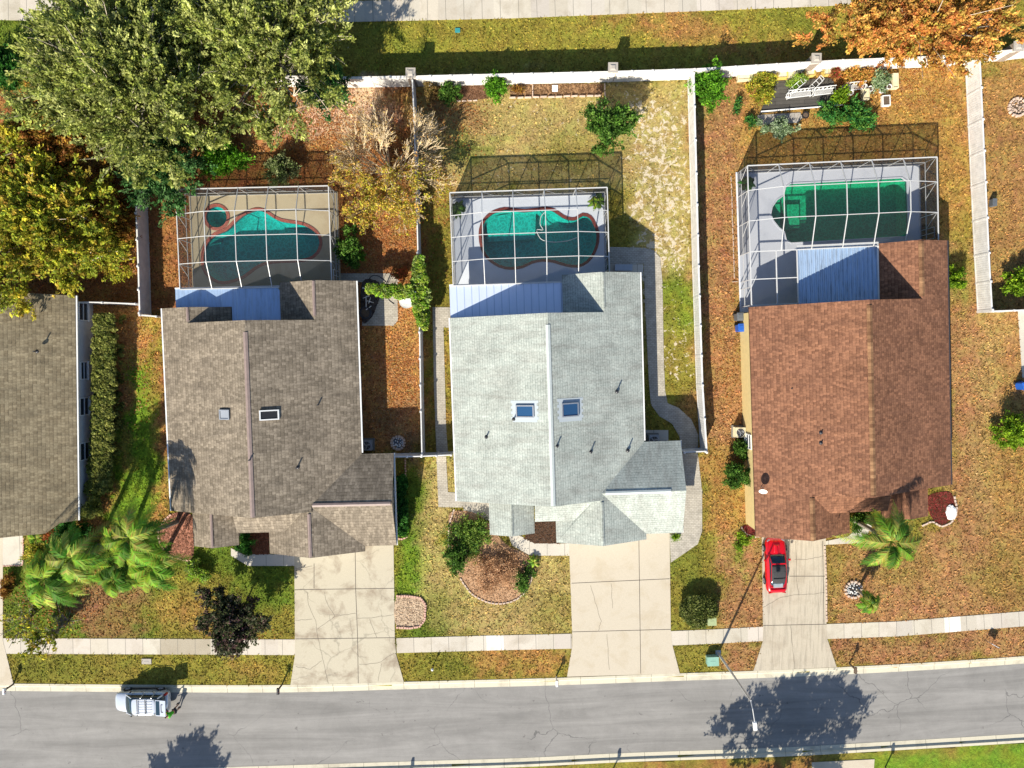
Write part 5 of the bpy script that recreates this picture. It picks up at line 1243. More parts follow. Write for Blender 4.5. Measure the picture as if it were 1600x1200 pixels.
boxhedge('long clipped olive hedge beside the left house wall', [(180, 494), (179, 600), (176, 700), (169, 765)], 1.75, 1.9, 'hedge', 60000, 71)
boxhedge('low dark green clipped hedge along the dark garage wall', [(628.5, 742), (629, 790), (629, 832)], .95, 1.1, 'hedgeg', 9000, 72)
boxhedge('green hedge wedge against the grey fence end with pink edging', [(629, 815), (630, 836)], .8, .5, 'bright', 1600, 73)
# clipped mound by the utility box
b_ = P(1091, 952, .5); cl = [(x, y, .55 + .1 * math.sin(x * 3), .32, .32, .26) for x in np.arange(-1.4, 1.5, .3) for y in np.arange(-1.3, 1.35, .3) if (x / 1.55) ** 2 + (y / 1.4) ** 2 < 1 and not (x > .7 and y < -.6)]
cl = [(c[0], c[1], .95 - .3 * ((c[0] / 1.6) ** 2 + (c[1] / 1.5) ** 2), c[3], c[4], c[5]) for c in cl]; V, col = leaves(cl, 11000, .09, GR['hedge2'], 74)
rt = empty('clipped_bush', (b_.x, b_.y, 0)); tag(rt, 'wide clipped green bush wrapped round the pale green utility box', 'shrub'); fast_mesh('foliage', V, 4, M['leaf'], col, rt)
m = MB()
for a in range(7): m.tube([(0, 0, 0), (math.cos(a) * .9, math.sin(a) * .8, .8)], [.05, .02], 5)
m.build('stem', M['darkbark'], rt)
# vine over the fence and arbour
def vine(label, pts, w_, z, n, seed):
    line = [Vector(P2(*p, z)) for p in pts]; o0 = line[0]; r2 = np.random.default_rng(seed); cl = []
    for (a, b), (w0, w1) in zip(zip(line, line[1:]), zip(w_, w_[1:])):
        L = (b - a).length
        for i in range(int(L * 30)):
            t = r2.random(); p = a.lerp(b, t) - o0; d = (b - a).normalized(); s = Vector((-d.y, d.x)); wv = w0 + (w1 - w0) * t; p = p + s * (r2.random() - .5) * wv; cl.append((p.x, p.y, z - .1 - .5 * r2.random() ** 2, .28, .28, .24))
    root = empty('climbing_vine', (*o0, 0)); tag(root, label, 'vine'); V, col = leaves(cl, n, .13, GR['vine'], seed); fast_mesh('foliage', V, 4, M['leaf'], col, root)
    m = MB()
    for i in range(8): p = line[0].lerp(line[-1], i / 7) - o0; m.tube([(p.x, p.y, 0), (p.x + .1, p.y, z - .3)], [.03, .015], 5)
    m.build('stem', M['darkbark'], root)
vine('bright green climbing vine draped along the middle fence', [(655, 402), (655, 430), (657, 460), (658, 490), (661, 512)], [.4, 1.0, 1.3, 1.0, .4], 2.1, 14000, 81)
vine('green vine arm on the arbour over the paved path', [(572, 450), (600, 454), (645, 456)], [.4, .8, .8], 2.3, 10000, 82)
m = MB()
for px_ in (575, 600, 625, 648): 
    a = P(px_, 453, 0); m.box((a.x, a.y, 1.0), (.08, .08, 2.0))
a = P(572, 453, 2); b = P(650, 456, 2); m.bar((a.x, a.y, 2.0), (b.x, b.y, 2.0), .08); tag(m.build('arbour', M['white']), 'white arbour frame under the vine arm beside the paved patio', 'arbour')

# bare crape myrtle with pale branches
def myrtle(base, crown, hgt, rad, seed):
    b = P(*base); rr = random.Random(seed); root = empty('bare_tree', b); tag(root, 'half bare crape myrtle with pale spreading branches over the middle fence', 'tree')
    m = MB(); lf = []; cw = P(*crown, hgt); off = Vector((cw.x - b.x, cw.y - b.y, 0))
    def grow(p, d, L, r, lev):
        q = p + d * L * .5 + Vector((rr.gauss(0, .04), rr.gauss(0, .04), .02)) * L; e = p + d * L; e.z += .03 * L
        m.tube([p, q, e], [r, r * .8, r * .6], 5 if lev < 2 else 3, cap=False)
        if lev >= 4: lf.append(e); return
        for k in range(3 if lev < 1 else 4):
            nd_ = (d + Vector((rr.gauss(0, .27), rr.gauss(0, .27), rr.gauss(0, .16) + .02))).normalized()
            s_ = p + d * L * rr.uniform(.55, 1.0) if k else e
            grow(s_, nd_, L * rr.uniform(.6, .82), max(r * .62, .017), lev + 1)
            if lev >= 2: lf.append(s_ + nd_ * L * .5)
    for i in range(19):
        az = 2 * math.pi * i / 19 + rr.uniform(-.15, .15); el = rr.uniform(.3, 1.1); d = Vector((math.cos(az) * math.cos(el), math.sin(az) * math.cos(el), math.sin(el)))
        grow(Vector((rr.uniform(-.15, .15), rr.uniform(-.15, .15), 0)), d, hgt * .4, .075, 0)
    m.build('branches', M['tantwig'], root)
    pts = [q for q in lf if q.y < off.y * .3 - .9 + rr.gauss(0, .9)]; pts = [q for q in pts if rr.random() < .75]
    cl = [(q.x, q.y, q.z, .32, .32, .25) for q in pts if rr.random() < .5]; V, col = leaves(cl, 9000, .1, GR['myrtle'], seed); fast_mesh('leaves', V, 4, M['leaf'], col, root)
    cl = [(q.x, q.y, q.z, .4, .4, .3) for q in lf if rr.random() < .5]; V, col = leaves(cl, 3800, .08, [A(228, 185, 110), A(232, 205, 120), A(210, 160, 100)], seed + 1); fast_mesh('dry_leaves', V, 4, M['leaf'], col, root)
myrtle((611, 272), (605, 245), 5.4, 5, 91)
# palms in the front of the left houses
palm('tall queen palm whose trunk leans from the mulch bed over the left lawn', (205, 836), (112, 872), 7.6, 3.1, 20, 101, dead=1)
palm('queen palm with its crown near the left driveway', (155, 852), (70, 905), 7.0, 3.3, 20, 102, dead=2)
palm('tall queen palm rooted by the brown grey house corner, fronds mid palm group', (277, 815), (202, 840), 7.0, 3.1, 20, 103)
palm('dark green palm nearest the brick edged bed', (262, 858), (236, 886), 4.6, 2.8, 18, 104)
palm('short palm below the palm group over the lawn', (196, 892), (178, 905), 2.2, 2.2, 16, 105)
palm('queen palm in front of the brown house entry', (1333, 812), (1392, 846), 6.5, 3.2, 24, 106)
palm('short spiky palm beside the white rock ring', (1340, 922), (1361, 944), 2.4, 1.15, 22, 107, bulk=.1, nleaf=12, wl=.3)
palm('small spiky palm plant in the left house front bed', (62, 846), (57, 842), .5, 1.1, 18, 108, bulk=.08, nleaf=10, wl=.25)
palm('agave-like spiky plant at the right edge of the round bed', (834, 878), (834, 878), .4, .8, 16, 109, bulk=.08, nleaf=8, wl=.12, name='spiky_plant')
palm('potted palm in the far right corner of the white pool deck', (936, 316), (934, 314), .9, .9, 14, 110, bulk=.1, pal='limey', nleaf=10, wl=.2, name='potted_palm')
palm('shaded potted plant in the left corner of the white pool deck', (716, 327), (716, 326), .8, .9, 12, 111, bulk=.08, pal='dark', nleaf=10, wl=.2, name='potted_palm')
palm('dark leafy potted plant in the corner of the pale blue-grey deck', (1166, 287), (1168, 286), 1.0, .9, 12, 112, bulk=.08, pal='hedgeg', nleaf=10, wl=.2, name='potted_palm')
def bare_shrub(label, px, py, hgt, rad, seed, leafn=300, pal='yellow'):
    b = P(px, py); rr = random.Random(seed); root = empty('bare_shrub', b); tag(root, label, 'shrub'); m = MB(); ends = []
    for i in range(26):
        a = rr.uniform(0, 6.28); r_ = rad * rr.uniform(.4, 1); e = Vector((r_ * math.cos(a), r_ * math.sin(a), hgt * rr.uniform(.5, 1))); mid = e * .5 + Vector((0, 0, hgt * .15)); m.tube([(0, 0, 0), mid, e], [.05, .035, .012], 4, cap=False); ends.append(e)
        for k in range(4): s_ = mid.lerp(e, rr.random()); t = s_ + Vector((rr.gauss(0, .4), rr.gauss(0, .4), rr.uniform(0, .5))); m.tube([s_, t], [.02, .008], 3, cap=False); ends.append(t)
    m.build('branches', M['bark'], root); cl = [(e.x, e.y, e.z, .3, .3, .25) for e in ends if rr.random() < .5]; V, col = leaves(cl, leafn, .13, GR[pal], seed); fast_mesh('leaves', V, 4, M['leaf'], col, root)
bare_shrub('grey leafless shrub by the left end of the pavement', 50, 962, 3.0, 2.0, 121, 500)
bare_shrub('thin shrub with yellow leaves overhanging the left pavement', 92, 985, 2.6, 1.6, 122, 1100)
bare_shrub('small bare branch shrub on the brown mulch patch', 108, 968, 1.2, .9, 123, 60)
# street trees on the near side of the road, just below the photo, that throw their shade on the road
tree('street tree just below the photo whose shade falls right of the street lamp', None, 9, 6.0, 6.0, 3.4, 1.9, 'dark', 15000, .2, 60, .8, 131, world=P2(1172, 1283), tr=.25, bark='darkbark', low=-.6)
tree('street tree just below the photo whose shade falls below the silver car', None, 8, 5.6, 2.6, 2.6, 1.7, 'dark', 7000, .2, 34, .7, 132, world=P2(234, 1352), tr=.2, bark='darkbark', low=-.6)

# ------------------------------------------------------------------ beds and edgings
def mulch_bed(label_ignored, poly, c, z=.045, smooth=True, name='mulch_bed', chunk=A(120, 84, 62), n=1500, seed=1, size=.09):
    q = pp(poly); q = smooth_poly(q, 4) if smooth else q; m = MB(); m.prism(q, -.1, z, 0, col=c); o = m.build(name, M['mulch']); o['kind'] = 'structure'; EXC.append(q)
    r2 = np.random.default_rng(seed); xs = np.array([p[0] for p in q]); ys = np.array([p[1] for p in q]); X = r2.uniform(xs.min(), xs.max(), n * 2); Y = r2.uniform(ys.min(), ys.max(), n * 2); k = in_poly(X, Y, q); X, Y = X[k][:n], Y[k][:n]
    V, col = leaves([(0, 0, 0, .001, .001, .001)], len(X), size, [c, chunk, [v * 1.5 for v in c]], seed, up=1.5); V = V.reshape(-1, 4, 3); V[:, :, 0] += X[:, None]; V[:, :, 1] += Y[:, None]; V[:, :, 2] = np.maximum(V[:, :, 2] * .5 + z + .02, z + .004)
    o2 = fast_mesh('bark_chips', V.reshape(-1, 3), 4, M['litter'], col); o2['kind'] = 'stuff'
def edging(label, pts, size=(.24, .13, .12), mat='edging', closed=False, jitter=.02, cat='edging', z=.05, smooth=True, z0=0.0):
    q = pp(pts); q = smooth_poly(q, 5, closed) if smooth else q; q = [Vector(p) for p in q]
    if closed: q.append(q[0])
    o0 = q[0]; m = MB(); acc = 0; rr = random.Random(len(pts)); D = [0]
    for a, b in zip(q, q[1:]): D.append(D[-1] + (b - a).length)
    n = max(1, int(D[-1] / (size[0] + .012))); j = 0
    for i in range(n):
        s = (i + .5) * D[-1] / n
        while j < len(D) - 2 and D[j + 1] < s: j += 1
        t = (s - D[j]) / max(1e-6, D[j + 1] - D[j]); p = q[j].lerp(q[j + 1], t) - o0; d = q[j + 1] - q[j]
        m.box((p.x + rr.uniform(-jitter, jitter), p.y + rr.uniform(-jitter, jitter), z0 + size[2] / 2 - .02), (size[0] * rr.uniform(.85, 1), size[1], size[2]), math.atan2(d.y, d.x) + rr.uniform(-.06, .06), taper=.88)
    o = m.build('garden_edging', M[mat], loc=(*o0, 0)); tag(o, label, cat); return o
mulch_bed('', [(835, 814), (873, 813), (874, 849), (838, 849), (818, 842)], A(85, 65, 50), smooth=False, n=900, seed=3)
mulch_bed('', [(386, 832), (421, 832), (421, 866), (388, 866)], A(150, 95, 65), smooth=False, n=500, seed=4)
mulch_bed('', [(268, 803), (300, 805), (303, 850), (300, 872), (282, 872), (262, 866), (250, 850), (252, 825)], A(190, 130, 105), n=1500, seed=5)
mulch_bed('', [(1449, 776), (1480, 768), (1490, 780), (1491, 800), (1480, 815), (1466, 819), (1451, 800)], A(150, 55, 50), n=1100, seed=6)
mulch_bed('', [(1160, 822), (1178, 822), (1187, 832), (1187, 838), (1168, 836)], A(130, 50, 48), n=250, seed=7)
mulch_bed('', [(620, 932), (655, 933), (664, 945), (662, 972), (650, 980), (620, 979)], A(205, 180, 150), n=700, seed=8)
mulch_bed('', [(705, 800), (750, 805), (790, 850), (826, 868), (832, 895), (818, 925), (795, 941), (768, 942), (742, 930), (722, 905), (705, 880), (702, 830)], A(196, 156, 118), n=2600, seed=9, chunk=A(150, 110, 78))
mulch_bed('', [(797, 132), (942, 131), (942, 149), (797, 153)], A(158, 122, 86), smooth=False, n=900, seed=10)
mulch_bed('', [(680, 130), (795, 131), (770, 152), (690, 156)], A(128, 92, 66), n=700, seed=11)
mulch_bed('', [(566, 441), (592, 441), (594, 462), (588, 480), (580, 497), (566, 502)], A(90, 80, 75), n=260, seed=12)
edging('curved pale stone edging round the big round bed', [(710, 795), (702, 820), (701, 850), (703, 868)], mat='edging')
edging('pale curved kerb stones below the dried shrub of the round bed', [(719, 903), (735, 925), (755, 938), (775, 943), (798, 940), (815, 930), (828, 912), (833, 893)], (.3, .13, .14), mat='edging')
edging('pink scalloped stone edging round the bare planter beside the cracked driveway', [(619, 931), (640, 931), (657, 934), (665, 944), (664, 968), (655, 979), (640, 981), (619, 980)], (.2, .18, .16), mat='pinkedge', smooth=False)
edging('pink stone edging of the brick coloured mulch bed at the brown grey house corner', [(268, 803), (256, 815), (248, 833), (252, 850), (265, 868), (285, 874), (300, 876)], (.24, .16, .14), mat='pinkedge')
edging('pale block edging round the red mulch bed', [(1490, 775), (1494, 795), (1489, 812), (1472, 822), (1455, 815), (1440, 822)], (.28, .15, .14), mat='edging')
edging('white edging stones along the right side of the worn driveway', [(1288, 852), (1290, 900), (1291, 972)], (.3, .12, .1), mat='edging', z0=.03)
edging('pink edging at the end of the hedge wedge', [(618, 840), (628, 842), (637, 838)], (.2, .15, .12), mat='pinkedge')
edging('thin pink stone row between the fence and the low hedge', [(633, 718), (634, 746)], (.18, .12, .1), mat='pinkedge')
edging('small curved edging below the mulch by the yellow wall', [(1158, 822), (1164, 832), (1176, 838), (1187, 838)], (.22, .12, .1))
edging('white timber edging of the raised bed along the back wall', [(795, 153.5), (945, 150), (944, 131)], (.6, .09, .25), smooth=False)
edging('white cross divider in the raised bed', [(832, 132), (832, 152)], (.5, .08, .2), smooth=False)
edging('short white edging by the shrub at the back wall', [(712, 159), (747, 157)], (.4, .09, .12), smooth=False)
edging('brick edging along the shaded walk at the left house', [(5, 884), (36, 883), (37, 840)], (.2, .1, .1), smooth=False, mat='pinkedge')
edging('low white garden border line left of the third pool cage', [(1142, 275), (1147, 440), (1153, 440)], (.5, .05, .12), smooth=False)
# rock ring & fire pit
def ring(label, px, py, r, n, mat, cat, fill=None, name='rock_ring'):
    c = P(px, py); m = MB(); rr = random.Random(n); root = empty(name, c); tag(root, label, cat)
    for i in range(n): a = 2 * math.pi * i / n; m.box((math.cos(a) * r, math.sin(a) * r, .08), (.22 * rr.uniform(.8, 1.2), .2, .2), a + 1.57, taper=.8)
    m.build('stones', M[mat], root); f = MB(); rr = random.Random(3)
    if fill:
        f.lathe((0, 0, 0), [(r - .05, 0), (r - .05, .04)], 20); f.build('bed', M[fill], root); g = MB()
        for i in range(int(r * 60)): a = rr.uniform(0, 6.28); q = r * .85 * rr.random() ** .5; g.box((math.cos(a) * q, math.sin(a) * q, .07), (.11, .09, .07), rr.uniform(0, 3), taper=.7)
        g.build('pebbles', M['white' if r < .8 and name == 'rock_ring' else 'edging'], root)
ring('ring of white stones round the foot of the short spiky palm', 1333, 921, .7, 14, 'edging', 'rock ring', 'metaldark')
ring('round stone fire pit on the right-hand lawn', 1589, 168, .72, 15, 'edging', 'fire pit', 'darkbark', 'fire_pit')
ring('round stone bed in the shaded side yard by the air conditioner', 622, 692, .55, 14, 'edging', 'rock ring', 'greybin')

# ------------------------------------------------------------------ equipment
def ac_unit(label, px, py, w_, hgt, group='air conditioners beside the houses', rz=0, padded=None):
    p = P(px, py); root = empty('air_conditioner', p, rz); tag(root, label, 'air conditioner', group)
    m = MB(); m.box((0, 0, .05), (w_ + .25, w_ + .25, .1)); m.build('pad', M['pad'], root)
    m = MB(); m.box((0, 0, .1 + hgt / 2), (w_, w_, hgt))
    for i in range(9): m.box((0, 0, .2 + i * (hgt - .15) / 9), (w_ + .03, w_ + .03, .02))
    m.box((0, 0, hgt + .11), (w_ + .04, w_ + .04, .05)); m.build('casing', M['cream'] if 'yellow' in label else M['metal'], root)
    m = MB(); m.lathe((0, 0, hgt + .137), [(w_ * .42, 0), (w_ * .42, .006)], 24); m.build('fan_well', M['black'], root)
    m = MB()
    for i in range(3):
        a = 2.09 * i; ca, sa = math.cos(a), math.sin(a); L = w_ * .38
        m.face([(.05 * ca - .03 * sa, .05 * sa + .03 * ca, hgt + .155), (L * ca - .02 * sa, L * sa + .02 * ca, hgt + .155), (L * .9 * ca + .14 * -sa, L * .9 * sa + .14 * ca, hgt + .165), (.05 * ca - .09 * sa, .05 * sa + .09 * ca, hgt + .165)])
    m.lathe((0, 0, hgt + .15), [(.07, 0), (.05, .04)], 12); m.build('fan', M['metal'], root)
    m = MB()
    for r_ in (.15, .28, .4): m.tube([(w_ * r_ * math.cos(t), w_ * r_ * math.sin(t), hgt + .2) for t in np.linspace(0, 6.283, 25)], .006, 4)
    for a in range(8): m.tube([(0, 0, hgt + .2), (w_ * .42 * math.cos(a * .785), w_ * .42 * math.sin(a * .785), hgt + .2)], .006, 4)
    m.build('grille', M['metal'], root)
ac_unit('air conditioner beside the grey garage roof of the pale green house', 1019, 686, .8, .75)
ac_unit('cream air conditioner beside the yellow wall', 1152, 674, .8, .75)
ac_unit('shaded air conditioner in the corner of the brown grey house', 576, 694, .8, .75)
slab('pad', [(1008, 672), (1044, 672), (1044, 690), (1008, 690)], M['pad'], .055)
def bin_(label, px, py, mat, rz):
    p = P(px, py); root = empty('wheelie_bin', p, rz); tag(root, label, 'bin')
    m = MB(); m.box((0, 0, .52), (.52, .58, .95)); o = m.build('body', M[mat], root, bevel=.03)
    m = MB(); m.box((0, .02, 1.03), (.6, .68, .06)); m.box((0, .02, 1.07), (.45, .5, .04), taper=.8); m.build('lid', M[mat], root, bevel=.02)
    m = MB(); m.bar((-.24, .38, .98), (.24, .38, .98), .04); m.build('handle', M['black'], root)
    for sx in (-.28, .28): m = MB(); m.tube([(sx - .03, .26, .12), (sx + .03, .26, .12)], .12, 14); m.build('wheel', M['rubber'], root)
bin_('grey rubbish bin at the rear corner of the yellow wall', 1151, 496, 'greybin', .05); bin_('blue recycling bin below the grey bin', 1153, 513, 'blue', .05)
bin_('blue bin at the right edge of the photo', 1590, 602, 'blue', .3)
def boxy(label, name, cat, px, py, size, mat, z=0, rz=0, bevel=.03, parts=()):
    p = P(px, py); root = empty(name, (p.x, p.y, z), rz); tag(root, label, cat); m = MB(); m.box((0, 0, size[2] / 2), size); m.build('body', M[mat], root, bevel=bevel)
    l = MB(); l.box((0, 0, size[2] + .015), (size[0] * 1.04, size[1] * 1.04, .03)); l.box((0, -size[1] * .1, size[2] + .035), (size[0] * .5, size[1] * .3, .012)); l.build('lid', M[mat], root); return root
boxy('pale green utility cabinet at the pavement beside the clipped bush', 'utility_box', 'utility box', 1109, 966, (.72, .72, .7), 'lightgreen', rz=.04)
boxy('teal transformer box on the verge beside the street lamp', 'utility_box', 'utility box', 1111, 1029, (.95, .75, .6), 'teal', rz=.04)
boxy('small teal valve cover in the grass strip', 'valve_cover', 'valve cover', 715, 48, (.4, .35, .06), 'tealcap')
boxy('pale concrete meter lid in the verge above the silver car', 'meter_cover', 'meter cover', 229.5, 1033, (.8, .45, .05), 'cap')
boxy('white electric meter box on the yellow wall', 'meter_box', 'meter box', 1166, 640, (.3, 1.1, 1.5), 'white')
boxy('white square drain cover in the raised bed', 'drain_cover', 'drain cover', 867, 139, (.45, .5, .12), 'white')
boxy('open white utility cupboard below the electric meter on the yellow wall', 'meter_box', 'meter box', 1170, 662, (.25, .5, 1.6), 'white')
# satellite dish on the brown roof
u, v = fC.loc(1190, 762, 3.3); u = max(u, .5); wx, wy = fC.w(u, v); root = empty('satellite_dish', (wx, wy, EZ + SL * u), 0); tag(root, 'small white satellite dish on the left eave of the brown roof', 'satellite dish')
m = MB(); m.tube([(0, 0, -.05), (0, 0, .5), (-.1, -.15, .7)], .025, 6); m.build('mast', M['metal'], root)
m = MB(); n_ = 18
ax = Vector((-.25, -.75, .6)).normalized(); ux = ax.cross(Vector((0, 0, 1))).normalized(); uy = ux.cross(ax)
rings = [[Vector((-.1, -.15, .75)) + ax * (.12 * (r_ / .33) ** 2) + ux * r_ * math.cos(t) + uy * r_ * math.sin(t) for t in np.linspace(0, 6.283, n_ + 1)[:-1]] for r_ in (.01, .12, .23, .33)]
for a, b in zip(rings, rings[1:]):
    for i in range(n_): m.face([a[i], a[(i + 1) % n_], b[(i + 1) % n_], b[i]])
m.build('dish', M['white'], root); m = MB(); m.tube([(-.1, -.15, .7), Vector((-.1, -.15, .75)) + ax * .4], .012, 5); m.build('feed_arm', M['metal'], root)

# street lamp
p = P(1122, 1020); root = empty('street_lamp', p); tag(root, 'tall grey street lamp reaching over the road from the verge', 'street lamp'); 
top = 8.4; ar = P(1179, 1131, 8.6); ar = Vector((ar.x - p.x, ar.y - p.y, 8.6))
m = MB(); m.tube([(0, 0, 0), (0, 0, .3), (0, 0, 4), (0, 0, top)], [.13, .11, .09, .06], 12); m.build('pole', M['galv'], root)
m = MB(); m.tube([(0, 0, top - .05), (ar.x * .3, ar.y * .3, 8.6), (ar.x, ar.y, 8.7)], .035, 8); m.build('arm', M['galv'], root)
m = MB(); a_ = math.atan2(ar.y, ar.x); m.box((ar.x * 1.08, ar.y * 1.08, 8.68), (.75, .32, .14), a_, taper=.8); lh = m.build('lamp_head', M['white'], root, bevel=.03)
m = MB(); m.box((ar.x * 1.08, ar.y * 1.08, 8.6), (.5, .22, .04), a_); m.build('lens', M['glass'], lh)
m = MB(); m.box((0, 0, .02), (.45, .45, .05)); m.build('base_plate', M['galv'], root)

# letter boxes
def mailbox(label, px, py, mat, rz=0.0, group='mailboxes along the kerb', white_post=False):
    p = P(px, py); root = empty('mailbox', p, rz); tag(root, label, 'mailbox', group)
    m = MB(); m.box((0, 0, .5), (.1, .1, 1.05)); m.bar((0, .12, .75), (0, -.22, .98), .05); m.build('post', M['white' if white_post else 'darkbark'], root)
    m = MB(); n_ = 10; W2, Hh, L = .11, .12, .5; ring_ = [(-W2, 0), (W2, 0)] + [(W2 * math.cos(t), Hh + W2 * math.sin(t)) for t in np.linspace(0, math.pi, n_)]
    f0 = [(x, -.32, 1.03 + z) for x, z in ring_]; f1 = [(x, -.32 + L, 1.03 + z) for x, z in ring_]; k = len(ring_)
    for i in range(k): j = (i + 1) % k; m.face([f0[i], f0[j], f1[j], f1[i]][::-1])
    m.face(f0); m.face(f1[::-1]); bx_ = m.build('box', M[mat], root)
    m = MB(); m.box((0, -.33, 1.13), (.2, .015, .2)); m.build('door', M[mat], bx_); m = MB(); m.box((.125, -.1, 1.2), (.012, .03, .2)); m.build('flag', M['red'], bx_); return root
M['red'] = plain('red_enamel', A(200, 30, 30), .4, var=0)
mailbox('white mailbox at the far left kerb', 21, 1069, 'white'); mailbox('black mailbox at the kerb left of the cracked driveway', 441, 1069, 'black'); mailbox('white mailbox at the kerb left of the pale driveway', 869, 1057, 'white', white_post=True)
mailbox('brown mailbox at the kerb right of the worn driveway', 1327, 1037, 'darkbark')
mailbox('mailbox across the road, leftmost at the bottom edge, only its shade showing', 632, 1222, 'black', 3.14); mailbox('mailbox across the road near the bottom middle, only its shade showing', 955, 1208, 'black', 3.14)
mailbox('mailbox across the road at the bottom right, only its shade showing', 1383, 1199, 'black', 3.14)
# small real-estate style sign and post
p = P(1545, 1003); root = empty('yard_sign', p, -.5); tag(root, 'small white yard sign in the verge at the right', 'sign'); m = MB(); m.bar((-.3, 0, 0), (-.3, 0, .8), .04); m.bar((.3, 0, 0), (.3, 0, .8), .04); m.build('stake', M['metal'], root); m = MB(); m.box((0, 0, .62), (.75, .03, .5)); m.build('board', M['white'], root)
p = P(677, 1040); root = empty('path_light', p); tag(root, 'small white topped garden light in the middle verge', 'garden light'); m = MB(); m.tube([(0, 0, 0), (0, 0, .75)], .03, 6); m.build('stake', M['darkbark'], root); m = MB(); m.lathe((0, 0, .75), [(.05, 0), (.12, .02), (.1, .1), (.02, .16)], 12); m.build('lamp', M['white'], root)

# ------------------------------------------------------------------ garden of the brown house
slab('garden_deck', [(1186, 178), (1200, 147), (1196, 128), (1300, 122), (1312, 162)], pavers('weathered_deck_board', A(92, 88, 82), A(74, 70, 66), A(35, 33, 30), 2.4, .3), .08, ang=.05)
slab('stone_row', [(1182, 196), (1184, 180), (1250, 176), (1254, 184), (1246, 192)], pavers('pale_stepping_stone', A(200, 192, 180), A(175, 168, 158), A(80, 70, 55), .8, .5), .05, ang=.05)
p1 = P(1189, 174, .15); p2 = P(1317, 164, .15); m = MB(); m.tube([p1, p2], .06, 8); tag(m.build('white_pole', M['white']), 'long white pole lying along the lower edge of the dark garden deck', 'pole')
def planter(label, px, py, w_, d_, h_, mat, pal=None, rz=.06):
    p = P(px, py); root = empty('planter_box', p, rz); tag(root, label, 'planter', 'planter boxes in the brown house garden'); m = MB(); t = .07
    for c, s_ in (((0, d_ / 2 - t / 2), (w_, t)), ((0, -d_ / 2 + t / 2), (w_, t)), ((w_ / 2 - t / 2, 0), (t, d_ - 2 * t)), ((-w_ / 2 + t / 2, 0), (t, d_ - 2 * t))): m.box((c[0], c[1], h_ / 2), (s_[0], s_[1], h_))
    m.build('box', M[mat], root); m = MB(); m.box((0, 0, h_ * .45), (w_ - 2 * t - .01, d_ - 2 * t - .01, h_ * .8)); m.build('soil', M['cream'] if mat != 'white' else M['darkbark'], root)
planter('wide white planter box, leftmost along the back wall', 1162, 122, 1.25, .65, .5, 'cream'); planter('yellow planter between the white planter and the yellow bush', 1184, 121, .8, .6, .45, 'yellowbox')
planter('yellow planter, left one of the touching pair', 1219.5, 119.5, .85, .62, .5, 'yellowbox'); planter('pale yellow planter, right one of the touching pair', 1236, 118.5, .8, .6, .5, 'cream'); planter('yellow planter in the shade of the brick pillar', 1262.5, 116, .8, .6, .5, 'yellowbox')
planter('yellow planter beside the red leaves, rightmost of the wall row', 1291, 115, .85, .6, .5, 'yellowbox'); planter('upright cream planter at the end of the white bench', 1349, 150, .55, .85, .5, 'cream')
planter('small white framed planter on the grass', 1382, 159, .65, .85, .35, 'white'); planter('long upright cream trough at the garden corner', 1395, 129, .5, 1.2, .45, 'cream'); planter('small white planter in the middle of the silvery plants', 1365, 133, .5, .5, .5, 'cream')
def iron_bench(label, px, py, L, rz):
    p = P(px, py, 0); root = empty('garden_bench', p, rz); tag(root, label, 'bench', 'white iron benches in the garden'); m = MB()
    for i in range(int(L / .09)): m.bar((-L / 2 + i * .09, -.22, .45), (-L / 2 + i * .09, .2, .45), .035, .02)
    m.bar((-L / 2, -.22, .44), (L / 2, -.22, .44), .05); m.bar((-L / 2, .2, .44), (L / 2, .2, .44), .05); m.build('seat', M['white'], root)
    m = MB(); m.bar((-L / 2, .24, .9), (L / 2, .24, .9), .05)
    for i in range(int(L / .34)):
        c = (-L / 2 + .2 + i * .34, .24, .66); m.tube([(c[0] + .14 * math.cos(t), c[1] + .12 * math.sin(t) * .6, c[2] + .16 * math.sin(t)) for t in np.linspace(0, 6.283, 13)], .018, 5)
    m.build('backrest', M['white'], root)
    for sx in (-L / 2, L / 2):
        for y in (-.2, .2): m = MB(); m.bar((sx * .96, y, 0), (sx * .96, y, .45), .045); m.build('leg', M['white'], root)
        m = MB(); m.tube([(sx, .22, .66), (sx, -.1, .68), (sx, -.24, .5)], .025, 6); m.build('armrest', M['white'], root)
iron_bench('ornate white iron bench on the left of the dark garden deck', 1246, 150, 2.0, .12); iron_bench('ornate white iron bench on the right end of the garden deck', 1284, 146, 1.7, .12); iron_bench('white iron bench under the orange leaves', 1331, 139, 1.6, .1)
def arch(label, px, py, w_, h_, rz):
    p = P(px, py); root = empty('garden_arch', p, rz); tag(root, label, 'arch', 'thin arches over the garden deck'); m = MB()
    for y in (-.2, .2): m.tube([(w_ / 2 * math.cos(t), y, h_ * math.sin(t)) for t in np.linspace(0, math.pi, 15)], .02, 5)
    for t in np.linspace(.2, math.pi - .2, 7): m.bar((w_ / 2 * math.cos(t), -.2, h_ * math.sin(t)), (w_ / 2 * math.cos(t), .2, h_ * math.sin(t)), .02)
    m.build('hoop', M['white'], root)
arch('thin white garden arch beside the lime shrub', 1243, 137, 1.5, 1.3, .7); arch('thin white garden arch in the middle of the deck', 1272, 133, 1.3, 1.3, .8)
def pot(label, px, py, r, h_, mat, z=0.0, group=None):
    p = P(px, py, z); root = empty('flower_pot', (p.x, p.y, z)); tag(root, label, 'pot', group); m = MB(); m.lathe((0, 0, 0), [(r * .7, 0), (r, h_ * .9), (r * 1.08, h_ * .92), (r * 1.08, h_), (r * .85, h_), (r * .8, h_ * .9)], 18); m.build('pot', M[mat], root)
    m = MB(); m.lathe((0, 0, h_ * .88), [(r * .8, 0), (r * .7, .02)], 14); m.build('soil', M['darkbark'], root)
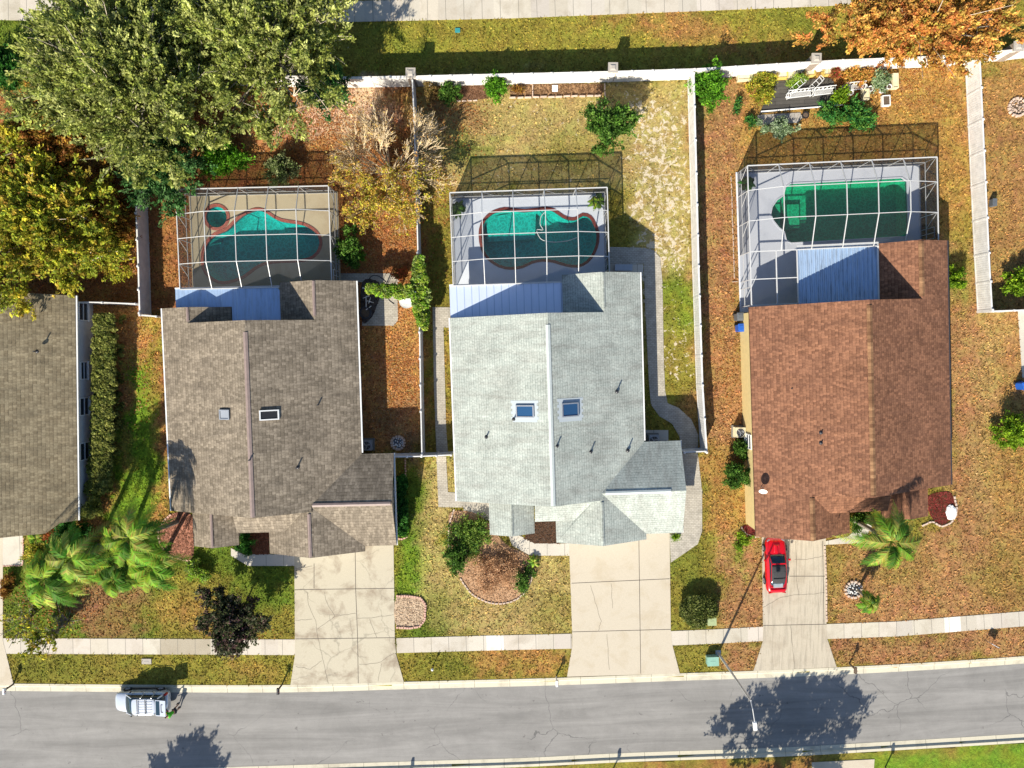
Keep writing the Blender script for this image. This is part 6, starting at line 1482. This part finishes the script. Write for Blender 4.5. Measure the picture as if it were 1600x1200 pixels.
pot('round black pot at the lower edge of the dark garden deck', 1256, 182, .27, .4, 'black'); pot('dark round pot in the shade beside the brown grey house wall', 573, 489, .5, .6, 'metaldark'); pot('white round pot on the upper left corner of the garden deck', 1229, 152, .18, .5, 'white')
pot('terracotta pot below the orange tree', 1362, 106, .3, .45, 'terracotta') if 'terracotta' in M else None
pot('dark pot holding the potted palm on the white deck', 936, 316, .3, .5, 'black', DZ); pot('dark pot holding the shaded plant on the white deck', 716, 327, .28, .45, 'black', DZ); pot('dark pot on the corner of the pale blue-grey deck', 1166, 287, .26, .5, 'black', DZ)
m = MB(); p = P(637, 471); m.lathe((p.x, p.y, 0), [(.5, 0), (.55, .08), (.3, .12), (.12, .15), (.1, .6), (.5, .68), (.62, .72), (.6, .66), (.1, .62)], 24); tag(m.build('bird_bath', M['white']), 'round white table beside the climbing vine', 'table')
m = MB()
for pts in (((572, 462), (572, 480)), ((579, 465), (576, 474)), ((567, 466), (577, 462)), ((580, 478), (572, 484)), ((574, 470), (584, 473))):
    a = P(*pts[0], .4); b = P(*pts[1], .6); m.tube([a, b], .03, 6)
tag(m.build('garden_tools', M['white']), 'white garden stakes and tools piled in the shaded corner bed', 'garden tools')
for lab, a_, b_ in (('black garden hose looped on the patio above the vine arm', [(578, 441), (577, 436), (582, 431), (590, 431), (597, 435), (603, 441)], .02), ('thin dark hose trailing over the paved patio', [(606, 464), (609, 470), (616, 475)], .02)):
    m = MB(); m.tube([(x, y, .06) for x, y in smooth_poly(pp(a_), 4, False)], b_ + .01, 5); tag(m.build('garden_hose', M['black']), lab, 'hose')
for i_, (x_, y_, r_) in enumerate(((1317, 138, .2), (1326, 147, .22), (1338, 130, .2), (1357, 141, .22), (1376, 143, .24), (1386, 138, .2), (1322, 128, .18), (1348, 137, .18))):
    pot('white flower pot in the crowded planting under the orange tree', x_, y_, r_, .4, 'white', 0.0, 'white flower pots in the garden corner')
shrub('red flowering plant at the back wall by the last yellow planter', 1305, 113, .6, .45, .4, .35, 'redf', 600, .1, 64)
shrub('orange leaved plants under the overhanging orange tree', 1345, 120, .5, 2.0, .7, .4, 'autumn', 2600, .12, 65)
# patio furniture / pavers behind the pale green house
boxy('grey storage box behind the pale green house wing', 'storage_box', 'storage box', 973, 419, (1.4, .5, .5), 'metal'); slab('pad', [(953, 413), (1005, 413), (1005, 431), (953, 431)], M['pad'], .05)
m = MB(); p = P(1485, 800); root = empty('plastic_bag', p); tag(root, 'crumpled pale sheet on the red mulch', 'sheet')
bmx = bmesh.new(); bmesh.ops.create_icosphere(bmx, subdivisions=3, radius=.6); rr = random.Random(5)
for v_ in bmx.verts: v_.co *= rr.uniform(.85, 1.1); v_.co.z *= .22; v_.co.x *= .75; v_.co.y *= 1.1; v_.co.z += .12
me = bpy.data.meshes.new('sheet'); bmx.to_mesh(me); bmx.free(); me.materials.append(M['white']); o = bpy.data.objects.new('sheet', me); C.objects.link(o); o.parent = root
# bird? dark dog-like blob beside the right fence: a small bench
boxy('dark shaded cover against the right fence', 'storage_box', 'storage box', 1548, 318, (.35, .6, .5), 'greybin')

# ------------------------------------------------------------------ vehicles
M['silver'] = plain('silver_paint', (0.58, 0.62, 0.68), .25, .35, var=.03, coat=.6); M['redpaint'] = plain('red_paint', (0.5, 0.0, 0.006), .3, var=.04, coat=.5)
M['carglass'] = plain('car_glass', (0.01, 0.03, 0.045), .05, var=0, spec=.9); M['cloth'] = plain('seat_cloth', (.12, .11, .1), .9, var=.2); M['tail'] = plain('tail_lamp', A(200, 20, 25), .2, var=0); M['lens'] = plain('lamp_lens', (.5, .52, .55), .1, var=0); M['rearglass'] = plain('pale_rear_glass', (.3, .34, .36), .2, var=.2); M['carlamp'] = plain('car_lamp_glass', (.22, .23, .25), .08, var=0)
M['softtop'] = plain('black_soft_top', (.03, .03, .032), .8, var=.25, scale=9)
def loft(stations, mat, parent, name, n=22, power=3.2, lower=None):
    """stations: (x, halfwidth_bottom, halfwidth_top, z0, z1); rounded-box sections swept along x"""
    m = MB(); rings = []
    for x, wb, wt, z0, z1 in stations:
        b = len(m.v); zc = (z0 + z1) / 2; hz = (z1 - z0) / 2
        for k in range(n):
            t = 2 * math.pi * (k + .5) / n; c, s_ = math.cos(t), math.sin(t); sx = math.copysign(abs(c) ** (2 / power), c); sy = math.copysign(abs(s_) ** (2 / power), s_)
            wv = wb + (wt - wb) * (sy + 1) / 2; m.v.append((x, wv * sx, zc + hz * sy))
        rings.append(b)
    for i in range(len(rings) - 1):
        for k in range(n): k2 = (k + 1) % n; m.f.append([rings[i] + k, rings[i] + k2, rings[i + 1] + k2, rings[i + 1] + k][::-1]); m.uv.append(None); m.col.append(None)
    m.f.append([rings[0] + k for k in range(n)]); m.f.append([rings[-1] + k for k in range(n)][::-1]); m.uv += [None, None]; m.col += [None, None]
    o = m.build(name, mat, parent, smooth=True); md = o.modifiers.new('sub', 'SUBSURF'); md.levels = 1; md.render_levels = 1; return o
def wheel(root, x, y, r=.34):
    m = MB(); s_ = 1 if y > 0 else -1; m.tube([(x, y - .11 * s_, r), (x, y - .09 * s_, r), (x, y + .09 * s_, r), (x, y + .11 * s_, r)], [r * .85, r, r, r * .85], 22); w_ = m.build('wheel', M['rubber'], root, smooth=False)
    m = MB(); m.tube([(x, y + .08 * s_, r), (x, y + .118 * s_, r)], [r * .62, r * .6], 16)
    for k in range(5): a = k * 1.257; m.bar((x, y + .12 * s_, r), (x + r * .58 * math.cos(a), y + .12 * s_, r + r * .58 * math.sin(a)), .06, .03)
    m.build('rim', M['rim'], w_)
# silver van, nose to -x
c0 = P(219, 1100, 1.0); suv = empty('parked_van', (c0.x, c0.y, RZ), R(0.6)); tag(suv, 'silver people carrier with roof bars and raised tailgate, parked at the kerb', 'car')
loft([(-2.4, .4, .36, .32, .6), (-2.36, .62, .56, .28, .7), (-2.24, .78, .7, .25, .8), (-2.0, .9, .82, .22, .9), (-1.3, .95, .89, .2, 1.02), (-.9, .95, .9, .2, 1.06), (0, .96, .9, .2, 1.06), (1.2, .96, .9, .2, 1.06), (1.95, .94, .88, .22, 1.05), (2.2, .88, .82, .28, 1.0), (2.28, .78, .74, .34, .9)], M['silver'], suv, 'body')
loft([(-1.32, .78, .66, .98, 1.06), (-.95, .84, .72, .95, 1.36), (-.55, .86, .74, .95, 1.62), (0, .87, .74, .95, 1.7), (1.0, .87, .73, .95, 1.7), (1.7, .85, .7, .95, 1.64), (1.95, .83, .66, .95, 1.45), (2.08, .8, .62, .95, 1.2)], M['carglass'], suv, 'cabin_glass')
loft([(-.5, .62, .58, 1.6, 1.655), (-.3, .72, .66, 1.6, 1.71), (.4, .745, .7, 1.62, 1.745), (1.2, .74, .69, 1.62, 1.74), (1.62, .68, .62, 1.6, 1.69)], M['silver'], suv, 'roof_panel')
m = MB()
for s_ in (-1, 1):
    m.bar((-1.25, .79 * s_, 1.04), (-.5, .72 * s_, 1.6), .07, .06); m.bar((.3, .87 * s_, 1.0), (.3, .73 * s_, 1.66), .08, .04); m.bar((1.2, .87 * s_, 1.0), (1.2, .72 * s_, 1.66), .08, .04); m.bar((2.05, .82 * s_, 1.05), (1.75, .7 * s_, 1.62), .12, .07)
m.build('pillar', M['silver'], suv)
for s_ in (-1, 1):
    m = MB(); m.tube([(-.2, .66 * s_, 1.75), (-.1, .66 * s_, 1.8), (1.35, .65 * s_, 1.8), (1.5, .65 * s_, 1.72)], .022, 6); m.build('roof_rail', M['white'], suv)
for x in (.1, .78): m = MB(); m.bar((x, -.7, 1.83), (x, .7, 1.83), .06, .03); m.build('roof_bar', M['black'], suv)
m = MB()
for k in range(5): m.bar((.2, -.45 + k * .22, 1.752), (1.3, -.45 + k * .22, 1.752), .03, .015)
m.build('roof_rib', M['white'], suv)
for x in (-1.45, 1.4):
    for y in (-.86, .86): wheel(suv, x, y)
for s_ in (-1, 1):
    m = MB(); m.box((-.85, 1.05 * s_, 1.05), (.14, .22, .15)); m.build('mirror', M['black'], suv, bevel=.03)
    m = MB(); m.box((-2.13, .66 * s_, .66), (.2, .22, .12), -.6 * s_); m.build('headlight', M['carlamp'], suv, bevel=.04)
    m = MB(); m.box((2.17, .8 * s_, 1.05), (.18, .14, .42)); m.build('tail_light', M['tail'], suv, bevel=.02)
    for x in (0.05, .98): m = MB(); m.box((x, .955 * s_, .92), (.16, .03, .03)); m.build('door_handle', M['black'], suv)
m = MB()
for s_ in (-1, 1):
    for x in (-.6, .28, 1.2): m.bar((x, .962 * s_, .35), (x, .958 * s_, .95), .012, .012)
    m.bar((-1.1, .965 * s_, .33), (1.1, .965 * s_, .33), .05, .08)
m.build('sill_trim', M['black'], suv)
# raised tailgate: hinged at the rear roof edge
tg = MB(); tg.box((0, 0, 0), (.95, 1.36, .05)); tgo = tg.build('tailgate', M['silver'], suv, bevel=.02, loc=(2.1, 0, 1.9)); tgo.rotation_euler = (0, R(-10), 0)
g = MB(); g.box((-.24, 0, .031), (.36, 1.2, .012)); g.build('rear_window', M['carglass'], tgo); g = MB(); g.bar((.08, .32, .04), (.08, -.32, .04), .05, .02); g.bar((.08, .32, .04), (.22, .32, .04), .05, .02); g.bar((.08, -.32, .04), (.25, -.32, .04), .05, .02); g.build('plate_frame', M['black'], tgo)
for s_ in (-1, 1): g = MB(); g.tube([(1.9, .68 * s_, 1.4), (2.25, .62 * s_, 1.86)], .02, 5); g.build('tailgate_strut', M['black'], suv)
# red coupe, nose to +y (top of the photo)
c0 = P(1213.5, 884, .8); car = empty('parked_coupe', (c0.x, c0.y, .05), R(92.5)); tag(car, 'bright red coupe with black soft top on the worn driveway', 'car')
loft([(-2.36, .6, .56, .38, .66), (-2.27, .8, .74, .3, .84), (-1.95, .92, .86, .24, .92), (-1.4, .93, .87, .2, .93), (-.6, .94, .88, .18, .9), (.4, .93, .87, .18, .9), (1.1, .93, .87, .18, .88), (1.7, .9, .84, .2, .83), (2.1, .84, .78, .24, .74), (2.3, .72, .66, .3, .62), (2.36, .5, .46, .36, .54)], M['redpaint'], car, 'body', power=3.4)
loft([(-1.75, .62, .5, .82, .9), (-1.4, .7, .52, .82, 1.05), (-.9, .74, .55, .82, 1.2), (-.2, .75, .56, .82, 1.27), (.25, .75, .56, .82, 1.26), (.62, .76, .62, .82, 1.08), (1.05, .74, .66, .8, .9)], M['carglass'], car, 'cabin_glass')
loft([(-1.45, .58, .5, 1.02, 1.1), (-1.0, .63, .56, 1.15, 1.28), (-.4, .64, .57, 1.22, 1.36), (.12, .62, .56, 1.22, 1.345), (.24, .58, .54, 1.22, 1.3)], M['softtop'], car, 'soft_top')
m = MB(); m.bar((.32, -.58, 1.3), (.32, .58, 1.3), .1, .05)
for s_ in (-1, 1): m.bar((.32, .58 * s_, 1.3), (1.08, .71 * s_, .88), .07, .05); m.bar((.3, .6 * s_, 1.28), (-1.3, .62 * s_, 1.12), .04, .04)
m.build('windscreen_frame', M['redpaint'], car)
m = MB(); m.box((-1.62, 0, 1.0), (.34, .8, .03)); o = m.build('rear_window', M['rearglass'], car); o.rotation_euler = (0, 0, 0)
m = MB(); m.box((-2.02, 0, .95), (.14, 1.25, .04)); m.build('spoiler', M['redpaint'], car, bevel=.015)
m = MB(); m.bar((.75, -.5, .97), (.72, .1, 1.0), .02); m.bar((.75, .05, .97), (.72, .55, 1.0), .02); m.build('wiper', M['black'], car)
m = MB(); m.box((1.5, 0, .9), (.7, .5, .05), taper=.7); m.build('hood_scoop', M['redpaint'], car, bevel=.02)
m = MB(); m.bar((1.12, -.78, .885), (2.05, -.66, .77), .014, .012); m.bar((1.12, .78, .885), (2.05, .66, .77), .014, .012); m.bar((-1.72, -.66, .93), (-1.72, .66, .93), .016, .012); m.bar((-1.72, -.66, .93), (-2.2, -.62, .87), .014, .012); m.bar((-1.72, .66, .93), (-2.2, .62, .87), .014, .012); m.build('panel_gap', M['black'], car)
m = MB()
for x_ in (-.95, -.35, .1): m.bar((x_, -.5, 1.315), (x_, .5, 1.315), .02, .06)
m.build('roof_bow', M['softtop'], car)
for x in (-1.35, 1.45):
    for y in (-.86, .86): wheel(car, x, y, .33)
for s_ in (-1, 1):
    m = MB(); m.box((.55, 1.02 * s_, .95), (.16, .2, .12)); m.build('mirror', M['redpaint'], car, bevel=.03)
    m = MB(); m.box((2.13, .6 * s_, .62), (.14, .26, .1), .45 * s_); m.build('headlight', M['carlamp'], car, bevel=.02); m = MB(); m.box((-2.3, .55 * s_, .72), (.08, .36, .12), -.2 * -s_); m.build('tail_light', M['tail'], car, bevel=.02)
    m = MB(); m.bar((.5, .945 * s_, .3), (.5, .935 * s_, .85), .012); m.bar((-.75, .945 * s_, .3), (-.75, .935 * s_, .85), .012); m.build('door_gap', M['black'], car)

# ------------------------------------------------------------------ person at the open tailgate
M['skin'] = plain('skin', A(205, 150, 120), .6, var=.05); M['shirt'] = plain('green_shirt', A(90, 215, 40), .8, var=.1); M['shorts'] = plain('dark_shorts', (.03, .03, .035), .85, var=.1); M['hair'] = plain('dark_hair', (.04, .025, .02), .7, var=.1); M['shoe'] = plain('shoe', (.05, .05, .05), .7, var=0)
def skin(name, verts, edges, rad, mat, parent, root_i=0, sub=1):
    me = bpy.data.meshes.new(name); me.from_pydata(verts, edges, []); o = bpy.data.objects.new(name, me); C.objects.link(o)
    md = o.modifiers.new('skin', 'SKIN'); md.use_smooth_shade = True
    if not me.skin_vertices:
        bpy.context.view_layer.objects.active = o; me.attributes
        bpy.context.view_layer.update()
    if not me.skin_vertices:
        with bpy.context.temp_override(object=o, active_object=o, selected_objects=[o]): bpy.ops.mesh.customdata_skin_add()
    for i, r_ in enumerate(rad): r_ = r_ if isinstance(r_, tuple) else (r_, r_); me.skin_vertices[0].data[i].radius = r_
    me.skin_vertices[0].data[root_i].use_root = True
    s2 = o.modifiers.new('sub', 'SUBSURF'); s2.levels = sub; s2.render_levels = sub
    dg = bpy.context.evaluated_depsgraph_get(); ev = o.evaluated_get(dg); nm = bpy.data.meshes.new_from_object(ev); bpy.data.objects.remove(o)
    nm.materials.clear(); nm.materials.append(mat); n = bpy.data.objects.new(name, nm); C.objects.link(n); n.parent = parent; return n
p = P(279, 1104); per = empty('person', (p.x, p.y, RZ), R(205)); tag(per, 'person in a bright green shirt and dark shorts leaning into the open tailgate', 'person')
# local +x is the way the person faces; bent forward at the hips
J = dict(pel=(0, 0, .93), spine=(.12, 0, 1.12), chest=(.28, 0, 1.34), neck=(.36, 0, 1.47), head=(.46, 0, 1.56), crown=(.5, 0, 1.68))
vs = [J['pel'], J['spine'], J['chest'], J['neck'], J['head'], J['crown']]; rd = [(.13, .17), (.115, .155), (.12, .17), .055, (.085, .075), (.07, .065)]; ed = [(0, 1), (1, 2), (2, 3), (3, 4), (4, 5)]
def add(pt, r_, par): vs.append(pt); rd.append(r_); ed.append((par, len(vs) - 1)); return len(vs) - 1
for s_ in (-1, 1):
    h_ = add((0, .1 * s_, .86), .1, 0); kx = .06 if s_ > 0 else .0; k_ = add((kx, .15 * s_, .49), .062, h_); a_ = add((kx - .08, .17 * s_, .09), .04, k_); add((kx + .12, .18 * s_, .04), (.045, .03), a_)
    sh = add((.3, .2 * s_, 1.38), .06, 2); el = add((.45, .27 * s_, 1.13), .042, sh); wr = add((.68, .2 * s_, 1.08), .028, el); pm = add((.75, .19 * s_, 1.07), (.035, .02), wr)
    for k, (dx, dy, L) in enumerate(((.0, -.03, .075), (.0, -.01, .085), (0, .01, .08), (0, .03, .06))): f1 = add((.79, .19 * s_ + dy, 1.065), .009, pm); add((.79 + L * .7, .19 * s_ + dy * 1.3, 1.045), .008, f1)
    t1 = add((.74, (.19 * s_) - .045 * s_, 1.06), .01, pm); add((.78, .19 * s_ - .065 * s_, 1.05), .009, t1)
body = skin('body', vs, ed, rd, M['skin'], per)
shv = [(.02, 0, .98), (.12, 0, 1.13), (.27, 0, 1.34), (.33, 0, 1.43)]; shr = [(.15, .19), (.14, .18), (.14, .19), (.08, .09)]; she = [(0, 1), (1, 2), (2, 3)]
for s_ in (-1, 1): shv += [(.3, .21 * s_, 1.38), (.4, .26 * s_, 1.22)]; shr += [.08, .07]; n_ = len(shv); she += [(2, n_ - 2), (n_ - 2, n_ - 1)]
skin('shirt', shv, she, shr, M['shirt'], per)
shv = [(0, 0, .92)]; shr = [(.15, .18)]; she = []
for s_ in (-1, 1): shv += [(0, .1 * s_, .85), (.04, .14 * s_, .52)]; shr += [.12, .095]; n_ = len(shv); she += [(0, n_ - 2), (n_ - 2, n_ - 1)]
skin('shorts', shv, she, shr, M['shorts'], per)
skin('hair', [(.42, 0, 1.6), (.47, 0, 1.7), (.44, 0, 1.66)], [(0, 2), (2, 1)], [(.075, .08), (.07, .07), (.085, .085)], M['hair'], per)
m = MB(); m.tube([(.53, -.03, 1.585), (.565, 0, 1.56), (.53, .03, 1.585)], [.006, .014, .006], 6); m.build('nose', M['skin'], per)
for s_ in (-1, 1):
    m = MB(); m.lathe((.545, .035 * s_, 1.605), [(.002, -.012), (.012, 0), (.002, .012)], 8); m.build('eye', M['white'], per); m = MB(); m.tube([(.45, .08 * s_, 1.56), (.45, .095 * s_, 1.6)], .018, 6); m.build('ear', M['skin'], per)
    kx = .06 if s_ > 0 else 0; m = MB(); m.box((kx + .04, .175 * s_, .05), (.28, .1, .1)); m.build('shoe', M['shoe'], per, bevel=.03)

# ------------------------------------------------------------------ ground sheet, grass and fallen leaves
build_ground()
def in_any(X, Y):
    k = np.zeros(X.shape, bool)
    for q in EXC:
        q = [tuple(p) for p in q]; xs = [p[0] for p in q]; ys = [p[1] for p in q]; bb = (X > min(xs)) & (X < max(xs)) & (Y > min(ys)) & (Y < max(ys))
        if bb.any(): i = np.where(bb)[0]; k[i] |= in_poly(X[i], Y[i], q)
    return k
NG = 210000
X = rng.uniform(-47, 47, NG * 2); Y = rng.uniform(-31, 38, NG * 2); k = ~in_any(X, Y)
cl_ = vnoise(X, Y, 2.3, 21) * .5 + vnoise(X, Y, 5.1, 22) * .5; k &= cl_ > rng.uniform(.12, .62, len(X)); X = X[k]; Y = Y[k]; c = lawn(X, Y)
kk = rng.random(len(X)) > c[:, 3] * 1.4; X, Y, c = X[kk], Y[kk], c[kk]; n = len(X)
h_ = rng.uniform(.03, .13, n); a = rng.uniform(0, 6.283, n); wd = rng.uniform(.035, .1, n); lean = rng.uniform(.06, .2, n); la = a + 1.57 + rng.uniform(-.5, .5, n)
V = np.zeros((n, 3, 3)); V[:, 0] = np.stack([X - np.cos(a) * wd, Y - np.sin(a) * wd, np.zeros(n)], 1); V[:, 1] = np.stack([X + np.cos(a) * wd, Y + np.sin(a) * wd, np.zeros(n)], 1); V[:, 2] = np.stack([X + np.cos(la) * lean, Y + np.sin(la) * lean, h_], 1)
cm = .55 + .5 * vnoise(X, Y, 3.1, 31) + .45 * vnoise(X + .3 * Y, Y, 6.3, 32); col = c[:, :3] * (rng.uniform(.5, 1.75, n) * cm)[:, None] * np.stack([rng.uniform(.9, 1.15, n), np.ones(n), rng.uniform(.8, 1.2, n)], 1)
g = fast_mesh('grass', V.reshape(-1, 3), 3, M['grass'], col); g['kind'] = 'stuff'
# fallen leaves
L = []
for px, py, rx, ry, n in ((480, 200, 120, 60, 3500), (610, 420, 60, 160, 2600), (190, 380, 45, 120, 2200), (430, 400, 180, 30, 600), (1400, 130, 100, 40, 900), (600, 300, 120, 110, 2600), (620, 600, 45, 90, 1800), (200, 560, 50, 90, 900), (100, 940, 100, 50, 900), (1140, 500, 30, 350, 700), (390, 1000, 60, 20, 120), (700, 180, 60, 50, 600)):
    o = P(px, py); L.append(np.stack([rng.normal(o.x, rx / 18.5 * .55, n), rng.normal(o.y, ry / 18.5 * .55, n)], 1))
L = np.concatenate(L); L = L[~in_any(L[:, 0], L[:, 1])]; n = len(L)
V, col = leaves([(0, 0, 0, .001, .001, .001)], n, .085, [A(200, 125, 65), A(170, 95, 50), A(215, 165, 110), A(140, 80, 50), A(205, 180, 140)], 55, up=2.5); V = V.reshape(-1, 4, 3); V[:, :, :2] += L[:, None, :]; V[:, :, 2] = np.maximum(V[:, :, 2] * .4 + .05, .02)
g = fast_mesh('fallen_leaves', V.reshape(-1, 3), 4, M['litter'], col); g['kind'] = 'stuff'
